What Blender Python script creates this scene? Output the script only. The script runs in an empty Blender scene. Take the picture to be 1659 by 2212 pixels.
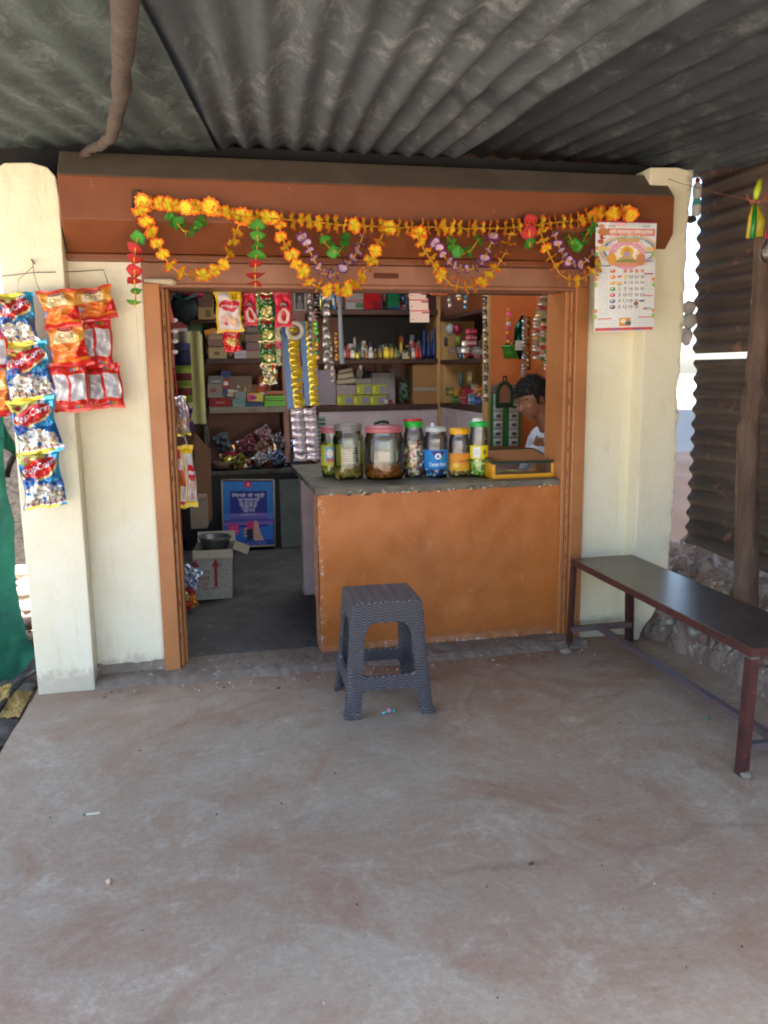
import bpy, bmesh, math, random
import numpy as np
from mathutils import Vector, Matrix, noise
random.seed(7)
S = bpy.context.scene
COL = S.collection
rad = math.radians
R_ = random.uniform
def V(x, y, z): return Vector((x, y, z))

# ---------------------------------------------------------------- camera, world, sun, exposure
cam_d = bpy.data.cameras.new('camera'); cam = bpy.data.objects.new('camera', cam_d); COL.objects.link(cam)
cam_d.sensor_fit = 'HORIZONTAL'; cam_d.sensor_width = 36.0; cam_d.lens = 36.0*1780/1659
cam_d.clip_start = 0.02; cam_d.clip_end = 600
def cam_axes(p, r, y):
    f = Vector((math.sin(y)*math.cos(p), math.cos(y)*math.cos(p), -math.sin(p)))
    rt = Vector((math.cos(y), -math.sin(y), 0)); up = rt.cross(f)
    return rt*math.cos(r)+up*math.sin(r), -rt*math.sin(r)+up*math.cos(r), f
_r, _u, _f = cam_axes(rad(9.75), rad(-0.7), rad(12.35))
cam.matrix_world = Matrix(((_r.x,_u.x,-_f.x,0.0),(_r.y,_u.y,-_f.y,-3.8396),(_r.z,_u.z,-_f.z,1.4),(0,0,0,1)))
S.camera = cam
W = bpy.data.worlds.new('World'); S.world = W; W.use_nodes = True
wn = W.node_tree.nodes; wl = W.node_tree.links
sky = wn.new('ShaderNodeTexSky'); sky.sky_type = 'NISHITA'; sky.sun_disc = False
SUN_EL, SUN_AZ = 78.0, 165.0          # azimuth measured clockwise from +Y: the sun stands behind the camera, a little right
sky.sun_elevation = rad(SUN_EL); sky.sun_rotation = rad(SUN_AZ)
sky.air_density = 1.0; sky.dust_density = 2.0; sky.ozone_density = 1.0
wn['Background'].inputs[1].default_value = 0.15
wl.new(sky.outputs[0], wn['Background'].inputs[0])
sd = bpy.data.lights.new('sun', 'SUN'); sd.energy = 5.0; sd.angle = rad(0.5); sd.color = (1.0, 0.95, 0.87)
sun = bpy.data.objects.new('sun', sd); COL.objects.link(sun)
sdir = Vector((math.sin(rad(SUN_AZ))*math.cos(rad(SUN_EL)), math.cos(rad(SUN_AZ))*math.cos(rad(SUN_EL)), math.sin(rad(SUN_EL))))
sun.rotation_euler = sdir.to_track_quat('Z', 'Y').to_euler()
S.view_settings.view_transform = 'Standard'; S.view_settings.look = 'None'
S.view_settings.exposure = 2.15; S.view_settings.gamma = 1.0; S.view_settings.use_curve_mapping = False
S.cycles.max_bounces = 14; S.cycles.diffuse_bounces = 8; S.cycles.glossy_bounces = 4
S.cycles.transparent_max_bounces = 16; S.cycles.transmission_bounces = 6
S.cycles.pixel_filter_type = 'BLACKMAN_HARRIS'; S.cycles.filter_width = 2.0
S.cycles.sample_clamp_indirect = 6.0

# ---------------------------------------------------------------- colours and materials
def lin(c):
    return c/12.92 if c <= 0.04045 else ((c+0.055)/1.055)**2.4
def C(r, g, b):                     # 0..255 display colour to linear albedo
    return (lin(r/255), lin(g/255), lin(b/255))
def hsvj(c, a=0.06):
    k = 1+R_(-a, a); return tuple(min(1, max(0, x*k)) for x in c)
MATS = {}
class NT:
    def __init__(s, name):
        s.m = bpy.data.materials.new(name); s.m.use_nodes = True
        s.n = s.m.node_tree.nodes; s.l = s.m.node_tree.links; s.b = s.n['Principled BSDF']
        s.tc = s.n.new('ShaderNodeTexCoord'); s.src = s.tc.outputs['Object']
    def noise(s, scale, detail=5, rough=0.6, stretch=None, dist=0.0):
        t = s.n.new('ShaderNodeTexNoise'); t.inputs['Scale'].default_value = scale
        t.inputs['Detail'].default_value = detail; t.inputs['Roughness'].default_value = rough
        t.inputs['Distortion'].default_value = dist
        s.l.new(s.mapped(stretch), t.inputs['Vector']); return t.outputs['Fac']
    def mapped(s, st, rot=(0, 0, 0)):
        if not st and rot == (0, 0, 0): return s.src
        m = s.n.new('ShaderNodeMapping'); m.inputs['Scale'].default_value = st or (1, 1, 1); m.inputs['Rotation'].default_value = rot
        s.l.new(s.src, m.inputs[0]); return m.outputs[0]
    def ramp(s, f, a, b, c0=(0, 0, 0), c1=(1, 1, 1)):
        if a > b: a, b, c0, c1 = b, a, c1, c0
        r = s.n.new('ShaderNodeValToRGB'); e = r.color_ramp.elements
        e[0].position = a; e[1].position = b; e[0].color = (*c0, 1); e[1].color = (*c1, 1)
        s.l.new(f, r.inputs[0]); return r.outputs[0]
    def mix(s, f, a, b, mode='MIX'):
        m = s.n.new('ShaderNodeMix'); m.data_type = 'RGBA'; m.blend_type = mode
        for i, v in ((0, f), (6, a), (7, b)):
            if isinstance(v, (int, float)): m.inputs[i].default_value = v
            elif isinstance(v, tuple): m.inputs[i].default_value = (*v, 1)
            else: s.l.new(v, m.inputs[i])
        return m.outputs[2]
    def math(s, op, a, b=0.0):
        m = s.n.new('ShaderNodeMath'); m.operation = op
        for i, v in enumerate((a, b)):
            if isinstance(v, (int, float)): m.inputs[i].default_value = v
            else: s.l.new(v, m.inputs[i])
        return m.outputs[0]
    def bump(s, h, strength=0.3, dist=0.01):
        b = s.n.new('ShaderNodeBump'); b.inputs['Strength'].default_value = strength; b.inputs['Distance'].default_value = dist
        s.l.new(h, b.inputs['Height'])
        if s.b.inputs['Normal'].links: s.l.new(s.b.inputs['Normal'].links[0].from_socket, b.inputs['Normal'])
        s.l.new(b.outputs[0], s.b.inputs['Normal'])
    def base(s, c):
        if isinstance(c, tuple): s.b.inputs['Base Color'].default_value = (*c, 1)
        else: s.l.new(c, s.b.inputs['Base Color'])
    def set(s, rough=0.6, metal=0.0, spec=0.5, coat=0.0, coat_r=0.1, trans=0.0):
        s.b.inputs['Roughness'].default_value = rough; s.b.inputs['Metallic'].default_value = metal
        s.b.inputs['Specular IOR Level'].default_value = spec
        s.b.inputs['Coat Weight'].default_value = coat; s.b.inputs['Coat Roughness'].default_value = coat_r
    def rough_from(s, f, a, b):
        m = s.n.new('ShaderNodeMapRange'); m.inputs[3].default_value = a; m.inputs[4].default_value = b
        s.l.new(f, m.inputs[0]); s.l.new(m.outputs[0], s.b.inputs['Roughness'])
def pmat(name, c1, c2=None, scale=6, lo=0.35, hi=0.65, rough=0.6, metal=0.0, bump=0.15, bscale=60, bdist=0.004, spots=None, stretch=None, spec=0.5, coat=0.0):
    n = NT(name); c2 = c2 or tuple(x*0.8 for x in c1)
    f = n.noise(scale, 6, 0.65, stretch)
    col = n.mix(n.ramp(f, lo, hi), c1, c2)
    if spots:                       # (colour, scale, threshold)
        g = n.noise(spots[1], 4, 0.7); col = n.mix(n.ramp(g, spots[2], spots[2]+0.04), col, spots[0])
    n.base(col); n.set(rough, metal, spec, coat)
    if bump: n.bump(n.noise(bscale, 4, 0.6, stretch), bump, bdist)
    MATS[name] = n.m; return n.m
def print_mat(name, rough=0.5, metal=0.0, coat=0.0, bump=0.0, bscale=40, spec=0.5, vary=0.12):
    n = NT(name); a = n.n.new('ShaderNodeVertexColor'); a.layer_name = 'Col'
    f = n.noise(9, 4, 0.6); v = n.mix(n.ramp(f, 0.3, 0.7), (1, 1, 1), (1-vary, 1-vary, 1-vary*0.9))
    n.base(n.mix(1.0, a.outputs[0], v, 'MULTIPLY')); n.set(rough, metal, spec, coat, 0.15)
    if bump: n.bump(n.noise(bscale, 3, 0.5), bump, 0.006)
    MATS[name] = n.m; return n.m
CARD = print_mat('printed_card', 0.7); PLAST = print_mat('coloured_plastic', 0.35, bump=0.1)
FOIL = print_mat('printed_foil', 0.18, metal=0.45, coat=0.8, bump=0.35, bscale=26, vary=0.05)
WRAP = print_mat('glossy_wrapper', 0.3, metal=0.08, coat=0.5, bump=0.15, bscale=22, vary=0.05)
CLOTHM = print_mat('dyed_cloth', 0.9, bump=0.3, bscale=120, vary=0.25)
SHINY = print_mat('shiny_metal', 0.25, metal=0.85, bump=0.1)
PETAL = print_mat('fabric_petal', 0.75, vary=0.08)
DULL = print_mat('dull_surface', 0.85, bump=0.3, bscale=70, vary=0.3)

brown = NT('brown_gloss_paint')
f = brown.noise(3.0, 6, 0.7); g = brown.noise(26, 5, 0.7, (1, 1, 0.35))
cc = brown.mix(brown.ramp(f, 0.3, 0.7), C(128, 74, 42), C(108, 58, 31))
cc = brown.mix(brown.ramp(g, 0.66, 0.74), cc, C(158, 104, 70))
brown.base(cc); brown.set(0.4, 0, 0.5); brown.bump(brown.noise(14, 4, 0.6), 0.25, 0.006); brown.rough_from(g, 0.3, 0.6)
BROWN = brown.m
pmat('jamb_paint', C(176, 118, 70), C(158, 102, 58), 3, rough=0.45, bump=0.2, bscale=16, spots=(C(190, 150, 124), 34, 0.7))
def wall_paint():
    n = NT('cream_wall_paint')
    f = n.noise(1.6, 8, .75, dist=.6); c = n.mix(n.ramp(f, .32, .72), C(232, 231, 213), C(224, 216, 184))
    st = n.noise(5, 8, .8, (1, 1, .16)); c = n.mix(n.math('MULTIPLY', n.ramp(st, .54, .78), .55), c, C(176, 160, 132))
    dr = n.noise(22, 6, .75, (1, 1, .05)); c = n.mix(n.math('MULTIPLY', n.ramp(dr, .62, .74), .35), c, C(150, 138, 120))
    hg = n.noise(4.2, 8, .85, dist=1.2); c = n.mix(n.math('MULTIPLY', n.ramp(hg, .60, .76), .5), c, C(186, 176, 160))
    sp = n.noise(64, 4, .7); c = n.mix(n.ramp(sp, .72, .76), c, C(120, 105, 84))
    sep = n.n.new('ShaderNodeSeparateXYZ'); n.l.new(n.src, sep.inputs[0])
    low = n.math('MULTIPLY', n.math('SUBTRACT', .22, sep.outputs[2]), 3.2); low = n.math('ADD', low, n.math('MULTIPLY', n.noise(16, 8, .85), 1.0))
    c = n.mix(n.math('MULTIPLY', n.ramp(low, .84, 1.3), .42), c, C(150, 134, 118))
    xe = n.math('MULTIPLY', n.math('SUBTRACT', sep.outputs[0], 2.27), 5.0); xe = n.math('ADD', xe, n.noise(12, 9, .85))
    c = n.mix(n.math('MULTIPLY', n.ramp(xe, .80, 1.0), .85), c, C(140, 116, 98))
    n.base(c); n.set(.75, 0, .3); n.bump(n.noise(7, 8, .75), .5, .02); n.bump(n.noise(80, 4, .7), .2, .003); n.bump(n.ramp(xe, .8, 1.0), .6, .012)
    return n.m
WALL = wall_paint()
def floor_mat():
    n = NT('dusty_cement_floor')
    def ns(scale, detail, rough, st=None, rot=(0, 0, 0), dist=0.0):
        t = n.n.new('ShaderNodeTexNoise'); t.inputs['Scale'].default_value = scale; t.inputs['Detail'].default_value = detail
        t.inputs['Roughness'].default_value = rough; t.inputs['Distortion'].default_value = dist; n.l.new(n.mapped(st, rot), t.inputs['Vector']); return t.outputs['Fac']
    a = ns(0.9, 9, .75, dist=.5)
    c = n.mix(n.ramp(a, .40, .58), C(160, 137, 116), C(166, 152, 134))
    c = n.mix(n.ramp(ns(2.4, 10, .8, dist=.8), .50, .72), c, C(178, 165, 147))
    c = n.mix(n.math('MULTIPLY', n.ramp(ns(4.0, 10, .85), .53, .70), .75), c, C(196, 185, 168))
    c = n.mix(n.math('MULTIPLY', n.ramp(ns(1.7, 6, .7, dist=1.4), .50, .66), .7), c, C(152, 119, 96))
    # fine trowel streaks and scuffs in two directions, then grit-scale speckle
    for st, rot, lo, hi, k in (((1, 6, 1), (0, 0, .55), .50, .74, (1.2, 1.19, 1.17)), ((1, 8, 1), (0, 0, -.35), .54, .8, (1.16, 1.16, 1.16)), ((1, 7, 1), (0, 0, .9), .60, .8, (.82, .8, .78))):
        c = n.mix(n.ramp(ns(13, 10, .85, st, rot), lo, hi), c, n.mix(1.0, c, k, 'MULTIPLY'))
    g = ns(48, 8, .9)
    c = n.mix(n.ramp(g, .52, .70), c, n.mix(1.0, c, (1.34, 1.33, 1.31), 'MULTIPLY')); c = n.mix(n.ramp(g, .46, .32), c, n.mix(1.0, c, (.70, .68, .66), 'MULTIPLY'))
    # long curved hairlines where the cement was swept
    w = n.n.new('ShaderNodeTexWave'); w.wave_type = 'RINGS'; w.inputs['Scale'].default_value = 1.1; w.inputs['Distortion'].default_value = 5.0; w.inputs['Detail'].default_value = 5; w.inputs['Detail Roughness'].default_value = .7
    n.l.new(n.mapped((1, .8, 1)), w.inputs['Vector']); m = n.math('MULTIPLY', n.ramp(w.outputs['Fac'], .035, .0), n.ramp(ns(1.5, 3, .5), .52, .6))
    c = n.mix(n.math('MULTIPLY', m, .22), c, C(98, 80, 70))
    # darker, browner tone along the foot of the shop front
    sep = n.n.new('ShaderNodeSeparateXYZ'); n.l.new(n.src, sep.inputs[0])
    e = n.math('ADD', n.math('MULTIPLY', sep.outputs[1], 1.1), n.math('MULTIPLY', ns(6, 7, .8), .9))
    c = n.mix(n.math('MULTIPLY', n.ramp(e, -.05, .45), .55), c, C(128, 96, 76))
    n.base(c); n.set(.85, 0, .25); n.bump(g, .35, .003); n.bump(ns(13, 8, .8, (1, 4, 1), (0, 0, .55)), .3, .006); n.bump(a, .3, .03)
    return n.m
FLOOR = floor_mat()
orange = NT('orange_counter_paint')
f = orange.noise(3.2, 7, 0.7); c = orange.mix(orange.ramp(f, 0.3, 0.72), C(186, 112, 50), C(160, 90, 36))
c = orange.mix(orange.ramp(orange.noise(9, 6, 0.75), 0.62, 0.85), c, C(214, 146, 84))
sep = orange.n.new('ShaderNodeSeparateXYZ'); orange.l.new(orange.src, sep.inputs[0])
def edge(socket, at, k):
    return orange.math('MULTIPLY', orange.math('ABSOLUTE', orange.math('SUBTRACT', socket, at)), k)
e1 = orange.math('MINIMUM', orange.math('MINIMUM', edge(sep.outputs[2], 0.84, 14), edge(sep.outputs[2], 0.03, 16)), edge(sep.outputs[0], 0.52, 14))
ch = orange.math('ADD', orange.noise(34, 6, 0.8, (1, 1, 0.7)), orange.math('MULTIPLY', e1, 0.22))
sc_ = orange.noise(30, 8, 0.85, (1, 1, .25)); c = orange.mix(orange.math('MULTIPLY', orange.ramp(sc_, 0.58, 0.72), .5), c, C(222, 166, 110))
c = orange.mix(orange.math('MULTIPLY', orange.ramp(orange.noise(6, 8, .8, dist=1.0), .56, .72), .5), c, C(140, 78, 34))
lowd = orange.math('ADD', orange.math('MULTIPLY', orange.math('SUBTRACT', .2, sep.outputs[2]), 2.6), orange.noise(14, 8, .85)); c = orange.mix(orange.math('MULTIPLY', orange.ramp(lowd, .72, 1.1), .6), c, C(120, 84, 58))
c = orange.mix(orange.ramp(ch, 0.5, 0.44), c, C(196, 176, 160))
c = orange.mix(orange.ramp(orange.noise(28, 5, 0.7), 0.735, 0.75), c, C(206, 172, 140))
orange.base(c); orange.set(0.42, 0, 0.45); orange.bump(orange.noise(10, 5, 0.6), 0.35, 0.01); orange.bump(orange.noise(60, 4, 0.6), 0.15, 0.003)
ORANGE = orange.m
pmat('rough_cement', C(114, 102, 92), C(136, 124, 112), 12, bump=0.6, bscale=38, bdist=0.01, rough=0.9, spots=(C(186, 176, 170), 30, 0.62))
pmat('dark_shop_floor', C(70, 68, 68), C(94, 92, 92), 5, bump=0.4, bscale=40, rough=0.75, spots=(C(112, 110, 110), 16, 0.62))
pmat('pink_wall', C(176, 128, 112), C(156, 112, 100), 3, rough=0.8)
pmat('mauve_wall', C(186, 160, 166), C(206, 190, 190), 4, rough=0.8, spots=(C(196, 110, 140), 5, 0.64))
pmat('orange_wall', C(214, 132, 78), C(200, 116, 66), 3, rough=0.7)
pmat('ochre_plaster', C(196, 158, 100), C(180, 142, 92), 5, rough=0.8)
pmat('dark_shelf_wood', C(84, 52, 40), C(60, 38, 32), 8, rough=0.6, stretch=(0.3, 1, 1))
pmat('pale_shelf_stone', C(150, 140, 124), C(128, 116, 100), 8, rough=0.8)
pmat('counter_stone', C(94, 92, 84), C(124, 120, 108), 14, rough=0.5, bump=0.3, spots=(C(150, 142, 128), 34, 0.64))
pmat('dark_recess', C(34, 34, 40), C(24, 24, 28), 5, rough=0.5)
pmat('grey_dust', C(104, 94, 82), C(90, 80, 70), 5, rough=0.95, bump=0.3, bscale=90)
pmat('maroon_paint', C(84, 46, 44), C(62, 38, 38), 14, rough=0.45, spots=(C(150, 96, 92), 60, 0.66), bump=0.25)
pmat('dark_bench_top', C(84, 74, 68), C(58, 52, 50), 7, rough=0.3, spots=(C(124, 114, 104), 34, 0.62), bump=0.12)
pmat('grey_bar_paint', C(84, 84, 92), C(110, 84, 82), 12, rough=0.5)
pmat('earth', C(186, 168, 146), C(204, 188, 166), 2, rough=0.95, bump=0.6, bscale=20, bdist=0.03, spots=(C(172, 150, 124), 9, 0.6))
pmat('faded_brown', C(150, 106, 86), C(134, 88, 66), 5, rough=0.5, bump=0.2)
pmat('shade_dark_earth', C(42, 29, 25), C(34, 24, 22), 5, rough=0.95, bump=0.6)
pmat('shade_dark_blue_wall', C(92, 102, 114), C(84, 96, 108), 3, rough=0.9)
pmat('mud_rubble', C(128, 104, 92), C(156, 144, 132), 7, rough=0.95, bump=0.9, bscale=28, bdist=0.03, spots=(C(186, 180, 168), 16, 0.6))
pmat('tree_bark', C(74, 62, 54), C(54, 45, 40), 14, rough=0.9, bump=0.7, bscale=40, bdist=0.012, stretch=(1, 1, 0.25))
pmat('weathered_post', C(104, 84, 70), C(70, 54, 46), 11, rough=0.85, bump=1.0, bscale=30, bdist=0.02, stretch=(1, 1, 0.2), spots=(C(166, 134, 82), 10, 0.66))
pmat('green_tarpaulin', C(22, 106, 80), C(12, 80, 62), 5, rough=0.85, bump=0.5, bscale=60, spots=(C(16, 60, 50), 14, 0.64))
pmat('rusted_sheet', C(92, 78, 68), C(66, 54, 48), 5, rough=0.7, metal=0.1, bump=0.4, bscale=40, stretch=(0.2, 0.2, 1), spots=(C(124, 86, 70), 9, 0.62))
pmat('void_black', C(30, 30, 34), C(22, 22, 26), 6, rough=0.9)
pmat('string_yellow', C(214, 160, 40), C(190, 130, 30), 20, rough=0.7)
pmat('wire', C(80, 60, 52), C(60, 48, 44), 20, rough=0.6)
pmat('copper_wire', C(150, 92, 66), C(120, 70, 54), 20, rough=0.5)
pmat('skin', C(134, 90, 68), C(116, 76, 58), 12, rough=0.5, bump=0.05)
pmat('hair', C(20, 18, 20), C(12, 12, 14), 40, rough=0.6, bump=0.6, bscale=160)
pmat('white_shirt', C(206, 210, 222), C(186, 190, 206), 10, rough=0.85, bump=0.25, bscale=30)
pmat('trousers', C(52, 52, 60), C(42, 42, 50), 10, rough=0.9)
pmat('foliage_green', C(70, 96, 44), C(44, 68, 32), 9, rough=0.7)
pmat('pale_blue_wall', C(186, 200, 214), C(170, 186, 204), 3, rough=0.85)
pmat('stone_dark', C(66, 62, 60), C(98, 92, 86), 9, rough=0.95, bump=0.8, bscale=24, bdist=0.02)
pmat('straw', C(190, 164, 104), C(150, 124, 74), 9, rough=0.95, bump=0.8, bscale=50, bdist=0.01)
pmat('bright_plastic_white', C(226, 226, 224), C(212, 212, 210), 10, rough=0.4)
def roof_mat(name, ca, cb, cd):
    n = NT(name)
    f = n.noise(3.2, 8, 0.78, (1, 0.5, 1)); g = n.noise(10, 7, 0.8, (1, 0.35, 1), 0.5)
    c = n.mix(n.ramp(f, 0.32, 0.68), ca, cb); c = n.mix(n.ramp(g, 0.52, 0.74), c, cd)
    c = n.mix(n.ramp(n.noise(2.0, 5, 0.6, dist=1.0), 0.56, 0.72), c, tuple(x*0.6 for x in ca))
    n.base(c); n.set(0.85, 0, 0.3); n.bump(n.noise(40, 7, 0.8), 0.8, 0.006); n.bump(n.noise(6, 6, 0.75), 0.5, 0.03)
    return n.m
ROOF_B = roof_mat('fibre_sheet_brown', C(68, 75, 83), C(87, 94, 101), C(140, 145, 148))
ROOF_A = roof_mat('fibre_sheet_green', C(56, 67, 69), C(75, 86, 88), C(122, 131, 130))
ROOF_C = roof_mat('fibre_sheet_dark', C(47, 54, 63), C(60, 67, 74), C(103, 107, 106))
def weave_mat():
    n = NT('woven_grey_plastic')
    sep = n.n.new('ShaderNodeSeparateXYZ'); n.l.new(n.tc.outputs['UV'], sep.inputs[0])
    u = n.math('MULTIPLY', sep.outputs[0], 130.0); v = n.math('MULTIPLY', sep.outputs[1], 260.0)
    ch = n.math('MULTIPLY', n.math('SINE', u), 1.6)
    h = n.math('SINE', n.math('ADD', v, ch)); h = n.math('ABSOLUTE', h)
    n.base(n.mix(n.ramp(h, 0.05, 0.5), C(72, 70, 74), C(104, 102, 108))); n.set(0.45, 0, 0.5); n.bump(h, 1.0, 0.008)
    return n.m
WEAVE = weave_mat()
def glass_mat(name, tint, rough=0.06, gl=1.0):
    m = bpy.data.materials.new(name); m.use_nodes = True; n = m.node_tree.nodes; l = m.node_tree.links
    n.remove(n['Principled BSDF']); o = n['Material Output']
    t = n.new('ShaderNodeBsdfTransparent'); t.inputs[0].default_value = (*tint, 1)
    g = n.new('ShaderNodeBsdfGlossy'); g.inputs['Roughness'].default_value = rough
    fr = n.new('ShaderNodeFresnel'); fr.inputs[0].default_value = 1.5
    mu = n.new('ShaderNodeMath'); mu.operation = 'MULTIPLY_ADD'; mu.inputs[1].default_value = 1.2*gl; mu.inputs[2].default_value = 0.04
    mu.use_clamp = True
    mx = n.new('ShaderNodeMixShader'); l.new(fr.outputs[0], mu.inputs[0]); l.new(mu.outputs[0], mx.inputs[0])
    l.new(t.outputs[0], mx.inputs[1]); l.new(g.outputs[0], mx.inputs[2]); l.new(mx.outputs[0], o.inputs[0])
    # faint wobble of cheap glass
    b = n.new('ShaderNodeBump'); b.inputs['Strength'].default_value = 0.15; no = n.new('ShaderNodeTexNoise'); no.inputs['Scale'].default_value = 14
    l.new(no.outputs[0], b.inputs['Height']); l.new(b.outputs[0], g.inputs['Normal'])
    MATS[name] = m; return m
GLASS = glass_mat('greenish_glass', (0.80, 0.88, 0.84)); PET = glass_mat('clear_plastic', (0.9, 0.92, 0.92), 0.12)
FILM = glass_mat('clear_film', (0.82, 0.84, 0.82), 0.18, 1.6)
M = MATS

# ---------------------------------------------------------------- mesh helpers
class MB:
    """collects coloured pieces and links them as ONE mesh object"""
    def __init__(s): s.v = []; s.f = []; s.c = []; s.mi = []; s.sm = []
    def add(s, vs, fs, col=(0.5, 0.5, 0.5), mi=0, sm=False, T=None):
        k = len(s.v)
        s.v += [tuple(T @ Vector(v)) if T else tuple(v) for v in vs]
        for i, f in enumerate(fs):
            s.f.append([k+j for j in f]); s.c.append(col[i] if isinstance(col, list) else col); s.mi.append(mi); s.sm.append(sm)
    def box(s, x0, y0, z0, x1, y1, z1, col=(0.5, 0.5, 0.5), mi=0, T=None):
        vs = [(x, y, z) for z in (z0, z1) for y in (y0, y1) for x in (x0, x1)]
        s.add(vs, [(0, 2, 3, 1), (4, 5, 7, 6), (0, 1, 5, 4), (2, 6, 7, 3), (0, 4, 6, 2), (1, 3, 7, 5)], col, mi, False, T)
    def prism(s, poly, a, b, axis='X', col=(0.5, 0.5, 0.5), mi=0, T=None, sm=False):
        n = len(poly)
        def pt(p, t):
            return (t, p[0], p[1]) if axis == 'X' else ((p[0], t, p[1]) if axis == 'Y' else (p[0], p[1], t))
        vs = [pt(p, a) for p in poly]+[pt(p, b) for p in poly]
        s.add(vs, [(i, (i+1) % n, n+(i+1) % n, n+i) for i in range(n)], col, mi, sm, T)
        s.add(vs, [tuple(range(n))[::-1], tuple(range(n, 2*n))], col, mi, False, T)
    def tube(s, pts, r, n=8, col=(0.5, 0.5, 0.5), mi=0, closed=False, sm=True):
        pts = [Vector(p) for p in pts]; rs = r if isinstance(r, (list, tuple)) else [r]*len(pts)
        vs = []; up = Vector((0.13, 0.21, 1)).normalized(); m = len(pts)
        for i, p in enumerate(pts):
            t = (pts[min(i+1, m-1)]-pts[max(i-1, 0)]).normalized()
            if abs(t.dot(up)) > 0.95: up2 = Vector((1, 0.1, 0))
            else: up2 = up
            a = t.cross(up2).normalized(); b = t.cross(a)
            for k in range(n):
                w = 2*math.pi*k/n; vs.append(p+(a*math.cos(w)+b*math.sin(w))*rs[i])
        fs = [(i*n+k, i*n+(k+1) % n, (i+1)*n+(k+1) % n, (i+1)*n+k) for i in range(m-1) for k in range(n)]
        fs += [tuple(range(n))[::-1], tuple(range((m-1)*n, m*n))]
        s.add(vs, fs, col, mi, sm)
    def lathe(s, prof, n=24, c=(0, 0, 0), col=(0.5, 0.5, 0.5), mi=0, cap=True, T=None):
        vs = []; cols = []
        for r, z in prof:
            for k in range(n):
                w = 2*math.pi*k/n; vs.append((c[0]+r*math.cos(w), c[1]+r*math.sin(w), c[2]+z))
        fs = []
        for i in range(len(prof)-1):
            for k in range(n):
                fs.append((i*n+k, i*n+(k+1) % n, (i+1)*n+(k+1) % n, (i+1)*n+k)); cols.append(col[i] if isinstance(col, list) else col)
        s.add(vs, fs, cols, mi, True, T)
        if cap:
            m = len(prof)
            s.add(vs, [tuple(range(n))[::-1], tuple(range((m-1)*n, m*n))], cols[0] if cols else col, mi, False, T)
    def ball(s, c, r, col=(0.5, 0.5, 0.5), seg=10, ring=6, mi=0, jit=0.0, sq=(1, 1, 1)):
        vs = []; fs = []
        for i in range(ring+1):
            th = math.pi*i/ring
            for k in range(seg):
                w = 2*math.pi*k/seg; j = 1+R_(-jit, jit)
                vs.append((c[0]+r*sq[0]*j*math.sin(th)*math.cos(w), c[1]+r*sq[1]*j*math.sin(th)*math.sin(w), c[2]+r*sq[2]*math.cos(th)*j))
        for i in range(ring):
            for k in range(seg): fs.append((i*seg+k, (i+1)*seg+k, (i+1)*seg+(k+1) % seg, i*seg+(k+1) % seg))
        s.add(vs, fs, col, mi, True)
    def grid(s, fn, nu, nv, col=(0.5, 0.5, 0.5), mi=0, sm=True, colfn=None):
        vs = [fn(i/nu, j/nv) for j in range(nv+1) for i in range(nu+1)]
        fs = [(j*(nu+1)+i, j*(nu+1)+i+1, (j+1)*(nu+1)+i+1, (j+1)*(nu+1)+i) for j in range(nv) for i in range(nu)]
        cl = [colfn((i+.5)/nu, (j+.5)/nv) for j in range(nv) for i in range(nu)] if colfn else col
        s.add(vs, fs, cl, mi, sm)
    def mesh(s, name, mats, bevel=0.0, seg=1, weld=False):
        me = bpy.data.meshes.new(name); me.from_pydata(s.v, [], s.f)
        for m in (mats if isinstance(mats, (list, tuple)) else [mats]): me.materials.append(m)
        me.polygons.foreach_set('material_index', s.mi); me.polygons.foreach_set('use_smooth', s.sm)
        ca = me.color_attributes.new('Col', 'FLOAT_COLOR', 'CORNER')
        buf = []
        for f, c in zip(s.f, s.c): buf += [*c, 1.0]*len(f)
        ca.data.foreach_set('color', buf); me.update()
        if weld or bevel:
            bm = bmesh.new(); bm.from_mesh(me)
            bmesh.ops.remove_doubles(bm, verts=bm.verts, dist=1e-5)
            if bevel:
                ed = [e for e in bm.edges if len(e.link_faces) == 2 and e.calc_face_angle(0) > 0.5]
                bmesh.ops.bevel(bm, geom=ed, offset=bevel, segments=seg, affect='EDGES', profile=0.6)
            bmesh.ops.recalc_face_normals(bm, faces=bm.faces)
            bm.to_mesh(me); bm.free()
        return me
    def build(s, name, mats, parent=None, bevel=0.0, seg=1, weld=False, loc=None):
        return link(name, s.mesh(name, mats, bevel, seg, weld), parent, loc)
def link(name, me, parent=None, loc=None):
    o = bpy.data.objects.new(name, me); COL.objects.link(o)
    if parent: o.parent = parent
    if loc is not None: o.location = loc
    return o
def tag(o, label, cat, group=None, kind=None):
    if label: o['label'] = label
    if cat: o['category'] = cat
    if group: o['group'] = group
    if kind: o['kind'] = kind
    return o
def thing(name, label, cat, loc=(0, 0, 0), rz=0.0, group=None):
    o = bpy.data.objects.new(name, None); COL.objects.link(o); o.empty_display_size = 0.05
    o.location = loc; o.rotation_euler = (0, 0, rz)
    return tag(o, label, cat, group)
def struct(o): o['kind'] = 'structure'; return o
def stuff(o): o['kind'] = 'stuff'; return o
def copy_tree(o, parent=None, label=None, group=None):
    c = o.copy(); COL.objects.link(c)
    if parent: c.parent = parent
    if label: c['label'] = label
    if group: c['group'] = group
    for ch in list(o.children): copy_tree(ch, c)
    return c
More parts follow.
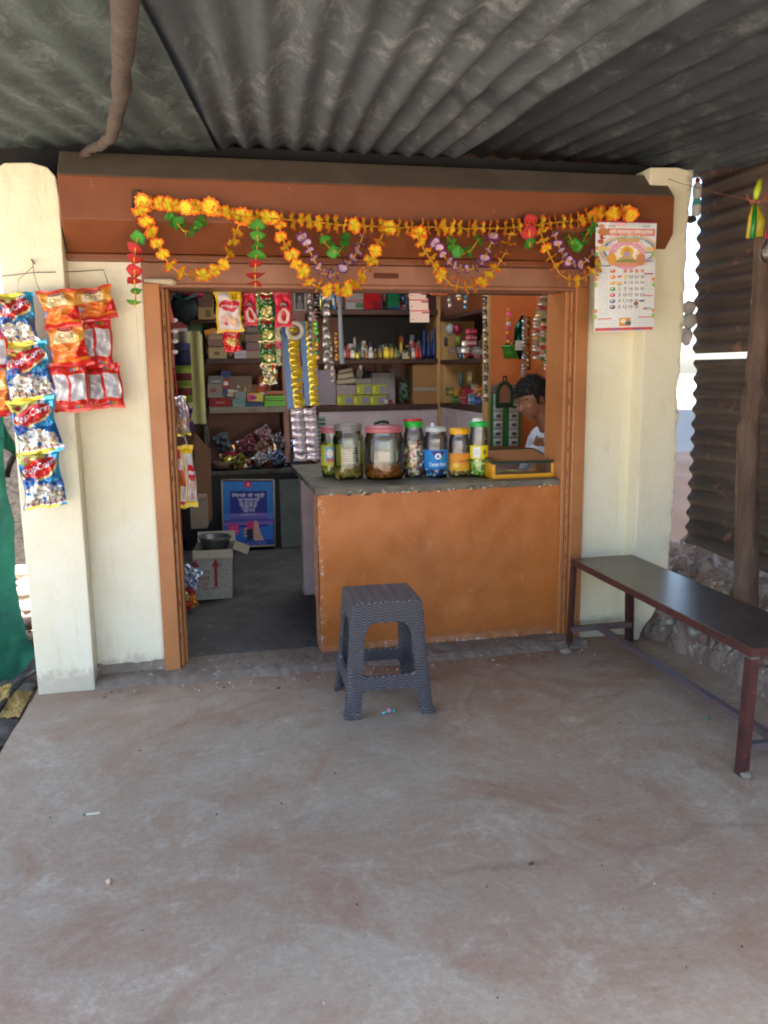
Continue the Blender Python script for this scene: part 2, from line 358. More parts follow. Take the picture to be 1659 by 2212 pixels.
def shape2d(outers, depth, bev=0.0, res=2):
    """filled 2D outline with holes, extruded; returns vertices and faces in the XY plane"""
    cu = bpy.data.curves.new('tmp', 'CURVE'); cu.dimensions = '2D'; cu.fill_mode = 'BOTH'; cu.extrude = depth/2; cu.bevel_depth = bev; cu.bevel_resolution = 1
    for o in outers:
        sp = cu.splines.new('POLY'); sp.points.add(len(o)-1); sp.use_cyclic_u = True
        for i, p in enumerate(o): sp.points[i].co = (p[0], p[1], 0, 1)
    ob = bpy.data.objects.new('tmp', cu); COL.objects.link(ob)
    bpy.context.view_layer.update()
    me = ob.to_mesh(); vs = [v.co.copy() for v in me.vertices]; fs = [tuple(p.vertices) for p in me.polygons]
    ob.to_mesh_clear(); bpy.data.objects.remove(ob); bpy.data.curves.remove(cu)
    return vs, fs
def rrect(x0, y0, x1, y1, r, n=4, corners=(1, 1, 1, 1)):
    out = []
    for k, (cx, cy, a) in enumerate(((x1-r, y1-r, 0), (x0+r, y1-r, 90), (x0+r, y0+r, 180), (x1-r, y0+r, 270))):
        if corners[k]:
            for i in range(n+1):
                w = rad(a+90*i/n); out.append((cx+r*math.cos(w), cy+r*math.sin(w)))
        else: out.append(((x1, y1), (x0, y1), (x0, y0), (x1, y0))[k])
    return out

# ---------------------------------------------------------------- printed designs: a small colour raster carried by the mesh itself
_txt = {}
def text_tris(body):
    if body not in _txt:
        cu = bpy.data.curves.new('tmp', 'FONT'); cu.body = body; cu.align_x = 'CENTER'; cu.align_y = 'CENTER'; cu.resolution_u = 2; cu.offset = 0.012
        ob = bpy.data.objects.new('tmp', cu); COL.objects.link(ob); bpy.context.view_layer.update()
        me = ob.to_mesh(); me.calc_loop_triangles()
        v = np.array([x.co[:2] for x in me.vertices]) if len(me.vertices) else np.zeros((0, 2))
        t = np.array([list(x.vertices) for x in me.loop_triangles], dtype=int).reshape(-1, 3)
        ob.to_mesh_clear(); bpy.data.objects.remove(ob); bpy.data.curves.remove(cu)
        if len(v):
            lo, hi = v.min(0), v.max(0); v = v-(lo+hi)/2
            v = v/(hi-lo)
        _txt[body] = (v, t)
    return _txt[body]
class Cv:
    """raster w x h, coordinates 0..1, y up"""
    def __init__(s, w, h, bg):
        s.w, s.h = w, h; s.a = np.empty((h, w, 3)); s.a[:] = bg
        s.X, s.Y = np.meshgrid((np.arange(w)+.5)/w, (np.arange(h)+.5)/h)
    def put(s, m, c, al=1.0):
        s.a[m] = s.a[m]*(1-al)+np.array(c)*al
    def rect(s, x0, y0, x1, y1, c, al=1.0): s.put((s.X >= x0) & (s.X <= x1) & (s.Y >= y0) & (s.Y <= y1), c, al)
    def ell(s, cx, cy, rx, ry, c, rot=0.0, al=1.0):
        k, q = math.cos(rot), math.sin(rot); dx = s.X-cx; dy = (s.Y-cy)*s.h/s.w
        u = (dx*k+dy*q)/rx; v = (-dx*q+dy*k)/(ry*s.h/s.w); s.put(u*u+v*v <= 1, c, al)
    def ring(s, cx, cy, rx, ry, t, c):
        d = np.sqrt(((s.X-cx)/rx)**2+((s.Y-cy)/ry)**2); s.put(abs(d-1) < t, c)
    def tri(s, p, c):
        (ax, ay), (bx, by), (cx, cy) = p
        d = (by-cy)*(ax-cx)+(cx-bx)*(ay-cy)
        if abs(d) < 1e-9: return
        l1 = ((by-cy)*(s.X-cx)+(cx-bx)*(s.Y-cy))/d; l2 = ((cy-ay)*(s.X-cx)+(ax-cx)*(s.Y-cy))/d
        s.put((l1 >= -0.01) & (l2 >= -0.01) & (l1+l2 <= 1.01), c)
    def poly(s, pts, c):
        for i in range(1, len(pts)-1): s.tri((pts[0], pts[i], pts[i+1]), c)
    def grad(s, y0, y1, c0, c1):
        m = (s.Y >= y0) & (s.Y <= y1); t = ((s.Y-y0)/(y1-y0))[m][:, None]; s.a[m] = np.array(c0)*(1-t)+np.array(c1)*t
    def specks(s, x0, y0, x1, y1, cols, p, seed=1, k=1):
        rg = np.random.RandomState(seed)
        n = rg.rand(s.h//k+1, s.w//k+1); n = np.kron(n, np.ones((k, k)))[:s.h, :s.w]
        q = np.kron(rg.randint(0, len(cols), (s.h//k+1, s.w//k+1)), np.ones((k, k), int))[:s.h, :s.w]
        m = (n < p) & (s.X >= x0) & (s.X <= x1) & (s.Y >= y0) & (s.Y <= y1)
        for i, c in enumerate(cols): s.put(m & (q == i), c)
    def text(s, body, cx, cy, w, h, c, rot=0.0, shear=0.0, arc=0.0):
        v, t = text_tris(body)
        if not len(v): return
        x = v[:, 0]*w; y = v[:, 1]*h+arc*(v[:, 0]**2)*4; x = x+shear*y
        k, q = math.cos(rot), math.sin(rot); asp = s.h/s.w
        X = (cx+x*k-y*asp*q)*s.w-.5; Y = (cy+(x*q/asp+y*k))*s.h-.5
        cov = np.zeros((s.h, s.w)); 
        for a, b, d in t:
            xs = X[[a, b, d]]; ys = Y[[a, b, d]]
            x0, x1 = max(0, int(xs.min())), min(s.w-1, int(xs.max())+1); y0, y1 = max(0, int(ys.min())), min(s.h-1, int(ys.max())+1)
            if x1 < x0 or y1 < y0: continue
            den = (ys[1]-ys[2])*(xs[0]-xs[2])+(xs[2]-xs[1])*(ys[0]-ys[2])
            if abs(den) < 1e-9: continue
            for ox in (-.25, .25):
                for oy in (-.25, .25):
                    gx, gy = np.meshgrid(np.arange(x0, x1+1)+ox, np.arange(y0, y1+1)+oy)
                    l1 = ((ys[1]-ys[2])*(gx-xs[2])+(xs[2]-xs[1])*(gy-ys[2]))/den
                    l2 = ((ys[2]-ys[0])*(gx-xs[2])+(xs[0]-xs[2])*(gy-ys[2]))/den
                    cov[y0:y1+1, x0:x1+1] += ((l1 >= 0) & (l2 >= 0) & (l1+l2 <= 1))*.25
        cov = np.clip(cov, 0, 1)[:, :, None]; s.a = s.a*(1-cov)+np.array(c)*cov
    def lines(s, x0, y0, x1, y1, n, c, fill=0.55, seed=3, gap=0.25, al=0.8):
        """rows of illegible small print"""
        rg = random.Random(seed); dy = (y1-y0)/n
        for i in range(n):
            y = y0+dy*(i+.5); x = x0+rg.uniform(0, .03)
            while x < x1:
                w = rg.uniform(.03, .09)*(1); s.rect(x, y-dy*fill/2, min(x+w, x1), y+dy*fill/2, c, al); x += w+rg.uniform(.015, .03)
def surf(cv, fn, name, mat, parent=None, loc=None, back=None, bfn=None):
    """grid of the raster's size, shaped by fn(u,v), coloured by the raster; optional plain back"""
    w, h = cv.w, cv.h
    vs = [fn(i/(w-1), j/(h-1)) for j in range(h) for i in range(w)]
    fs = [(j*w+i, j*w+i+1, (j+1)*w+i+1, (j+1)*w+i) for j in range(h-1) for i in range(w-1)]
    cols = np.concatenate([cv.a.reshape(-1, 3), np.ones((w*h, 1))], 1)
    if back is not None:
        bw, bh = 16, 22; k = len(vs)
        vs += [bfn(i/(bw-1), j/(bh-1)) for j in range(bh) for i in range(bw)]
        fs += [(k+j*bw+i, k+(j+1)*bw+i, k+(j+1)*bw+i+1, k+j*bw+i+1) for j in range(bh-1) for i in range(bw-1)]
        cols = np.concatenate([cols, np.tile(np.array([*back, 1.0]), (bw*bh, 1))], 0)
    me = bpy.data.meshes.new(name); me.from_pydata(vs, [], fs); me.materials.append(mat)
    me.polygons.foreach_set('use_smooth', [True]*len(fs))
    ca = me.color_attributes.new('Col', 'FLOAT_COLOR', 'POINT'); ca.data.foreach_set('color', cols.ravel()); me.update()
    return link(name, me, parent, loc)
def pouch_fn(w, h, t, seed=0, seal=0.07, wr=0.006, twist=0.0, side=1):
    rg = random.Random(seed); ph = [rg.uniform(0, 6.28) for _ in range(6)]
    def fn(u, v):
        x = (u-.5)*2; y = (v-.5)*2
        e = max(0.0, 1-abs(x)**2.6); g = max(0.0, 1-(abs(y)/(1-2*seal))**3.2) if abs(y) < 1-2*seal else 0.0
        b = t/2*(e**.6)*(g**.55)
        pinch = 1-0.10*(g**.5)
        wrk = wr*(math.sin(x*5+y*7+ph[0])+.7*math.sin(x*9-y*4+ph[1])+.5*math.sin(y*13+x*3+ph[2]))*min(1, e*2)*(0.35+g)
        if g == 0: b = 0.0007+0.0008*abs(math.sin(u*90))
        bend = twist*x*y
        X = (x*w/2)*pinch+0.004*math.sin(y*4+ph[3]); Z = y*h/2+0.003*math.sin(x*5+ph[4])
        Y = -side*(b+max(-b*0.8, wrk if side > 0 else wrk*0.5))+bend+0.006*math.sin(y*2.2+ph[5])
        return (X, Y, Z)
    return fn
def pouch(cv, w, h, t, name, label, cat, loc, rz=0.0, ry=0.0, mat=None, seed=0, group=None, back=(0.7, 0.7, 0.72), parent=None, twist=0.0, wr=0.006, seal=0.07, rx=0.0):
    f = pouch_fn(w, h, t, seed, seal, wr, twist, 1); b = pouch_fn(w, h, t, seed, seal, wr, twist, -1)
    o = surf(cv, f, name, mat or FOIL, parent, loc, back, b); o.rotation_euler = (rx, ry, rz)
    if label: tag(o, label, cat, group)
    return o

# ================================================================ SETTING
def wbuild(mb, name, mats, root, **k):
    """part given in world coordinates under a root that only has a location"""
    o = mb.build(name, mats, root, **k)
    if root: o.matrix_parent_inverse = Matrix.Translation(-Vector(root.location))
    return o
def nz(x, y, s=1.0, z=0.0): return noise.noise(Vector((x*s, y*s, z)))

mb = MB()
def gfn(u, v):
    x = (u-.5)*2; y = (v-.5)*2; X = 150*x*abs(x)**1.6+1; Y = 150*y*abs(y)**1.6
    return (X, Y, -0.075+0.03*nz(X, Y, .6)-(0.02))
mb.grid(gfn, 110, 110); o = mb.build('ground', M['earth']); struct(o)
mb = MB()
def ffn(u, v):
    Y = -6.0+6.02*v; xl = -0.79+0.03*nz(Y, 1, 2.2)-0.05*max(0, -Y-0.35)
    if Y > -0.2: xl = -0.78
    return (xl+(2.95-xl)*u, Y, 0.004*nz(xl+u*3.4, Y, 1.3)*(1 if v < .97 else 0))
mb.grid(ffn, 90, 150)
def fskirt(u, v):
    p = ffn(0, u); return (p[0]-0.01*(1-v)+0.015*nz(p[1]*9, v), p[1], p[2]-0.12*(1-v))
mb.grid(fskirt, 150, 3); struct(mb.build('porch_floor', FLOOR))
mb = MB()
mb.grid(lambda u, v: (-.45+2.7*u, .12+2.95*v, .03+.002*nz(u*8, v*8, 2)), 30, 30); struct(mb.build('shop_floor', M['dark_shop_floor']))
# rough cement threshold step
mb = MB()
def stepf(u, v):
    x = -0.525+2.39*u; yf = -0.14+0.022*nz(x, 0, 5)+.010*nz(x, 3, 25)
    if x < -0.24: yf += 0.02
    prof = [(yf-.015, -0.01), (yf+.003, .008), (yf+.035, .024), (-.02, .032), (.125, .032)]
    t = v*4; i = min(3, int(t)); q = t-i
    y = prof[i][0]*(1-q)+prof[i+1][0]*q; z = prof[i][1]*(1-q)+prof[i+1][1]*q
    return (x, y, z+(.008*nz(x*10, y*10)+.006*nz(x*34, y*34))*(1 if 0 < v < .9 else 0))
mb.grid(stepf, 240, 16); struct(mb.build('threshold_step', M['rough_cement']))

# ---- the shop building
shop = thing('shop_building', 'cream plastered village shop with wide brown framed opening under a sheet roof', 'shop', (0.8, 0.0, 0.0))
def plaster(name, outline, y0, y1, mat=None, name_lab=None):
    vs, fs = shape2d([outline], abs(y1-y0), 0)
    m = MB(); T = Matrix(((1, 0, 0, 0), (0, 0, 1, (y0+y1)/2), (0, 1, 0, 0), (0, 0, 0, 1)))
    m.add(vs, fs, T=T); o = wbuild(m, name, mat or WALL, shop, bevel=0.006, seg=2, weld=True)
    return o
plaster('wall_pillar', [(-0.765, -.02)]+[(-0.525+.002*nz(z, 0, 9), z) for z in (-.02, .4, .9, 1.4, 1.9)]+[(-.522, 2.10), (-.53, 2.19), (-.56, 2.225), (-.62, 2.24), (-.72, 2.235), (-.772, 2.2), (-.768, 1.5), (-.772, .8)], -.12, .18)
plaster('wall_panel', [(-.525, .03), (-.222, .03), (-.222, 1.9), (-.525, 1.9)], 0.0, .2)
mb = MB(); mb.grid(lambda u, v: (-.525+.303*u, -.0015-.006*(nz(u*9, v*2, 2)+.5)*v**2*0-.012*(1-v)+.006*nz(u*4+3, v*3, 2), .03+.045*(1-0)*v+.01*nz(u*6, 1, 1.5)*v), 20, 6)
wbuild(mb, 'cement_skirting', M['rough_cement'], shop)
plaster('wall_panel', [(1.868, .0), (2.14, .0), (2.14, 2.31), (1.868, 2.31)], 0.0, .2)
rg = [(2.20, .0), (2.215, .06), (2.24, .13), (2.275, .22), (2.30, .30), (2.315, .36), (2.318, .45)]
rk = [V(2.181, -0.100, 0.042), V(2.236, -0.100, 0.120), V(2.290, -0.100, 0.214), V(2.321, -0.100, 0.389), V(2.327, -0.100, 0.523), V(2.330, -0.100, 0.723), V(2.337, -0.100, 0.986), V(2.333, -0.100, 1.114), V(2.328, -0.100, 1.305), V(2.335, -0.100, 1.493), V(2.341, -0.100, 1.580), V(2.339, -0.100, 1.751), V(2.337, -0.100, 2.098), V(2.357, -0.100, 2.274)]
rag = [(rk[0].x-.01, 0)]
for a_, b_ in zip(rk, rk[1:]):
    n_ = max(2, int((b_.z-a_.z)/.022))
    for i in range(n_):
        p_ = a_.lerp(b_, i/n_); k_ = 1 if .9 > p_.z > .12 or p_.z > 1.3 else 1.5; rag.append((p_.x+k_*(.008*nz(p_.z, 5, 9)+.007*nz(p_.z, 2, 30)+.004*nz(p_.z, 8, 70)), p_.z))
plaster('wall_pillar', [(2.128, .0)]+rag+[(rk[-1].x, 2.33), (2.32, 2.325), (2.27, 2.335), (2.128, 2.33)], -.1, .32)
plaster('wall_band', [(-.525, 1.9), (1.868, 1.9), (1.868, 2.3), (-.525, 2.3)], 0.03, .2, M['void_black'])
m = MB(); m.box(-1.2, .16, 2.19, -.47, .2, 2.42); m.box(-.53, .035, 2.28, 2.36, .19, 2.37); wbuild(m, 'dark_void_panel', M['void_black'], shop)  # black sections stand in for the dark void below the roof
m = MB()                                                # outer shell
m.box(-.62, .2, -.05, -.45, 3.2, 2.5); m.box(2.25, .32, -.05, 2.33, 3.2, 2.5); m.box(-.45, 3.05, -.05, 2.25, 3.2, 2.5)
for a in ((-.62, .2, .45, 3.2), (1.45, .2, 2.33, 3.2), (.45, .2, 1.45, .7), (.45, 2.1, 1.45, 3.2)): m.box(a[0], a[1], 2.5, a[2], a[3], 2.58)
wbuild(m, 'outer_wall', M['rough_cement'], shop)
sky_p = bpy.data.materials.new('added_light_sheet'); sky_p.use_nodes = True; _n = sky_p.node_tree; _t = _n.nodes.new('ShaderNodeBsdfTranslucent'); _t.inputs[0].default_value = (.56, .59, .58, 1); _n.nodes.remove(_n.nodes['Principled BSDF']); _n.links.new(_t.outputs[0], _n.nodes['Material Output'].inputs[0])
m = MB(); m.add([(.44, .69, 2.585), (1.46, .69, 2.585), (1.46, 2.11, 2.585), (.44, 2.11, 2.585)], [(0, 1, 2, 3)]); wbuild(m, 'added_light_panel', sky_p, shop)  # added unseen panel that lets extra light into the shop
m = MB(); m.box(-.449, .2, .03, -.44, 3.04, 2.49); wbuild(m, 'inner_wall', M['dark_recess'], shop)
m = MB(); m.box(-.44, 3.03, .03, 2.24, 3.045, 2.49); wbuild(m, 'inner_wall', M['pink_wall'], shop)
m = MB(); m.box(2.235, .32, .03, 2.249, 3.03, 2.49); m.box(1.9, 1.5, .03, 2.235, 1.55, 2.49); m.box(1.905, 1.545, .03, 1.94, 1.60, 2.49)
wbuild(m, 'inner_wall', M['orange_wall'], shop)
m = MB(); m.box(1.893, 1.495, .85, 1.915, 1.60, 2.2); wbuild(m, 'wall_corner', M['ochre_plaster'], shop)
m = MB(); m.box(-.2, .02, 1.905, 1.86, .03, 2.2)
# brown frame: lintel, lip, jambs
fr = thing('tmp', 'x', 'x'); bpy.data.objects.remove(fr)
m = MB(); m.box(-.222, -.03, 1.785, 1.868, .16, 1.872); m.box(-.17, -.022, 1.768, 1.82, .17, 1.785)
lint = wbuild(m, 'lintel', M['faded_brown'], shop, bevel=.004, weld=True)
m = MB(); m.box(-.525, -.05, 1.873, 2.16, .028, 1.902); wbuild(m, 'lintel_lip', BROWN, shop, bevel=.006, seg=2, weld=True)
m = MB(); m.box(.80, -.034, 1.815, .915, -.0305, 1.838, C(92, 48, 24)); o = wbuild(m, 'key_slot', DULL, shop)
m = MB()
for a, b, y in ((-.222, -.150, -.032), ): m.box(a, y, .0, b, .1, 1.785)
m.box(-.149, .0, .03, -.132, .17, 1.768); m.box(-.131, .03, .03, -.118, .2, 1.768)
wbuild(m, 'door_jamb', M['jamb_paint'], shop, bevel=.004, weld=True)
m = MB()
m.box(1.80, -.032, .0, 1.868, .1, 1.785); m.box(1.782, -.012, .03, 1.799, .17, 1.768)
m.box(1.760, .0, .03, 1.7815, .225, 1.768)
wbuild(m, 'door_jamb', M['jamb_paint'], shop, bevel=.004, weld=True)
m = MB()
for i in range(46):
    z = .1+i*.037+R_(-.01, .01); x = 1.781+R_(0, .002); m.box(x, -.0135, z, x+R_(.003, .009), -.0125, z+R_(.008, .03), C(166, 128, 108) if i % 3 else C(120, 84, 66))
    x = -.149+R_(0, .01); m.box(x, -.0012, z, x+R_(.002, .006), -.0002, z+R_(.006, .03), C(176, 140, 120) if i % 2 else C(100, 66, 50))
stuff(wbuild(m, 'chipped_paint', DULL, shop))

# ---- rolling shutter box over the opening
sb = thing('shutter_box', 'long brown rolling shutter housing with dusty grey upper face above the opening', 'shutter box', (.84, -.08, 2.1))
prof = [(.028, 2.316), (-.045, 2.306), (-.158, 2.192), (-.162, 2.02), (-.045, 1.905), (.028, 1.904)]
x0, x1 = -.518, 2.225
m = MB(); m.prism([prof[0], prof[1], prof[2], (-.15, 2.18), (.028, 2.26)], x0, x1); wbuild(m, 'dusty_top_panel', M['grey_dust'], sb, bevel=.003, weld=True)
m = MB(); m.prism([(.02, 2.258), (-.152, 2.190), (-.1615, 2.190), prof[3], prof[4], (.02, 1.906)], x0+.001, x1-.001)
wbuild(m, 'face_panel', BROWN, sb, bevel=.005, seg=2, weld=True)
m = MB(); m.tube([(-.2, -.19, 2.13), (-.23, -.175, 2.135), (-.235, -.165, 2.05)], .004, 6); m.tube([(-.19, -.185, 2.12), (-.19, -.18, 1.98)], .002, 5)
wbuild(m, 'bracket', M['wire'], sb)

# ---- porch roof of corrugated fibre sheets
roof = thing('porch_roof', 'lean-to porch roof of dirty corrugated fibre cement sheets', 'roof', (.8, 0, 2.34))
def roof_z(y): return 2.344+.112*y
def sheet(xa, xb, dz, mat, pitch, amp, ph, tilt=0.0, seed=0):
    nu = int((xb-xa)/pitch*12); nv = 60
    def fn(u, v, off=0.0):
        y = .42-3.50*v; x = xa+(xb-xa)*u+.098*y; w = (xb-xa)*u
        z = roof_z(y)+dz+tilt*u+amp*(1+.35*nz(w*2.5, y*.6, 1, seed))*math.cos(2*math.pi*(w+.012*nz(w*3, y*.8, 1, seed+3))/pitch+ph)+.010*nz(x, y, 1.1, seed)+off
        if u > .97 or u < .03: z += .006*nz(y, seed, 2.5)
        return (x, y, z)
    m = MB(); m.grid(lambda u, v: fn(u, v), nu, nv); m.grid(lambda u, v: fn(1-u, v, .007), nu, nv)
    for uu in (0, 1): m.grid(lambda u, v: fn(uu, v, .007*u), 1, nv)
    for vv in (0, 1): m.grid(lambda u, v: fn(v, vv, .007*u), 1, nu)
    wbuild(m, 'roof_sheet', mat, roof)
sheet(-1.22, -.90, -.012, ROOF_A, .1, .012, 0.5, 0, 1)
sheet(-.98, .120, .0, ROOF_A, .135, .006, 0.0, -.004, 2)
sheet(.03, 1.217, .028, ROOF_B, .105, .0145, 2.6, 0, 3)
sheet(1.13, 2.25, .090, ROOF_C, .125, .010, 1.0, -.03, 4)
sheet(2.16, 3.3, .03, ROOF_C, .105, .016, 0, 0, 5)
pole = MB(); pp = [(-.02, -3.3, 1.93), (-.112, -2.04, 2.045), (-.16, -1.5, 2.105), (-.22, -1.02, 2.15), (-.245, -.82, 2.175), (-.30, -.55, 2.215), (-.38, -.25, 2.265), (-.455, .05, 2.30)]
pp2 = []; 
for i in range(len(pp)-1):
    for k in range(6): pp2.append(tuple(pp[i][j]*(1-k/6)+pp[i+1][j]*k/6 for j in range(3)))
pp2.append(pp[-1])
pole.tube([(p[0]+.008*nz(i*.5, 1), p[1], p[2]+.006*nz(i*.5, 7)) for i, p in enumerate(pp2)], [.025-.010*i/len(pp2)+.007*nz(i*.5, 4)+.002*nz(i*2.1, 4) for i in range(len(pp2))], 12)
tag(pole.build('roof_pole', M['tree_bark']), 'crooked bare branch used as a pole beneath the left roof sheet', 'pole')

# ---- side wall of horizontal corrugated sheets, post, rubble bank
sw = thing('sheet_wall', 'dark corrugated metal side wall with a thin slit of daylight', 'wall', (2.6, -1.6, .4))
EP = [V(2.600, 0.181, 0.494), V(2.600, 0.180, 0.881), V(2.600, 0.200, 1.503), V(2.600, 0.216, 1.865), V(2.600, 0.229, 2.288)]
EZ = [e.z for e in EP]; EY = [e.y for e in EP]
def hsheet(z0, z1, ya, yb, xo, seed, wavy=0.0):
    nv = int((z1-z0)/.081*16)
    def fn(u, v):
        y = ya+(yb-ya)*u; 
        zq = z0+(z1-z0)*v; ye = np.interp(zq, EZ, EY) if ya > 0 else ya; y = ye+(yb-ye)*u; zb = z0-(.03*u if wavy else 0)+wavy*nz(u*6, seed, 1.5); z = zb+(z1-zb)*v
        return (2.6+xo+.0115*math.cos(2*math.pi*z/.081)+.012*nz(y, z, 1.2, seed), y, z)
    m = MB(); m.grid(fn, 40, nv); m.grid(lambda u, v: tuple(Vector(fn(1-u, v))+Vector((.0015, 0, 0))), 40, nv)
    wbuild(m, 'corrugated_sheet', M['rusted_sheet'], sw)
hsheet(1.468, 2.40, .165, -2.0, 0, 1); hsheet(.44, 1.436, .15, -2.1, .004, 2, .03)
hsheet(1.436, 2.36, -1.9, -3.9, .012, 3); hsheet(.40, 1.45, -1.95, -3.9, .016, 4, .03)
m = MB(); m.box(2.607, -.36, 1.42, 2.612, -3.9, 1.5, C(70, 56, 48)); wbuild(m, 'slit_cover', DULL, sw)
mb = MB(); key = [V(2.380, -0.655, 0.278), V(2.380, -0.632, 0.554), V(2.380, -0.604, 0.868), V(2.380, -0.594, 1.137), V(2.380, -0.618, 1.341), V(2.380, -0.632, 1.578), V(2.380, -0.623, 1.849), V(2.380, -0.615, 2.077), V(2.380, -0.609, 2.227)]
pts = []; rs = []
for a_, b_ in zip(key, key[1:]):
    for i in range(4): p_ = a_.lerp(b_, i/4); pts.append((p_.x+.008*nz(p_.z*5, 1), p_.y+.006*nz(p_.z*5, 9), p_.z)); rs.append(.053-.012*min(1, max(0, p_.z-.3)/1.6)+.006*nz(p_.z*7, 4))
rs = [r+.005*nz(i*.8, 3) for i, r in enumerate(rs)]
mb.tube(pts, rs, 16); tag(mb.build('wooden_post', M['weathered_post']), 'weathered leaning wooden post in front of the dark sheet wall', 'post')
mb = MB(); mb.tube([(2.45, -.80, .2), (2.445, -.79, 1.2), (2.45, -.78, 2.24)], .016, 8); tag(mb.build('lit_edge_pipe', M['grey_bar_paint']), 'thin grey pipe added as the lit right edge of the wooden post', 'pipe')  # pipe shape added in place of the post's lit edge
mb = MB()
def bank(u, v):
    y = .42-3.9*v; x0_ = 2.20-.10*y*.9-.02 if y < 0 else 2.36-.0*y
    x0_ = 2.235+.05*min(1, max(0, -y))+.03*nz(y, 2, 2.5); 
    if y > .0: x0_ = max(x0_, 2.37)
    x = x0_+(3.3-x0_)*u**1.3; t = min(1, (x-x0_)/.30)
    h = .43*(t**.55)-.03+.05*nz(x, y, 5)+.055*nz(x, y, 13)+.03*abs(nz(x, y, 34))+.012*nz(x, y, 80)
    if x > 2.62: h += .35*(x-2.62)
    return (x+.02*nz(y*9, h*9), y, h*(1 if u > 0 else 0)-.02)
mb.grid(bank, 130, 420); struct(mb.build('rubble_bank', M['mud_rubble']))
mb = MB(); random.seed(5)
for i in range(620):
    y = R_(-2.6, .1); x = 2.27+.05*min(1, -min(y, 0))+abs(random.gauss(0, .08)); t = min(1, max(0, (x-2.26)/.30)); z = .43*t**.55-.03
    r = .005+.03*random.random()**2.2; c = random.choice([C(140, 116, 102), C(150, 138, 126), C(120, 96, 84), C(170, 164, 152), C(132, 108, 96)])
    mb.ball((x, y, z+r*.3), r, c, 6, 4, jit=.3, sq=(1, R_(.8, 1.5), R_(.6, 1)))
stuff(mb.build('loose_stones', DULL))
# beyond the gap on the right: wall and earth bank, colours darkened for shade
mb = MB(); mb.box(3.6, 5.0, -.2, 9.0, 5.2, V(5.669, 5.000, 0.896).z); tag(mb.build('neighbour_wall', M['shade_dark_blue_wall']), 'pale blue wall seen through the narrow gap beside the sheets', 'wall')
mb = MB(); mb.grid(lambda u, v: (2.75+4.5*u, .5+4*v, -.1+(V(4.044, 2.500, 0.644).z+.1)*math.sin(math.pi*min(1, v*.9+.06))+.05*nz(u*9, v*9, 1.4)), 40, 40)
struct(mb.build('earth_bank', M['shade_dark_earth']))

# ---- left side: tarpaulin, dark yard, branch, stones, hose
edge_l = [V(-0.905, 0.300, 1.252), V(-0.901, 0.300, 1.117), V(-0.905, 0.300, 0.996), V(-0.899, 0.300, 0.847), V(-0.880, 0.300, 0.730), V(-0.897, 0.300, 0.594), V(-0.913, 0.300, 0.454), V(-0.902, 0.300, 0.304), V(-0.883, 0.300, 0.151), V(-0.858, 0.300, 0.036), V(-0.913, 0.300, -0.035), V(-1.001, 0.300, -0.082)]
def tarp(u, v):
    t = v*(len(edge_l)-1); i = min(len(edge_l)-2, int(t)); q = t-i; e = edge_l[i].lerp(edge_l[i+1], q)
    x = e.x-(u**1.2)*1.3; z = e.z+(.12*math.sin(u*3))*(1 if v < .1 else .2)
    return (x, .3+.03*math.sin(x*19+z*4+2*nz(z*2, 1))+.03*math.sin(x*7+z*5)+.022*nz(x*7, z*7)+.012*nz(x*20, z*12)+.05*u, z)
mb = MB(); mb.grid(tarp, 110, 130); tag(mb.build('green_tarpaulin', M['green_tarpaulin']), 'green tarpaulin sheet hanging at the left edge beside the pillar', 'tarpaulin')
mb = MB(); a, b, c_, d_ = V(-0.922, 0.340, 1.208), V(-0.866, 0.340, 1.076), V(-0.864, 0.340, 1.015), V(-0.989, 0.340, 1.123)
mb.grid(lambda u, v: tuple((a.lerp(b, u)).lerp(d_.lerp(c_, u), v)+Vector((0, .01*math.sin(u*9), 0))), 8, 4)
tag(mb.build('tarpaulin_strip', M['green_tarpaulin']), 'narrow folded green strip slanting above the tarpaulin edge', 'tarpaulin')
mb = MB(); mb.tube([V(-0.952, 0.500, 0.906), V(-0.929, 0.500, 0.973), V(-0.885, 0.450, 1.034), V(-0.856, 0.420, 1.114), V(-0.839, 0.400, 1.225)], [.017, .016, .014, .012, .01], 8); tag(mb.build('bare_branch', M['tree_bark']), 'short bent bare branch between tarpaulin and pillar', 'branch')
mb = MB(); mb.box(-3.4, 2.2, -.1, -.9, 2.3, 1.9); tag(mb.build('yard_shade_backdrop', M['stone_dark']), 'dark backdrop standing in for the shaded yard behind the left pillar', 'wall')  # dark slab stands in for the shade of the yard
mb = MB(); random.seed(11)
for x, y, w, h in ((48, 1246, 24, 20), (56, 1268, 18, 14), (50, 1290, 22, 18), (62, 1318, 12, 12), (40, 1226, 16, 12)):
    pass
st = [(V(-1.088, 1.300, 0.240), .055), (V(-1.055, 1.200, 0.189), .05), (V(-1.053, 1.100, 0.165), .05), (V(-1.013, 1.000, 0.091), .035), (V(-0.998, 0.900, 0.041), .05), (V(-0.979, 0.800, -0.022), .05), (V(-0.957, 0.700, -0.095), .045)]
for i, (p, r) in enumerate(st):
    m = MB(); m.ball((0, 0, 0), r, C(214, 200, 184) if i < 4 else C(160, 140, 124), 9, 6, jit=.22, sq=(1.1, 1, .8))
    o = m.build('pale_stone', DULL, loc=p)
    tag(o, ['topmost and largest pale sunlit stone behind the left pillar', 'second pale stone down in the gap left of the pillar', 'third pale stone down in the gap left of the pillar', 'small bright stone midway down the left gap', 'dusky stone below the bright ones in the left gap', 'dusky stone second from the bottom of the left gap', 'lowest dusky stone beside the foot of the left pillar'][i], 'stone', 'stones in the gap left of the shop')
mb = MB()
mb.grid(lambda u, v: (-1.35+.9*u if False else -2.0+1.16*u, -1.6+2.6*v, -.075+.045*nz(u*9, v*14, 1.6)+.02*nz(u*30, v*40, 1.4)), 60, 80)
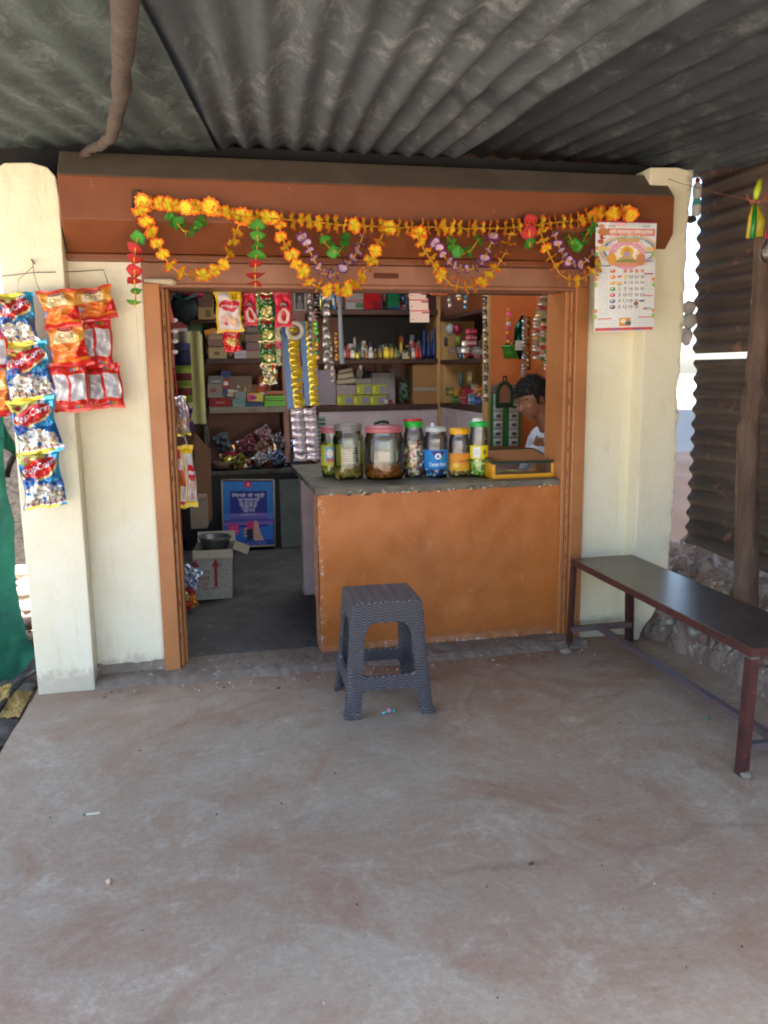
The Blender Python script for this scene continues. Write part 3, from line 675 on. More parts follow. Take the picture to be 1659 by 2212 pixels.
struct(mb.build('rocky_yard_ground', M['stone_dark']))
mb = MB(); mb.tube([V(-0.920, -0.238, -0.030), V(-0.909, -0.111, -0.020), V(-0.889, -0.029, 0.000), V(-0.870, 0.094, 0.000), V(-0.844, 0.213, -0.010)], .013, 8, C(22, 22, 24)); tag(mb.build('black_hose', PLAST), 'black hose lying along the foot of the green tarpaulin', 'hose')
mb = MB(); mb.grid(lambda u, v: tuple(V(-0.936, -0.042, -0.030)+Vector(((u-.5)*.2, (v-.5)*.3, -.035+.075*(math.sin(math.pi*u)*math.sin(math.pi*v))**1.3*(1+.8*nz(u*7, v*7))+.012*nz(u*24, v*24)))), 50, 60)
stuff(mb.build('straw_litter', M['straw']))

m = MB()
for p, r, q in ((V(2.507, 0.120, 1.704), .036, (1, .8, .9)), (V(2.511, 0.120, 1.638), .040, (1, .8, 1.0)), (V(2.499, 0.120, 1.558), .036, (.8, .8, 1.3)), (V(2.478, 0.100, 2.138), .03, (1, .8, .6))):
    m = MB(); m.ball(p, r, C(214, 210, 204) if p.z < 1.9 else C(90, 80, 72), 14, 10, jit=.12, sq=q); wbuild(m, 'mortar_lump', DULL, shop)  # lower lumps coloured paler to stand in for sunlight on them
p = V(2.544, 0.160, 2.250); t = thing('white_bottle', 'white plastic bottle with red cap hanging in the gap beside the right pillar', 'bottle', p)
m = MB(); m.lathe([(.012, -.085), (.022, -.08), (.023, -.03), (.018, 0), (.024, .03), (.022, .065), (.010, .08)], 16, (0, 0, 0), [C(236, 236, 236), C(236, 236, 236), C(90, 190, 200), C(236, 236, 236), C(236, 236, 236), C(236, 236, 236)]); m.build('body', PLAST, t)
m = MB(); m.lathe([(.011, .081), (.012, .10), (.004, .104)], 12, (0, 0, 0), C(190, 30, 50)); m.build('cap', PLAST, t)

# ================================================================ COUNTER
random.seed(21)
ct = thing('shop_counter', 'orange painted masonry counter with a worn dark stone top', 'counter', (1.15, .1, .03))
mb = MB()
nu, nv = 90, 56
def cf(u, v):
    x = .522+1.238*u; z = .032+.785*v; y = .030+.006*nz(x, z, 3)+.003*nz(x, z, 9)
    if v < .03: y -= .006+.01*abs(nz(x, 0, 12))
    return (x, y, z)
mb.grid(cf, nu, nv)
mb.grid(lambda u, v: (.522-.004*math.sin(3.1*v)+.003*nz(u*4, v*6), .030+.14*(1-u), .032+.785*v), 10, 30)
mb.box(.53, .05, .032, 1.758, .165, .812); wbuild(mb, 'front_wall', ORANGE, ct)
mb = MB(); mb.box(.568, 1.09, .032, 1.6, 1.2, .815); wbuild(mb, 'rear_wall', M['mauve_wall'], ct, bevel=.008, weld=True)
mb = MB()
def slab(u, v):
    x = .512+1.266*u; y = .018+1.09*v; 
    if x > 1.60 and v > .35: x = 1.60+(x-1.6)*.0
    return (x+(.008*nz(y, 2, 9) if u == 0 else 0), y+(.008*nz(x, 4, 11)-.004 if v == 0 else 0), .846+.002*nz(x, y, 8))
mb.grid(slab, 120, 50)
mb.grid(lambda u, v: tuple(Vector(slab(u, 0))+Vector((0, .008*math.sin(v*3.1)*0+.010*v, -(.030+.010*nz(u*30, 3))*v))), 120, 2)
mb.grid(lambda u, v: tuple(Vector(slab(0, 1-u))+Vector((.01*v, 0, -.038*v))), 50, 2)
mb.box(.54, .05, .815, 1.6, 1.1, .842); wbuild(mb, 'stone_top', M['counter_stone'], ct)
mb = MB()
for i in range(60):
    x = R_(.54, 1.74); mb.ball((x, .022+R_(-.006, .004), .822+R_(-.012, .014)), R_(.003, .009), C(200, 186, 168) if i % 2 else C(120, 96, 78), 6, 4, jit=.3, sq=(R_(1, 2.4), .5, .7))
stuff(wbuild(mb, 'chipped_edge', DULL, ct))
# mauve ledge behind the counter
# ================================================================ STOOL
def make_stool():
    t = thing('plastic_stool', 'dark grey woven-look plastic stool standing in front of the counter', 'stool', (.704, -.545, 0), rad(-1.5))
    H = .478; hb, ht = .182, .139
    def pan(pts_out, k):            # maps a side panel (s along the side, z up) on to side k
        a = k*math.pi/2; c, s = math.cos(a), math.sin(a); out = []
        for p in pts_out:
            z = p[1]; half = hb+(ht-hb)*z/H; x = p[0]; y = -half+p[2]
            out.append((x*c-y*s, x*s+y*c, z))
        return out
    def panel(name, outers, k, th=.012):
        vs, fs = shape2d(outers, th, .003)
        m = MB(); m.add(pan([(v[0], v[1], v[2]+.004) for v in vs], k), fs); o = m.build(name, WEAVE, t)
        me = o.data; uv = me.uv_layers.new(name='UVMap')
        for p in me.polygons:
            for li in p.loop_indices:
                v = me.vertices[me.loops[li].vertex_index].co
                uv.data[li].uv = ((v.x if k % 2 == 0 else v.y)+.5, v.z) 
        return o
    def side(z): return hb+(ht-hb)*z/H-.002
    for k in range(4):
        # apron with rounded lower corners, two half legs, lower rail
        zt = H-.006
        ap = [(-side(zt), zt), (side(zt), zt), (side(.38), .38)]
        inner_r = side(.40)-.052; 
        ap += [(side(.345), .345), (inner_r+.004, .345), (inner_r-.004, .372), (inner_r-.02, .388), (inner_r-.04, .394)]
        ap += [(-x, z) for x, z in ap[:2:-1]]+[(-side(.38), .38)]
        panel('apron', [ap], k)
        zr0, zr1 = .120, .168; r0 = side(zr0)-.054; r1 = side(zr1)-.053
        rail = [(-r1-.008, zr1+.03), (-r1+.004, zr1+.01), (-r1+.018, zr1), (r1-.018, zr1), (r1-.004, zr1+.01), (r1+.008, zr1+.03), (r0+.012, zr0-.035), (r0-.004, zr0-.012), (r0-.018, zr0), (-r0+.018, zr0), (-r0+.004, zr0-.012), (-r0-.012, zr0-.035)]
        panel('rail', [rail], k)
    for k in range(4):              # corner legs: L profile, lofted
        m = MB(); sx, sy = ((-1, -1), (1, -1), (1, 1), (-1, 1))[k]
        prof = [(0, .012), (.004, .003), (.012, 0), (.056, 0), (.056, .010), (.016, .012), (.010, .016), (.010, .056), (0, .056)]
        rings = []
        for i in range(25):
            z = .35*i/24*1.0; z = min(z, .35); h = hb+(ht-hb)*z/H+.002+.001*math.sin(i*2.2)
            fl = .006 if i < 2 else 0
            rings.append([(sx*(h+fl-p[0]*(1+.1*(1-i/24))), sy*(h+fl-p[1]*(1+.1*(1-i/24))), z) for p in prof])
        n = len(prof); vs = [v for r in rings for v in r]
        fs = [(i*n+j, i*n+(j+1) % n, (i+1)*n+(j+1) % n, (i+1)*n+j) for i in range(24) for j in range(n)]+[tuple(range(n)), tuple(range(24*n, 25*n))]
        m.add(vs, fs); o = m.build('leg', WEAVE, t, weld=True)
        uv = o.data.uv_layers.new(name='UVMap')
        for li, l in enumerate(o.data.loops):
            v = o.data.vertices[l.vertex_index].co; uv.data[li].uv = (v.x+v.y+.5, v.z)
    m = MB(); s = ht+.005
    def seatf(u, v):
        x = (u-.5)*2; y = (v-.5)*2; k = max(abs(x), abs(y)); r = 1.0
        X = x*s; Y = y*s
        if abs(x) > .86 and abs(y) > .86:     # rounded corners
            pass
        z = H-(.010*max(0, (k-.9)/.1)**2)-.0025*(1-max(abs(x), abs(y)))
        rib = .0018*abs(math.sin(u*math.pi*22)) if k < .86 else 0
        return (X, Y, z+rib)
    m.grid(seatf, 132, 20); m.grid(lambda u, v: (seatf(u, v)[0], seatf(1-u, v)[1], H-.014), 2, 2)
    for k in range(4):
        a = k*math.pi/2; c, q = math.cos(a), math.sin(a)
        m.grid(lambda u, v: ((lambda X, Y: (X*c-Y*q, X*q+Y*c, H-.010-.016*v))((u-.5)*2*(s-.0+.001*v), -(s+.001*v))), 30, 2)
    o = m.build('seat', WEAVE, t)
    uv = o.data.uv_layers.new(name='UVMap')
    for li, l in enumerate(o.data.loops):
        v = o.data.vertices[l.vertex_index].co; uv.data[li].uv = (v.x+.5, v.y+v.z+.5)
    return t
make_stool()

# ================================================================ BENCH
bn = thing('steel_bench', 'long low steel bench with dark top and maroon angle iron frame by the right wall', 'bench', (1.94, -.81, 0), 0)
bx0, bx1, by0, by1, bz = 1.770, 2.105, -1.512, -.108, .462
m = MB(); m.box(bx0+.002, by0+.002, bz-.006, bx1-.002, by1-.002, bz); wbuild(m, 'seat', M['dark_bench_top'], bn, bevel=.002, weld=True)
m = MB()
m.box(bx0, by0, bz-.031, bx0+.004, by1, bz-.001); m.box(bx1-.004, by0, bz-.031, bx1, by1, bz-.001); m.box(bx0+.004, by0, bz-.031, bx1-.004, by0+.004, bz-.001); m.box(bx0+.004, by1-.004, bz-.031, bx1-.004, by1, bz-.001)
m.box(bx0+.005, by0+.005, bz-.011, bx0+.034, by1-.005, bz-.0075); m.box(bx1-.034, by0+.005, bz-.011, bx1-.005, by1-.005, bz-.0075)
wbuild(m, 'seat_frame', M['maroon_paint'], bn)
for x, sx in ((bx0, 1), (bx1, -1)):
    for y, sy in ((by0, 1), (by1, -1)):
        m = MB(); fx = -sx*.012; fy = 0
        def bar(xa, ya, xb, yb):
            vs = []
            for z, o_ in ((0, 1), (bz-.042, 0)):
                vs += [(xa+fx*o_, ya, z), (xb+fx*o_, ya, z), (xb+fx*o_, yb, z), (xa+fx*o_, yb, z)]
            m.add(vs, [(0, 3, 2, 1), (4, 5, 6, 7), (0, 1, 5, 4), (1, 2, 6, 5), (2, 3, 7, 6), (3, 0, 4, 7)])
        bar(x, y, x+sx*.004, y+sy*.034); bar(x+sx*.0042, y, x+sx*.034, y+sy*.004)
        wbuild(m, 'leg', M['maroon_paint'], bn)
for y in (by0+.02, by1-.02):
    m = MB(); m.box(bx0+.0, y-.013, .085, bx1-.0, y-.010, .112); m.box(bx0, y-.010, .108, bx1, y+.014, .112); wbuild(m, 'end_rail', M['grey_bar_paint'], bn)
m = MB(); xm = 1.925; m.box(xm-.014, by0+.035, .086, xm-.011, by1-.035, .107); m.box(xm-.014, by0+.035, .1075, xm+.014, by1-.035, .111); wbuild(m, 'stretcher', M['grey_bar_paint'], bn)
for i, (p, r, lab) in enumerate(((V(1.713, -0.202, 0.000), .026, 'broken stone wedged at the foot of the bench by the door jamb'), (V(1.775, -1.522, 0.000), .018, 'small flat stone under the near leg of the bench'), (V(2.062, -0.228, 0.000), .024, 'stone beside the far right leg of the bench'))):
    m = MB(); m.ball((0, 0, r*.5), r, C(150, 138, 122), 9, 6, jit=.2, sq=(1.2, 1, .7)); tag(m.build('loose_stone', DULL, loc=p), lab, 'stone')

# litter
m = MB(); m.box(-.021, -.005, .001, .021, .006, .004, C(214, 208, 190)); m.box(-.030, -.005, .0012, -.0212, .005, .0036, C(120, 100, 80)); tag(m.build('paper_scrap', CARD, loc=V(-0.402, -1.244, 0.004)), 'small white folded paper scrap lying on the left of the floor', 'litter')
m = MB(); m.ball((0, 0, .006), .010, C(210, 176, 150), 8, 5, jit=.35, sq=(.8, 1.2, .6)); tag(m.build('crumpled_scrap', CARD, loc=V(-0.313, -1.634, 0.002)), 'tiny crumpled beige scrap on the floor nearest the viewer', 'litter')
m = MB()
for i in range(12):
    a = i/11; r = .008*math.sin(math.pi*min(1, max(.12, a)))+.003; col = [C(120, 190, 220), C(60, 140, 60), C(220, 110, 190), C(70, 150, 70)][(i//2) % 4]
    m.ball((-.028+.056*a, .012*a, r), r, col, 8, 5)
tag(m.build('sweet_wrapper', PLAST, loc=V(0.702, -0.698, 0.001)), 'twisted blue, pink and green sweet wrapper on the floor beneath the stool', 'wrapper')
for i, (p, c) in enumerate(((V(0.279, -0.313, 0.000), C(70, 60, 56)), (V(1.936, -1.060, 0.000), C(40, 160, 110)), (V(0.863, -1.824, 0.000), C(90, 70, 60)))):
    m = MB(); m.ball((0, 0, .004), .007, c, 7, 4, jit=.3, sq=(1.5, .8, .5)); tag(m.build('pebble' if i != 1 else 'plastic_bit', DULL, loc=p), ['dark crumb on the floor left of the stool', 'tiny green plastic bit on the floor below the bench', 'brown crumb in the middle of the open floor'][i], 'litter')

m = MB(); random.seed(77)
for i in range(420):
    x, y = R_(-.7, 2.2), R_(-2.6, -.2); r = .001+.003*random.random()**4; m.ball((x, y, r*.6), r, random.choice([C(176, 166, 154), C(106, 84, 70), C(150, 136, 122), C(190, 180, 168), C(120, 90, 72)]), 5, 3, jit=.3)
for i in range(160):
    x = R_(-.5, 1.85); y = -.17-abs(random.gauss(0, .04)); r = .002+.006*random.random()**2; m.ball((x, y, r*.5), r, random.choice([C(170, 160, 150), C(130, 110, 96), C(190, 182, 172)]), 6, 4, jit=.3, sq=(1, 1, .7))
stuff(m.build('floor_grit', DULL))
# ================================================================ SNACK PACKETS ON THE LEFT PILLAR
def popcorn_cv():
    c = Cv(96, 124, C(28, 98, 168))
    c.rect(.0, .93, .78, 1, C(214, 190, 40)); c.rect(.0, .80, .66, .94, C(206, 196, 84)); c.rect(.78, .86, 1, 1, C(40, 170, 214)); c.rect(.72, .86, .80, .95, C(230, 234, 240))
    c.rect(.84, .50, 1, .88, C(36, 156, 210))
    c.ell(.24, .82, .17, .08, C(150, 150, 40)); c.ell(.22, .845, .07, .045, C(150, 50, 44)); c.ell(.42, .85, .10, .045, C(196, 186, 110)); c.ell(.50, .86, .05, .03, C(120, 100, 50))
    c.ell(.50, .665, .47, .175, C(216, 202, 140), .30); c.ell(.50, .69, .45, .155, C(196, 42, 36), .30)
    c.text('PopCorn', .52, .705, .80, .15, C(228, 236, 250), .30, .25)
    c.ell(.2, .5, .2, .05, C(26, 70, 140)); c.ell(.75, .5, .2, .04, C(40, 150, 205))
    rg = random.Random(4)
    for i in range(180):
        x = rg.uniform(.04, .92); top = .42-.35*(x-.48)**2*1.6; y = rg.uniform(.10, top)
        g = rg.choice([(232, 230, 216), (206, 200, 184), (244, 244, 238), (180, 170, 146), (222, 214, 190), (240, 238, 226)])
        c.ell(x, y, rg.uniform(.02, .05), rg.uniform(.014, .032), C(*g))
    c.rect(0, .045, 1, .115, C(206, 204, 214)); 
    for i in range(7): c.rect(.08+i*.13, .05, .115+i*.13, .125, C(150, 40, 60))
    c.rect(0, 0, .82, .045, C(220, 196, 50)); c.rect(.82, 0, 1, .05, C(40, 160, 210))
    c.rect(0, .0, .03, .8, C(40, 80, 140))
    return c
POPC = popcorn_cv()
random.seed(31)
popR = [(-0.777, -0.624, 1.525, 1.720, -0.215), (-0.771, -0.585, 1.303, 1.528, -0.225), (-0.758, -0.573, 1.087, 1.306, -0.225), (-0.745, -0.573, 0.854, 1.090, -0.22)]
poplab = ['blue popcorn packet at the top of its hanging chain', 'popcorn packet second from the top of the chain on the left pillar', 'popcorn packet third from the top of the hanging chain', 'lowest popcorn packet of the chain hanging down the left pillar']
for i, R in enumerate(popR):
    o = pouch(POPC, (R[1]-R[0])*1.0, (R[3]-R[2])*1.02, .07, 'popcorn_packet', poplab[i], 'snack packet', ((R[0]+R[1])/2, R[4]+(.012 if i % 2 else 0), (R[2]+R[3])/2), rz=rad((-8, 6, -4, 5)[i]), ry=rad((-4, -7, -8, -4)[i]), seed=i*3+2, group='popcorn packets hanging on the left pillar', back=C(40, 110, 180), twist=(.012, -.014, .012, -.01)[i], wr=.009, rx=rad((4, -5, 3, -3)[i]))
def chips_cv(kind=0):
    c = Cv(84, 92, C(204, 40, 32))
    if kind == 0:
        c.rect(.0, .10, 1, 1, C(232, 112, 36)); c.grad(.55, .93, C(240, 196, 96), C(232, 132, 40)); c.ell(.5, .66, .30, .22, C(240, 222, 170)); c.ell(.55, .40, .42, .17, C(222, 120, 44))
        for i in range(26):
            rr = random.Random(i); c.ell(rr.uniform(.2, .85), rr.uniform(.25, .5), rr.uniform(.05, .12), rr.uniform(.02, .05), C(*rr.choice([(236, 150, 70), (214, 104, 38), (240, 176, 100)])))
        c.ell(.52, .87, .22, .06, C(150, 26, 40)); c.text('BALAJI', .52, .87, .34, .055, C(230, 190, 180)) if False else c.lines(.36, .85, .68, .89, 1, C(226, 170, 160), .8, 5)
        c.text('Chips', .52, .71, .42, .16, C(86, 40, 70), 0, .15)
        c.tri([(1, .0), (1, .6), (.55, .1)], C(200, 34, 30)); c.rect(0, 0, 1, .13, C(200, 36, 34)); c.grad(.13, .2, C(204, 60, 30), C(226, 160, 40)); c.rect(.02, .30, .12, .46, C(150, 160, 190)); c.rect(0, .94, 1, 1, C(206, 60, 36))
    else:
        c.rect(.04, .24, .94, .76, C(204, 206, 214)); c.rect(.44, 0, .52, 1, C(204, 34, 34)); c.lines(.08, .58, .42, .74, 4, C(176, 178, 190), .4, 8); c.lines(.55, .58, .9, .74, 4, C(176, 178, 190), .4, 9)
        for i, q in enumerate([(80, 120, 190), (90, 160, 90), (220, 140, 60), (190, 80, 120)]): c.rect(.56+i*.09, .83, .62+i*.09, .90, C(*q)); c.rect(.6+i*.08, .08, .66+i*.08, .14, C(*q))
        c.lines(.06, .80, .4, .92, 3, C(160, 24, 36), .5, 4); c.lines(.06, .06, .4, .16, 2, C(226, 120, 110), .4, 4)
    return c
CH0, CH1 = chips_cv(0), chips_cv(1)
chips = [((-0.617, -0.460, 1.587, 1.734, -0.2), 0, 'orange chips packet at the top of the column beside the popcorn', -6), ((-0.598, -0.439, 1.427, 1.602, -0.19), 0, 'orange chips packet in the middle of the column beside the popcorn', -9),
 ((-0.594, -0.446, 1.249, 1.442, -0.2), 1, 'red and silver packet back at the foot of the column beside the popcorn', -2), ((-0.497, -0.330, 1.623, 1.755, -0.1), 0, 'orange chips packet topmost in the column nearest the doorway', -10),
 ((-0.491, -0.349, 1.427, 1.635, -0.09), 1, 'red and silver packet back in the middle of the column nearest the doorway', -2), ((-0.474, -0.319, 1.257, 1.442, -0.09), 1, 'red and silver packet back at the foot of the column nearest the doorway', -3),
 ((-0.888, -0.736, 1.401, 1.573, -0.2), 1, 'upper red packet cut off by the left edge of the view', -8), ((-0.881, -0.735, 1.237, 1.419, -0.2), 0, 'lower orange packet cut off by the left edge of the view', -8)]
for i, (R, k, lab, ry) in enumerate(chips):
    pouch(CH1 if k else CH0, R[1]-R[0], (R[3]-R[2])*1.04, .06, 'chips_packet', lab, 'snack packet', ((R[0]+R[1])/2, R[4], (R[2]+R[3])/2), rz=rad(R_(-8, 8)), ry=rad(ry), seed=40+i, mat=WRAP, group='red and orange packets hanging by the doorway', back=C(190, 40, 36), twist=(.010, -.012)[i % 2], wr=.007)
wr = thing('hanging_wire', 'thin wire on a nail across the left pillar holding the packet strings', 'wire', V(-0.642, -0.130, 1.813))
m = MB(); m.tube([V(-0.779, -0.140, 1.793), V(-0.714, -0.145, 1.799), V(-0.639, -0.150, 1.809), V(-0.573, -0.140, 1.812), V(-0.512, -0.060, 1.824), V(-0.441, -0.030, 1.832), V(-0.377, -0.030, 1.837), V(-0.366, -0.050, 1.802), V(-0.354, -0.080, 1.754)], .0018, 5); wbuild(m, 'crossbar', M['wire'], wr)
m = MB(); m.tube([V(-0.643, -0.125, 1.861), V(-0.637, -0.150, 1.810), V(-0.625, -0.170, 1.759), V(-0.606, -0.190, 1.723)], .0012, 5); m.tube([V(-0.638, -0.140, 1.835), V(-0.693, -0.170, 1.779), V(-0.696, -0.200, 1.718)], .001, 5); wbuild(m, 'string', M['wire'], wr)
m = MB(); m.tube([V(-0.647, -0.118, 1.865), V(-0.631, -0.150, 1.843)], .003, 6); wbuild(m, 'nail', M['wire'], wr)

# ================================================================ GARLAND
random.seed(17)
def disc_mesh(name, r, ca, cb, lobes=9, cup=.25):
    r *= 1.12; cup *= 1.5
    m = MB(); vs = [(0, 0, -.002)]; n = lobes*3; cols = []; fs = []
    for ri, (q, z) in enumerate(((.35, .0), (.72, .22), (1.0, .12))):
        for k in range(n):
            w = 2*math.pi*k/n; rr = r*q*(1+(.10*math.cos(lobes*w) if ri == 2 else 0)+R_(-.03, .03)); zz = r*cup*z+r*(.15 if ri else .03)*math.sin(w*lobes/2.0+ri)*q*(1 if ri else .5)
            vs.append((rr*math.cos(w), rr*math.sin(w), zz))
    for k in range(n): fs.append((0, 1+k, 1+(k+1) % n)); cols.append(ca)
    for ri in range(2):
        for k in range(n):
            a = 1+ri*n+k; b = 1+ri*n+(k+1) % n; fs.append((a, a+n, b+n, b)); cols.append(ca if ri == 0 else cb)
    m.add(vs, fs, cols, sm=True); return m.mesh(name, PETAL)
YEL, ORG = C(226, 208, 40), C(240, 128, 24)
DISC = {'y': [disc_mesh('flower', .034, C(222, 202, 44), C(240, 118+i*12, 28), 11, .25) for i in range(3)], 'o': [disc_mesh('flower', .032, C(228, 196, 36), C(242, 112+i*18, 30), 9, .3) for i in range(3)],
        'g': [disc_mesh('leaf_cluster', .030, C(70, 150, 50), C(50, 132, 44), 5, .5), disc_mesh('leaf_cluster', .032, C(80, 160, 60), C(66, 146, 50), 4, .4)],
        'p': [disc_mesh('flower', .026, C(204, 176, 208), C(112, 44, 108), 5, .6), disc_mesh('flower', .024, C(206, 180, 210), C(112, 44, 110), 5, .5)],
        'r': [disc_mesh('petal_cluster', .032, C(186, 46, 48), C(166, 34, 42), 4, .5)], 'w': [disc_mesh('petal_cluster', .022, C(236, 214, 220), C(214, 90, 130), 5, .5)]}
gar = thing('flower_garland', 'long artificial garland of orange yellow flowers with purple and green loops across the shutter box', 'garland', (.84, -.2, 2.1))
G0 = -Vector(gar.location)
def cr(pts, n):
    out = []; L = [0]
    for a, b in zip(pts, pts[1:]): L.append(L[-1]+(b-a).length)
    for i in range(n):
        s = L[-1]*(i+.5)/n
        for k in range(len(pts)-1):
            if L[k+1] >= s:
                q = (s-L[k])/(L[k+1]-L[k]); p = pts[k].lerp(pts[k+1], q); t = (pts[k+1]-pts[k]).normalized(); out.append((p, t)); break
    return out
def strand(name, pts, step, kinds, face=0.25, lab=None, sc=1.0):
    pts = [Vector(p) for p in pts]; L = sum((b-a).length for a, b in zip(pts, pts[1:]))
    e = MB(); e.tube([tuple(p) for p in pts], .0034, 6); so = wbuild(e, name, M['string_yellow'], gar)
    if lab: so['label'] = lab
    n = max(2, int(L/step)); samples = cr(pts, n)
    for i, (p, t) in enumerate(samples):
        k = kinds(i/n) if callable(kinds) else kinds
        me = random.choice(DISC[k]); o = bpy.data.objects.new(me.name.split('.')[0], me); COL.objects.link(o); o.parent = so
        o.matrix_parent_inverse = Matrix.Identity(4)
        d = t.normalized().lerp(Vector((R_(-.7, .7), -1, R_(-.5, .5))), min(1, face*R_(.5, 1.3))) if random.random() < .3+face else t+Vector((R_(-.25, .25), R_(-.5, .1), R_(-.25, .25)))
        if d.length < .1: d = Vector((0, -1, 0))
        q = d.to_track_quat('Z', 'Y'); s = R_(.8, 1.15)*sc
        o.matrix_local = Matrix.Translation(p+Vector((R_(-.004, .004), R_(-.012, .004), R_(-.005, .005)))) @ q.to_matrix().to_4x4() @ Matrix.Rotation(R_(0, 6.28), 4, 'Z') @ Matrix.Diagonal((s, s, s, 1))
strand('top_strand', [V(-0.206, -0.200, 2.086), V(-0.119, -0.200, 2.080), V(-0.020, -0.200, 2.066), V(0.064, -0.200, 2.072), V(0.165, -0.200, 2.049), V(0.238, -0.200, 2.035), V(0.354, -0.200, 2.034)], .033, 'y', .85, sc=.88)
strand('top_strand', [V(0.354, -0.200, 2.034), V(0.489, -0.200, 2.028), V(0.626, -0.200, 2.016), V(0.705, -0.200, 2.014), V(0.783, -0.200, 2.014), V(0.892, -0.200, 2.011)], .036, 'y', .5, sc=.92)
strand('top_strand', [V(0.892, -0.200, 2.011), V(0.959, -0.200, 2.019), V(1.085, -0.200, 2.016), V(1.185, -0.200, 2.014), V(1.261, -0.200, 2.018), V(1.369, -0.200, 2.020), V(1.515, -0.200, 2.038), V(1.618, -0.200, 2.052), V(1.730, -0.200, 2.065)], .035, lambda t: 'y' if random.random() < .75 else 'o', .3)
strand('top_strand', [V(1.730, -0.200, 2.065), V(1.817, -0.200, 2.090), V(1.902, -0.200, 2.096), V(1.957, -0.200, 2.106), V(1.989, -0.200, 2.082)], .022, 'o', .7)
sw_y = [[V(-0.203, -0.200, 2.079), V(-0.197, -0.200, 2.045), V(-0.178, -0.200, 2.008), V(-0.162, -0.200, 1.957), V(-0.134, -0.200, 1.899), V(-0.104, -0.200, 1.852), V(-0.074, -0.200, 1.821), V(-0.041, -0.200, 1.805), V(-0.004, -0.200, 1.802), V(0.030, -0.200, 1.798), V(0.065, -0.200, 1.808), V(0.096, -0.200, 1.827), V(0.122, -0.200, 1.852), V(0.146, -0.200, 1.890), V(0.166, -0.200, 1.942), V(0.187, -0.200, 1.995), V(0.201, -0.200, 2.045)],
 [V(0.362, -0.200, 2.025), V(0.364, -0.200, 1.969), V(0.386, -0.200, 1.926), V(0.408, -0.200, 1.892), V(0.427, -0.200, 1.856), V(0.454, -0.200, 1.819), V(0.488, -0.200, 1.773), V(0.524, -0.200, 1.754), V(0.580, -0.200, 1.745), V(0.645, -0.200, 1.749), V(0.687, -0.200, 1.777), V(0.720, -0.200, 1.818), V(0.750, -0.200, 1.873), V(0.779, -0.200, 1.924), V(0.805, -0.200, 1.982), V(0.815, -0.200, 2.009)],
 [V(0.958, -0.200, 2.013), V(0.973, -0.200, 1.959), V(0.998, -0.200, 1.912), V(1.021, -0.200, 1.881), V(1.053, -0.200, 1.834), V(1.085, -0.200, 1.803), V(1.117, -0.200, 1.771), V(1.169, -0.200, 1.762), V(1.215, -0.200, 1.766), V(1.263, -0.200, 1.793), V(1.302, -0.200, 1.821), V(1.336, -0.200, 1.862), V(1.371, -0.200, 1.917), V(1.388, -0.200, 1.977), V(1.396, -0.200, 2.015)],
 [V(1.528, -0.200, 2.038), V(1.536, -0.200, 2.010), V(1.557, -0.200, 1.958), V(1.580, -0.200, 1.914), V(1.609, -0.200, 1.866), V(1.637, -0.200, 1.825), V(1.674, -0.200, 1.805), V(1.718, -0.200, 1.798), V(1.766, -0.200, 1.815), V(1.797, -0.200, 1.840), V(1.833, -0.200, 1.890)]]
for i, p in enumerate(sw_y): strand('yellow_loop', p, .041 if i else .045, lambda t: 'y' if random.random() < .55 else 'o', .45, sc=.90)
for p in ([V(0.449, -0.200, 1.986), V(0.469, -0.200, 1.945), V(0.484, -0.200, 1.911), V(0.510, -0.200, 1.858), V(0.545, -0.200, 1.814), V(0.590, -0.200, 1.807), V(0.635, -0.200, 1.840), V(0.678, -0.200, 1.885), V(0.697, -0.200, 1.922), V(0.723, -0.200, 1.984)],
 [V(1.026, -0.200, 1.968), V(1.055, -0.200, 1.939), V(1.076, -0.200, 1.908), V(1.098, -0.200, 1.878), V(1.132, -0.200, 1.849), V(1.175, -0.200, 1.836), V(1.214, -0.200, 1.842), V(1.253, -0.200, 1.865), V(1.279, -0.200, 1.905), V(1.305, -0.200, 1.961), V(1.317, -0.200, 1.997)],
 [V(1.596, -0.200, 2.012), V(1.620, -0.200, 1.972), V(1.634, -0.200, 1.932), V(1.667, -0.200, 1.891), V(1.700, -0.200, 1.871), V(1.727, -0.200, 1.864), V(1.764, -0.200, 1.885), V(1.799, -0.200, 1.926)]):
    strand('purple_loop', p, .033, 'p', .5, sc=.95)
for p in ([V(-0.092, -0.200, 2.043), V(-0.064, -0.200, 2.011), V(-0.036, -0.200, 1.977), V(-0.006, -0.200, 1.975), V(0.017, -0.200, 1.994), V(0.049, -0.200, 2.024)], [V(0.538, -0.200, 1.980), V(0.553, -0.200, 1.939), V(0.580, -0.200, 1.912), V(0.608, -0.200, 1.901), V(0.633, -0.200, 1.933), V(0.650, -0.200, 1.983)],
 [V(1.098, -0.200, 1.977), V(1.128, -0.200, 1.942), V(1.145, -0.200, 1.911), V(1.171, -0.200, 1.905), V(1.205, -0.200, 1.920), V(1.239, -0.200, 1.964), V(1.248, -0.200, 1.994)], [V(1.673, -0.200, 2.001), V(1.697, -0.200, 1.957), V(1.734, -0.200, 1.954), V(1.758, -0.200, 1.991), V(1.780, -0.200, 2.032), V(1.799, -0.200, 2.057)]):
    strand('green_loop', p, .020, 'g', .5, sc=.72)
strand('hanging_tail', [V(-0.213, -0.200, 1.971), V(-0.227, -0.200, 1.916), V(-0.238, -0.200, 1.861), V(-0.239, -0.200, 1.806), V(-0.242, -0.200, 1.766), V(-0.241, -0.200, 1.714), V(-0.247, -0.200, 1.669)], .040, lambda t: 'g' if t < .12 or .6 < t < .9 else ('r' if t < .6 else 'o'), .5, sc=.85)
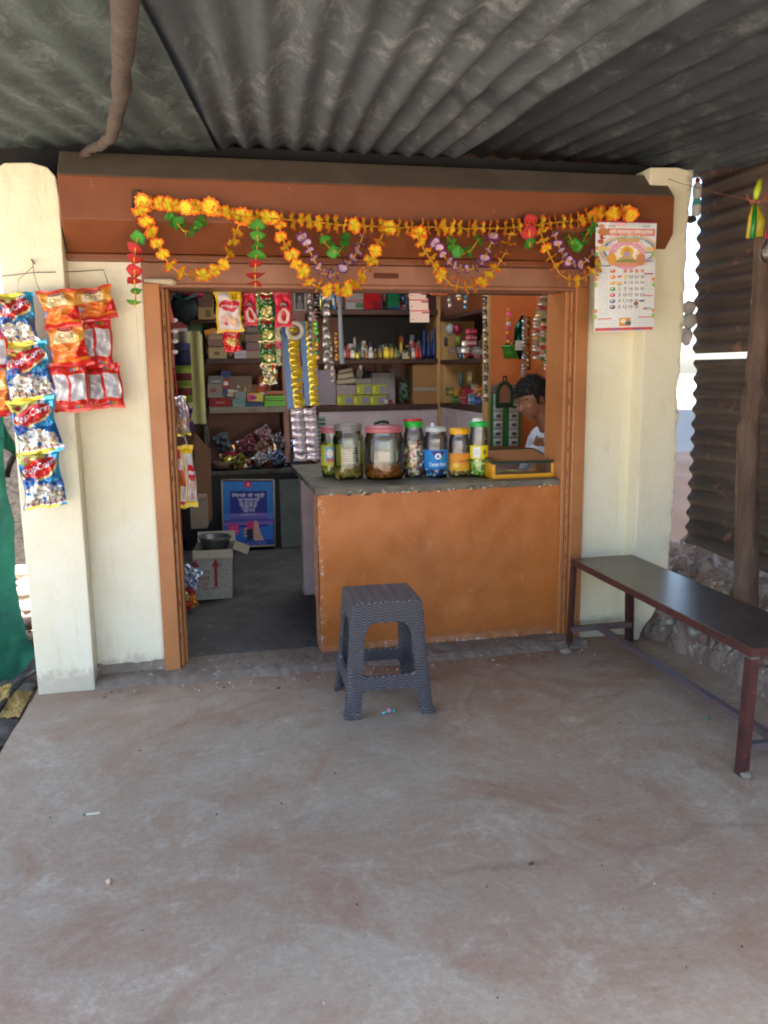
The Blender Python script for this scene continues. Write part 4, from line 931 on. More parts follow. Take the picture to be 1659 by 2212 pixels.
strand('hanging_tail', [V(0.269, -0.200, 2.023), V(0.267, -0.200, 1.978), V(0.268, -0.200, 1.944), V(0.260, -0.200, 1.897), V(0.255, -0.200, 1.854), V(0.251, -0.200, 1.812), V(0.251, -0.200, 1.751)], .036, lambda t: 'g' if t < .5 else 'r', .3)
strand('hanging_tail', [V(1.475, -0.210, 2.067), V(1.474, -0.220, 2.022), V(1.481, -0.210, 1.984), V(1.488, -0.200, 1.941)], .034, lambda t: 'r' if t < .5 else ('g' if t < .76 else 'w'), .6)

# white tube light stub / stick on the frame corner
m = MB(); m.tube([V(-0.211, -0.050, 1.793), V(-0.147, -0.060, 1.790), V(-0.095, -0.070, 1.786), V(-0.077, -0.070, 1.784)], [.007, .012, .017, .010], 10, C(188, 176, 150)); tag(m.build('cloth_roll', CLOTHM), 'short pale rolled cloth tied at the upper left corner of the frame', 'roll')

# ================================================================ CALENDAR
def calendar_cv():
    W_, K, RD = C(226, 232, 236), C(60, 60, 80), C(206, 44, 40)
    c = Cv(132, 226, W_)
    c.specks(0, 0, 1, 1, [C(216, 222, 228), C(232, 236, 238)], .3, 2)
    c.rect(.22, .955, .9, .99, C(206, 222, 220)); c.rect(.3, .96, .5, .99, C(230, 190, 200)); c.text('2018', .26, .958, .1, .014, K); c.text('2018', .82, .96, .1, .014, K)
    c.rect(.20, .875, .97, .94, RD); c.rect(.22, .882, .955, .934, C(222, 160, 150)); c.text('श्री महाराष्ट्र दिनदर्शिका', .585, .908, .70, .045, C(250, 244, 236))
    c.ell(.13, .905, .09, .035, C(190, 130, 80)); c.ell(.12, .86, .05, .02, C(170, 60, 50)); c.ell(.1, .955, .05, .02, C(200, 150, 140)); c.ell(.09, .82, .05, .022, C(180, 90, 84))
    for i, q in enumerate([(230, 150, 130), (240, 200, 130), (110, 190, 150), (70, 110, 190), (120, 90, 170)]):
        c.ring(.56, .74, .48-.02*i, .145-.008*i, .02, C(*q))
    c.rect(.22, .60, .80, .80, C(232, 190, 210)); c.ell(.52, .70, .30, .13, C(226, 160, 196)); c.ell(.52, .70, .2, .09, C(250, 240, 210)); c.specks(.22, .6, .8, .84, [C(240, 200, 150), C(206, 150, 190), C(240, 226, 200)], .25, 6, 2)
    c.rect(.36, .815, .72, .855, C(206, 172, 116)); c.rect(0.12, .86, .3, .873, W_)
    # generic seated figure with a halo
    c.ell(.52, .725, .10, .052, C(226, 180, 40)); c.ell(.52, .705, .055, .035, C(178, 160, 206)); c.ell(.52, .745, .045, .016, C(214, 150, 30)); c.ell(.52, .662, .12, .032, C(196, 170, 120)); c.ell(.52, .64, .22, .022, C(140, 150, 84)); c.ell(.52, .615, .28, .02, C(222, 150, 130))
    c.ell(.27, .665, .08, .05, C(226, 168, 70)); c.ell(.75, .66, .08, .055, C(206, 140, 96))
    for (x0, x1) in ((.05, .24), (.80, .98)):
        for k, (y, q) in enumerate(((.755, (222, 206, 140)), )): c.rect(x0, y-.02, x1, y+.02, C(*q))
        c.lines(x0, .60, x1, .72, 9, C(150, 150, 170), .3, 5, al=.5)
    for y, q in ((.727, (84, 84, 130)), (.645, (60, 100, 170)), (.53, (70, 80, 160)), (.525, (206, 50, 50))): c.rect(.81, y-.004, .97, y+.004, C(*q))
    c.rect(.05, .598, .25, .608, C(80, 90, 160)); c.lines(.05, .16, .22, .58, 26, C(170, 176, 190), .3, 6, al=.5)
    c.lines(.81, .34, .97, .52, 12, C(160, 164, 180), .3, 7, al=.5); c.rect(.80, .325, .97, .333, RD); c.lines(.81, .18, .97, .32, 8, C(170, 160, 176), .3, 8, al=.5)
    wk = [(214, 90, 60), (230, 130, 50), (226, 170, 50), (50, 150, 70), (206, 70, 120), (50, 100, 180), (50, 60, 110)]
    dv = '०१२३४५६७८९'
    for r in range(7):
        y = .555-.055*r
        c.ell(.29, y, .045, .018, C(*wk[r])); c.ell(.28, y+.004, .02, .008, C(240, 220, 200))
        for k in range(5):
            d = r-1+7*k; x = .40+.095*k
            if r == 0 and k: c.ell(x, y, .030, .016, C(206, 80, 74)); c.text('०१२३४५'[k], x, y, .03, .018, C(250, 230, 220)); continue
            if 0 < d < 32:
                s = str(d); c.text(s, x, y+.004, .028*len(s)+.01, .024, C(56, 60, 76)); c.rect(x-.02, y-.018, x+.02, y-.014, C(150, 150, 160))
    c.ell(.40, .503, .04, .01, C(226, 110, 80)); c.ell(.40, .44, .05, .02, C(226, 190, 150)); c.rect(.36, .425, .45, .43, C(110, 160, 60)); c.ell(.50, .50, .035, .015, C(236, 214, 140)); c.ell(.68, .255, .04, .018, C(150, 100, 60)); c.ell(.78, .28, .05, .01, C(90, 90, 150)); c.rect(.8, .20, .88, .215, C(206, 110, 110)); c.rect(.88, .2, .95, .215, C(110, 190, 210))
    c.rect(.05, .115, .27, .125, C(206, 80, 80)); c.rect(.72, .125, .95, .131, C(190, 90, 90)); c.rect(.40, .05, .59, .125, C(214, 150, 70)); c.ell(.47, .095, .05, .02, C(240, 226, 200)); c.ell(.55, .075, .05, .02, C(60, 110, 120)); c.lines(.05, .04, .38, .11, 6, C(176, 176, 190), .3, 9, al=.5); c.lines(.62, .04, .95, .11, 6, C(176, 176, 190), .3, 10, al=.5)
    c.rect(.02, .008, .98, .034, C(206, 60, 56)); c.rect(.25, .012, .42, .028, C(110, 90, 160)); c.rect(.66, .012, .8, .028, C(90, 80, 150)); c.lines(.05, .012, .95, .028, 1, C(236, 150, 150), .5, 11)
    for y in (.76, .48, .19):
        for x in (.02, .98): c.ell(x, y, .035, .018, C(230, 150, 90)); c.ell(x, y-.05, .03, .022, C(160, 204, 90))
    c.rect(0, .992, 1, 1, C(180, 40, 80)); return c
CAL = calendar_cv()
p00, p10, p11, p01 = V(1.819, -0.190, 1.566), V(2.104, -0.210, 1.571), V(2.118, -0.195, 2.064), V(1.811, -0.190, 2.063)
def calf(u, v):
    p = p00.lerp(p10, u).lerp(p01.lerp(p11, u), v); return (p.x, p.y-.012*math.sin(u*3.1)*(1-v)-.010*(1-v)**2*u*2, p.z)
cal = thing('wall_calendar', 'printed calendar with red heading and coloured picture hung from the shutter box', 'calendar', tuple(V(1.962, -0.190, 2.067)))
o = surf(CAL, calf, 'page', CARD, cal); o.matrix_parent_inverse = Matrix.Translation(-Vector(cal.location))
m = MB(); m.grid(lambda u, v: tuple(Vector(calf(1-u, v))+Vector((.002, .004, -.001))), 10, 14, C(214, 214, 210)); wbuild(m, 'back_pages', CARD, cal)
m = MB(); m.box(p01.x-.002, -.1955, p01.z-.003, p11.x+.002, -.184, p01.z+.005, C(150, 40, 70)); wbuild(m, 'top_strip', CARD, cal)

# wire from the box to the post with a striped packet and a small bottle
m = MB(); m.tube([V(2.235, -0.030, 2.306), V(2.197, -0.250, 2.229), V(2.174, -0.400, 2.181), V(2.111, -0.700, 2.089), V(2.098, -0.900, 2.030), V(2.040, -1.100, 1.982)], .0016, 5); tag(m.build('stretched_wire', M['copper_wire']), 'thin copper wire stretched from the shutter box to the wooden post', 'wire')
m = MB()
for k in range(3): m.tube([V(2.082, -0.900, 2.031)+V(0, 0, .01*k), V(2.116, -0.920, 2.018)+V(0, .01*k, -.012*k), V(2.141, -0.950, 2.027)+V(0, 0, .012*k)], .003, 6)
tag(m.build('wire_coil', M['copper_wire']), 'loops of copper wire wound by the post top', 'wire')
g = thing('striped_packet', 'narrow yellow and green packet tied to the wire at the upper right', 'packet', tuple(V(2.117, -0.900, 2.091)))
a, b = V(2.125, -0.900, 2.097), V(2.115, -0.900, 2.015); 
m = MB(); m.tube([V(2.137, -0.900, 2.104), V(2.128, -0.900, 2.063), V(2.120, -0.900, 2.022)], [.008, .014, .008], 8, C(170, 190, 40)); wbuild(m, 'upper_half', PLAST, g)
m = MB(); m.tube([V(2.119, -0.900, 2.015), V(2.111, -0.900, 1.964), V(2.104, -0.900, 1.888)], [.008, .013, .012], 6, C(206, 180, 40)); m.tube([V(2.125, -0.900, 2.016), V(2.140, -0.900, 1.948), V(2.142, -0.900, 1.893)], [.01, .026, .026], 6, C(170, 160, 40)); m.tube([V(2.103, -0.925, 2.007), V(2.100, -0.930, 1.942), V(2.096, -0.930, 1.884)], [.006, .010, .012], 6, C(24, 120, 50)); wbuild(m, 'lower_half', PLAST, g)
g = thing('hanging_bottle', 'small clear bottle with red cap hanging at the right edge', 'bottle', tuple(V(2.262, -0.800, 1.851)))
m = MB(); p = V(2.267, -0.800, 1.842); m.lathe([(.004, -.03), (.026, -.026), (.034, 0), (.028, .03), (.014, .055), (.012, .07)], 16, p); wbuild(m, 'bulb', PET, g)
m = MB(); m.lathe([(.015, .062), (.016, .09), (.004, .094)], 12, p, C(190, 30, 50)); wbuild(m, 'cap', PLAST, g)

# ================================================================ JARS ON THE COUNTER
random.seed(51)
ZC = .847
def lathe_col(m, prof, col, n=28): m.lathe(prof, n, (0, 0, 0), col)
def jar(lab, x0, x1, y, h, cap_h, capc, glass, neck=.82, label=None, cv=None, fill=None, knob=None, cap2=None, under=None):
    r = (x1-x0)/2; t = thing('sweet_jar', lab, 'jar', ((x0+x1)/2, y, ZC), rad(R_(-8, 8)), 'jars in a row along the counter')
    hb = h-cap_h; m = MB()
    m.lathe([(r*.3, .002), (r*.9, .002), (r*.98, .012), (r, .03), (r*1.005, hb*.5), (r, hb*.80), (r*.96, hb*.87), (r*neck, hb*.93), (r*neck, hb)], 32, cap=False)
    m.lathe([(r*.2, .007), (r*.88, .008)], 32, cap=False); m.build('body', glass, t)
    cr_ = r*neck*1.06; m = MB()
    prof = [(cr_*.5, hb-.002), (cr_, hb-.002), (cr_*1.02, hb+.004), (cr_*1.02, hb+cap_h*.8), (cr_*.95, hb+cap_h), (cr_*.2, hb+cap_h+.001)]
    m.lathe(prof, 28, (0, 0, 0), capc)
    for k in range(26):
        a = 2*math.pi*k/26; m.box(cr_*1.02, -.0012, hb+.006, cr_*1.035, .0012, hb+cap_h*.75, tuple(x*.85 for x in capc), T=Matrix.Rotation(a, 4, 'Z'))
    if under: m.lathe([(cr_*1.09, hb+cap_h), (cr_*1.09, hb+cap_h+.008), (cr_*.3, hb+cap_h+.009)], 24, (0, .01, 0), under)
    if cap2: m.lathe([(cr_*.6, hb+cap_h), (cr_*.62, hb+cap_h+.014), (cr_*.3, hb+cap_h+.016)], 20, (-.006, 0, 0), cap2)
    if knob: m.ball((-r*.25, 0, hb+cap_h+.010), .012, knob, 12, 8)
    m.build('lid', PLAST, t)
    if label:
        z0, z1 = label; c = cv
        surf(c, lambda u, v: ((r+.0012)*math.sin((u-.5)*2.9), -(r+.0012)*math.cos((u-.5)*2.9), z0+(z1-z0)*v), 'label', CARD, t)
    if fill: 
        m = MB(); fill(m, r*.93); stuff(m.build('sweets', PLAST, t))
    return t
def pile(cols, z1, size, long=1.6, n=150, inner=None):
    def f(m, r):
        m.lathe([(r*.1, .01), (r*.86, .012), (r*.88, z1*.9), (r*.5, z1*.98), (r*.05, z1)], 18, (0, 0, 0), inner or tuple(x*.6 for x in cols[0]))
        for i in range(n):
            a = R_(0, 6.28); z = R_(.012, z1); q = r-size*R_(.5, 1.2) if i % 4 else R_(0, r*.8); z = z if i % 4 else z1+R_(-.004, .006)
            T = Matrix.Translation((q*math.cos(a), q*math.sin(a), z)) @ Matrix.Rotation(R_(0, 6.28), 4, Vector((R_(-1, 1), R_(-1, 1), R_(-1, 1))).normalized())
            k = len(m.v); m.ball((0, 0, 0), size, random.choice(cols), 6, 4, jit=.1, sq=(long, 1, .8))
            for j in range(k, len(m.v)): m.v[j] = tuple(T @ Vector(m.v[j]))
    return f
def lv(bg, draw, w=64, h=40):
    c = Cv(w, h, bg); draw(c); return c
R = (0.612, 0.730, 0.847, 1.100, 0.44); jar('squat jar of lime sweets with pink lid half hidden behind the tall glass jar', R[0], R[1], .50, R[3]-R[2]+.01, .030, C(196, 112, 130), GLASS, .95, fill=pile([C(200, 196, 60), C(176, 184, 50), C(220, 214, 90)], .17, .010), label=(.06, .17), cv=lv(C(200, 196, 70), lambda c: (c.rect(.25, .2, .6, .9, C(110, 190, 220)), c.ell(.4, .6, .1, .2, C(240, 240, 240)), c.rect(.3, .2, .5, .35, C(206, 100, 120)))))
R = (0.659, 0.819, 0.840, 1.123, 0.35); jar('large round glass jar with grey steel lid and pale yellow biscuits at its bottom', R[0], R[1], .385, R[3]-R[2], .032, C(128, 124, 124), GLASS, .84, fill=pile([C(206, 170, 70), C(190, 156, 66), C(222, 190, 100)], .042, .014, 1.3, 60))
R = (0.814, 1.019, 0.840, 1.112, 0.3); jar('widest glass jar with pink lid and a heap of orange sweets', R[0], R[1], .325, R[3]-R[2], .030, C(190, 108, 116), GLASS, .9, fill=pile([C(216, 124, 30), C(200, 110, 26)], .055, .009, 1.2, 130))
R = (1.025, 1.132, 0.845, 1.145, 0.32); jar('tall clear jar with green lid full of mixed wrapped toffees', R[0], R[1], .34, R[3]-R[2]-.008, .030, C(20, 180, 50), PET, .84, fill=pile([C(214, 206, 196), C(160, 70, 80), C(220, 200, 90), C(120, 130, 90), C(236, 230, 224), C(96, 80, 110), C(150, 120, 80)], .18, .010, 1.7, 330), under=C(200, 30, 40))
def cf_(c):
    c.tri([(.32, .92), (.72, .92), (.52, .40)], C(70, 40, 120)); c.ell(.52, .66, .09, .16, C(240, 244, 250)); c.ell(.52, .66, .04, .09, C(60, 110, 190)); c.ell(.6, .52, .05, .06, C(60, 160, 90)); c.text('Center fresh', .52, .26, .50, .20, C(244, 248, 252)); c.grad(0, .08, C(20, 110, 190), C(30, 130, 210))
R = (1.126, 1.252, 0.842, 1.113, 0.29); jar('clear jar with wide blue label and blue sweets, white knob behind its lid', R[0], R[1], .31, R[3]-R[2]-.012, .020, C(196, 204, 206), PET, .84, label=(.045, .145), cv=lv(C(30, 134, 214), cf_, 90, 50), fill=pile([C(30, 110, 200), C(90, 190, 230), C(210, 230, 240), C(20, 70, 150)], .10, .010, 1.5, 200), knob=C(220, 226, 240))
R = (1.256, 1.367, 0.842, 1.099, 0.27); jar('short clear jar with yellow lid and orange label', R[0], R[1], .29, R[3]-R[2]-.006, .028, C(240, 180, 20), PET, .86, label=(.035, .125), cv=lv(C(226, 150, 50), lambda c: (c.grad(0, .5, C(236, 190, 40), C(224, 140, 50)), c.text('candy', .6, .55, .4, .22, C(96, 60, 50), .05), c.ell(.3, .3, .1, .14, C(240, 210, 90)), c.rect(0, .9, 1, 1, C(206, 130, 50)))), fill=pile([C(230, 190, 90), C(214, 160, 60), C(240, 226, 170)], .09, .010, 1.5, 150))
R = (1.358, 1.454, 0.843, 1.142, 0.23); jar('slim tall clear jar with green lid, yellow label and lime sweets', R[0], R[1], .25, R[3]-R[2]-.012, .026, C(20, 186, 80), PET, .9, label=(.095, .165), cv=lv(C(222, 214, 30), lambda c: (c.rect(.2, .12, .48, .88, C(232, 234, 238)), c.ell(.66, .5, .06, .2, C(150, 90, 50)), c.lines(.22, .3, .46, .7, 4, C(190, 196, 206), .4, 3))), fill=pile([C(150, 200, 60), C(176, 216, 90), C(214, 232, 160), C(120, 176, 50)], .085, .010, 1.5, 150), cap2=C(232, 238, 236))
# yellow tray box with lid at the right end of the counter
A, B, Dp = V(1.428, 0.173, 0.847), V(1.771, 0.102, 0.847), 0
bx = thing('display_box', 'yellow display box with brown lid, dark green rim and clear front holding pens', 'display box', (A.x, .10, ZC))
x1_ = B.x-A.x; D_ = .30; H_ = .085
m = MB(); m.box(0, 0, 0, x1_, .012, .022); m.box(0, 0, .022, .018, .014, H_-.01); m.box(x1_-.022, 0, .022, x1_, .014, H_-.01); m.box(0, .0125, 0, .008, D_, H_-.004); m.box(x1_-.008, .0145, 0, x1_, D_, H_-.004); m.box(.008, .0125, 0, x1_-.008, D_, .006)
for i in range(len(m.c)): m.c[i] = C(236, 168, 24)
m.build('tray', PLAST, bx, bevel=.003, weld=True)
m = MB(); m.box(.018, .004, .022, x1_-.022, .006, H_-.01); m.build('clear_front', PET, bx)
# lid slopes up towards the back
T = Matrix.Translation((0, 0, H_-.008)) @ Matrix.Rotation(rad(7), 4, 'X')
m = MB(); G = C(24, 56, 44)
m.box(-.004, -.006, 0, x1_+.004, .012, .012, G, T=T); m.box(-.004, D_-.012, 0, x1_+.004, D_+.004, .012, G, T=T); m.box(-.004, .0125, 0, .012, D_-.0125, .012, G, T=T); m.box(x1_-.010, .0125, 0, x1_+.004, D_-.0125, .012, G, T=T); m.build('rim', PLAST, bx, bevel=.002, weld=True)
m = MB(); m.box(.0125, .0125, .003, x1_-.0105, D_-.0125, .008, C(158, 104, 56), T=T); m.build('lid_panel', CARD, bx)
cols = [C(214, 210, 70), C(60, 150, 210), C(200, 80, 140), C(214, 190, 90), C(120, 70, 60), C(210, 214, 216), C(200, 206, 60), C(80, 140, 200)]
PN = ['olive yellow', 'sky blue', 'pink', 'mustard', 'dark brown', 'white', 'lime yellow', 'steel blue']
for i in range(8):
    x = .03+R_(0, x1_-.15); z = .012+R_(0, .035); a = R_(-.35, .35); L = R_(.09, .15)
    m = MB(); m.tube([(x, .02+i*.016, z), (x+L*math.cos(a)*.9, .03+i*.018, z+max(-.005, L*math.sin(a)*.35))], .004, 6, cols[i % 8]); o = m.build('pen', PLAST)
    tag(o, PN[i]+' pen lying inside the yellow display box behind its clear front', 'pen', 'pens inside the yellow display box'); o.location = bx.location
    
# ================================================================ SHOPKEEPER
def man():
    t = thing('person', 'man with short black hair and white shirt looking down behind the counter', 'person', (1.99, .52, .03))
    P0 = Vector((0, 0, 0)); hc = Vector((1.808, .50, 1.238)); al = rad(24)
    F = Vector((-math.cos(al), -.10, -math.sin(al))).normalized(); Sd = Vector((0, 0, 1)).cross(F).normalized(); U = F.cross(Sd)
    def hp(f, s, u): return hc+(F*f+Sd*s+U*u)*.90
    def ell(m, f, s, u, rf, rs, ru, col=(.5, .5, .5), seg=18, ring=12):
        k = len(m.v); m.ball((0, 0, 0), 1, col, seg, ring)
        for j in range(k, len(m.v)):
            v = m.v[j]; m.v[j] = tuple(hp(f+v[0]*rf, s+v[1]*rs, u+v[2]*ru))
    m = MB()
    ell(m, -.008, 0, .022, .098, .076, .098); ell(m, .030, 0, -.038, .062, .058, .078); ell(m, .062, 0, -.010, .034, .046, .05); ell(m, .062, 0, .034, .034, .05, .02)
    ell(m, .060, 0, -.096, .026, .024, .022); ell(m, .084, 0, -.060, .018, .024, .008); ell(m, .082, 0, -.072, .016, .020, .007)
    m.tube([tuple(hp(.086, 0, .016)), tuple(hp(.104, 0, -.012)), tuple(hp(.112, 0, -.030)), tuple(hp(.09, 0, -.042))], [.008, .010, .014, .010], 8)
    for s in (-1, 1):
        ell(m, -.012, s*.078, -.010, .020, .009, .030); ell(m, .050, s*.040, -.028, .025, .018, .022)
    nk = Vector((1.925, .51, 1.045)); m.tube([tuple(hp(-.01, 0, -.03)), tuple(hp(-.03, 0, -.10)), tuple(nk)], [.052, .055, .062], 14)
    m.tube([tuple(nk), (1.955, .515, .955), (1.99, .52, .80), (2.01, .52, .66), (2.02, .52, .54)], [.09, .15, .145, .135, .15], 18)
    sh = {}
    for s in (-1, 1):
        S0 = Vector((1.935, .515+s*.165, .995)); E = Vector((1.87, .52+s*.21, .745)); Wr = Vector((1.69, .52+s*.13, .665)); K = Vector((1.62, .52+s*.12, .515)); An = Vector((1.70, .52+s*.12, .11))
        sh[s] = (S0, E, Wr, K, An)
        m.tube([tuple(nk-Vector((0, 0, .05))), tuple(S0)], [.06, .062], 12); m.tube([tuple(S0), tuple(S0.lerp(E, .5)), tuple(E)], [.058, .048, .040], 12); m.tube([tuple(E), tuple(E.lerp(Wr, .3)), tuple(Wr)], [.040, .040, .027], 12)
        d = (Wr-E).normalized(); side = Vector((0, 1, 0)); pal = Wr+d*.05
        k = len(m.v); m.ball(tuple(Wr+d*.045), .042, seg=12, ring=8, sq=(1.05, .95, .42))
        for q in range(4):
            b = Wr+d*.075+side*(-.027+.018*q); L = (.062, .072, .068, .054)[q]
            m.tube([tuple(b), tuple(b+d*L*.5+V(0, 0, -.004)), tuple(b+d*L*.85+V(0, 0, -.022)), tuple(b+d*L*.9+V(0, 0, -.036))], [.010, .009, .008, .007], 8)
        m.tube([tuple(Wr+d*.02-side*s*.028), tuple(Wr+d*.05-side*s*.050), tuple(Wr+d*.08-side*s*.052)], [.012, .010, .008], 8)
        hip = Vector((2.01, .52+s*.09, .535)); m.tube([tuple(hip), tuple(hip.lerp(K, .5)), tuple(K)], [.088, .075, .058], 14); m.tube([tuple(K), tuple(K.lerp(An, .35)), tuple(An)], [.056, .052, .036], 12)
        k = len(m.v); m.tube([tuple(An+V(.03, 0, -.03)), tuple(An+V(-.06, 0, -.045)), tuple(An+V(-.15, 0, -.055))], [.038, .038, .022], 12)
    bo = wbuild(m, 'body', M['skin'], t)
    rm = bo.modifiers.new('remesh', 'REMESH'); rm.mode = 'VOXEL'; rm.voxel_size = .0055; rm.use_smooth_shade = True
    sm = bo.modifiers.new('smooth', 'SMOOTH'); sm.factor = .6; sm.iterations = 4
    def cloth(name, tubes, mat, vs=.008):
        mm = MB()
        for pts, rs in tubes: mm.tube([tuple(p) for p in pts], rs, 14)
        o = wbuild(mm, name, mat, t); r = o.modifiers.new('remesh', 'REMESH'); r.mode = 'VOXEL'; r.voxel_size = vs; r.use_smooth_shade = True
        q = o.modifiers.new('smooth', 'SMOOTH'); q.factor = .6; q.iterations = 5
    tb = [([nk+V(.01, 0, -.02), V(1.950, .515, .955), V(1.99, .52, .80), V(2.01, .52, .66), V(2.02, .52, .50)], [.088, .170, .165, .155, .172]), ([nk+V(-.004, 0, .012), nk+V(.004, 0, -.03)], [.070, .085])]
    for s in (-1, 1):
        S0, E, Wr, K, An = sh[s]; tb += [([nk-Vector((0, 0, .05)), S0], [.074, .078]), ([S0, S0.lerp(E, .5), E.lerp(S0, .1)], [.076, .068, .064])]
    cloth('shirt', tb, M['white_shirt'])
    tb = [([V(2.02, .52, .62), V(2.02, .52, .50)], [.16, .17])]
    for s in (-1, 1):
        S0, E, Wr, K, An = sh[s]; hip = Vector((2.01, .52+s*.09, .535)); tb += [([hip, hip.lerp(K, .5), K], [.100, .088, .070]), ([K, K.lerp(An, .5), An], [.069, .062, .055])]
    cloth('trousers', tb, M['trousers'])
    # hair: shell over the cranium, open at the face
    hm = MB()
    def hair(u, v):
        th = rad(3+v*(122-10*math.cos(2*math.pi*u))); ph = 2*math.pi*u
        f = -.010+.106*math.sin(th)*math.cos(ph); s_ = .086*math.sin(th)*math.sin(ph); uu = .026+.108*math.cos(th)
        front = max(0, math.cos(ph)); lim = .050+.0*front
        hl = .050+.012*nz(u*14, 2)
        if f > .018+.012*nz(u*9, 2) and uu < hl: uu = hl; f = min(f, .088)
        n_ = .007*nz(u*50, v*30, 1.0)+.004*nz(u*120, v*70, 1.0)
        return tuple(hp(f+n_, s_+n_, uu+.004+n_))
    hm.grid(hair, 150, 80)
    for i in range(900):
        u = random.random(); v = random.random()**.6; b_ = Vector(hair(u, v)); o_ = (b_-hc).normalized(); ph = math.cos(2*math.pi*u)
        dr = (o_*.5+F*(.7 if ph > 0 else -.1)+Vector((R_(-.5, .5), R_(-.5, .5), R_(-.6, .2)))).normalized(); L = R_(.010, .022)
        hm.tube([tuple(b_-o_*.004), tuple(b_+dr*L*.6+o_*.003), tuple(b_+dr*L)], [.0022, .0016, .0004], 4)
    ho = wbuild(hm, 'hair', M['hair'], t)
    hm = MB()
    for s in (-1, 1):
        for i in range(5): ell(hm, .078-.003*i, s*(.018+.008*i), .026+.002*math.sin(i), .006, .006, .004, seg=8, ring=5)
        ell(hm, .088, s*.012, -.050, .008, .014, .0045, seg=8, ring=5)
    wbuild(hm, 'eyebrow_and_moustache', M['hair'], t)
    for s in (-1, 1):
        hm = MB(); ell(hm, .074, s*.031, -.001, .010, .013, .003, C(26, 18, 16), 12, 8); ell(hm, .081, s*.031, -.003, .004, .005, .003, C(80, 70, 64), 8, 6); wbuild(hm, 'eye', PLAST, t)
    return t
man()
m = MB(); m.box(-.16, -.15, .0, -.13, -.12, .37); m.box(.13, -.15, .0, .16, -.12, .37); m.box(-.16, .12, .0, -.13, .15, .37); m.box(.13, .12, .0, .16, .15, .37); m.box(-.17, -.16, .37, .17, .16, .395)
tag(m.build('wooden_stool', M['dark_shelf_wood'], loc=(2.05, .52, .032), bevel=.003, weld=True), 'low wooden stool the man behind the counter sits on', 'stool')

# ================================================================ BACK SHELVES
random.seed(61)
YF = 2.65
sh = thing('wall_shelving', 'built-in masonry shelving with dark wooden boards across the back of the shop', 'shelving', (1.0, 2.8, .03))
def wb(name, R, y1, mat, zt=0, **k):
    mm = MB(); mm.box(R[0], R[4], R[2], R[1], y1, R[3]); return wbuild(mm, name, mat, sh, bevel=.003, weld=True, **k)
wb('shelf_board', (0.061, 0.648, 1.088, 1.138, 2.65), 3.03, M['pale_shelf_stone']); wb('shelf_board', (0.058, 0.617, 1.462, 1.504, 2.65), 3.03, M['dark_shelf_wood']); wb('shelf_board', (-0.085, 0.760, 1.772, 1.800, 2.75), 3.03, M['dark_shelf_wood'])
for r_ in ((0.908, 1.881, 1.831, 1.870, 2.65), (0.898, 1.880, 1.452, 1.488, 2.65), (0.885, 1.880, 1.087, 1.128, 2.65)): wb('shelf_board', r_, 3.03, M['dark_shelf_wood'])
wb('shelf_upright', (0.628, 0.671, 0.689, 1.968, 2.66), 3.03, M['pink_wall']); wb('shelf_upright', (0.865, 0.909, 0.680, 1.858, 2.66), 3.03, M['pink_wall']); wb('shelf_upright', (0.014, 0.053, 0.706, 1.136, 2.7), 3.03, M['stone_dark'])
wb('shelf_upright', (1.875, 1.907, 0.644, 1.976, 2.66), 3.03, M['ochre_plaster'])
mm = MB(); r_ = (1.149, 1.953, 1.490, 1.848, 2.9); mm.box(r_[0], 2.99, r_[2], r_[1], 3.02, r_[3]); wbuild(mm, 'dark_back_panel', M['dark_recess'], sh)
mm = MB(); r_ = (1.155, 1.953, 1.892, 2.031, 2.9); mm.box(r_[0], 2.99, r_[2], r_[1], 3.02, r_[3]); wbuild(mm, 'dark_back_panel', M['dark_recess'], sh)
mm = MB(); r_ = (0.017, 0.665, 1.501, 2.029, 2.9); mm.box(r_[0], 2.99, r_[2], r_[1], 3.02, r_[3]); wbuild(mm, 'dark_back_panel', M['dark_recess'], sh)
mm = MB(); r_ = (0.882, 1.880, 0.626, 1.084, 2.65); mm.box(r_[0], 2.66, .03, r_[1], 2.69, r_[3]); wbuild(mm, 'lower_panel', M['mauve_wall'], sh)
# side shelves along the right wall
ss = thing('side_shelving', 'plastered shelving with dark boards on the right side of the shop', 'shelving', (1.95, 2.1, .03))
def side(name, z0, z1, mat, x0=1.9, ya=1.56, yb=2.66):
    mm = MB(); mm.box(x0, ya, z0, 2.2, yb, z1); wbuild(mm, name, mat, ss, bevel=.003, weld=True)
side('shelf_board', 1.105, 1.135, M['dark_shelf_wood']); side('shelf_board', 1.44, 1.475, M['dark_shelf_wood']); side('shelf_board', 1.78, 1.81, M['dark_shelf_wood'])
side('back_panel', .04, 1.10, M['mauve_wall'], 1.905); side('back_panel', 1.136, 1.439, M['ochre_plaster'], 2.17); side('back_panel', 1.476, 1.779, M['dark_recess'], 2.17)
side('shelf_upright', 1.476, 1.779, M['ochre_plaster'], 1.9, 2.60, 2.66); side('shelf_upright', 1.136, 1.439, M['ochre_plaster'], 1.9, 2.56, 2.66)

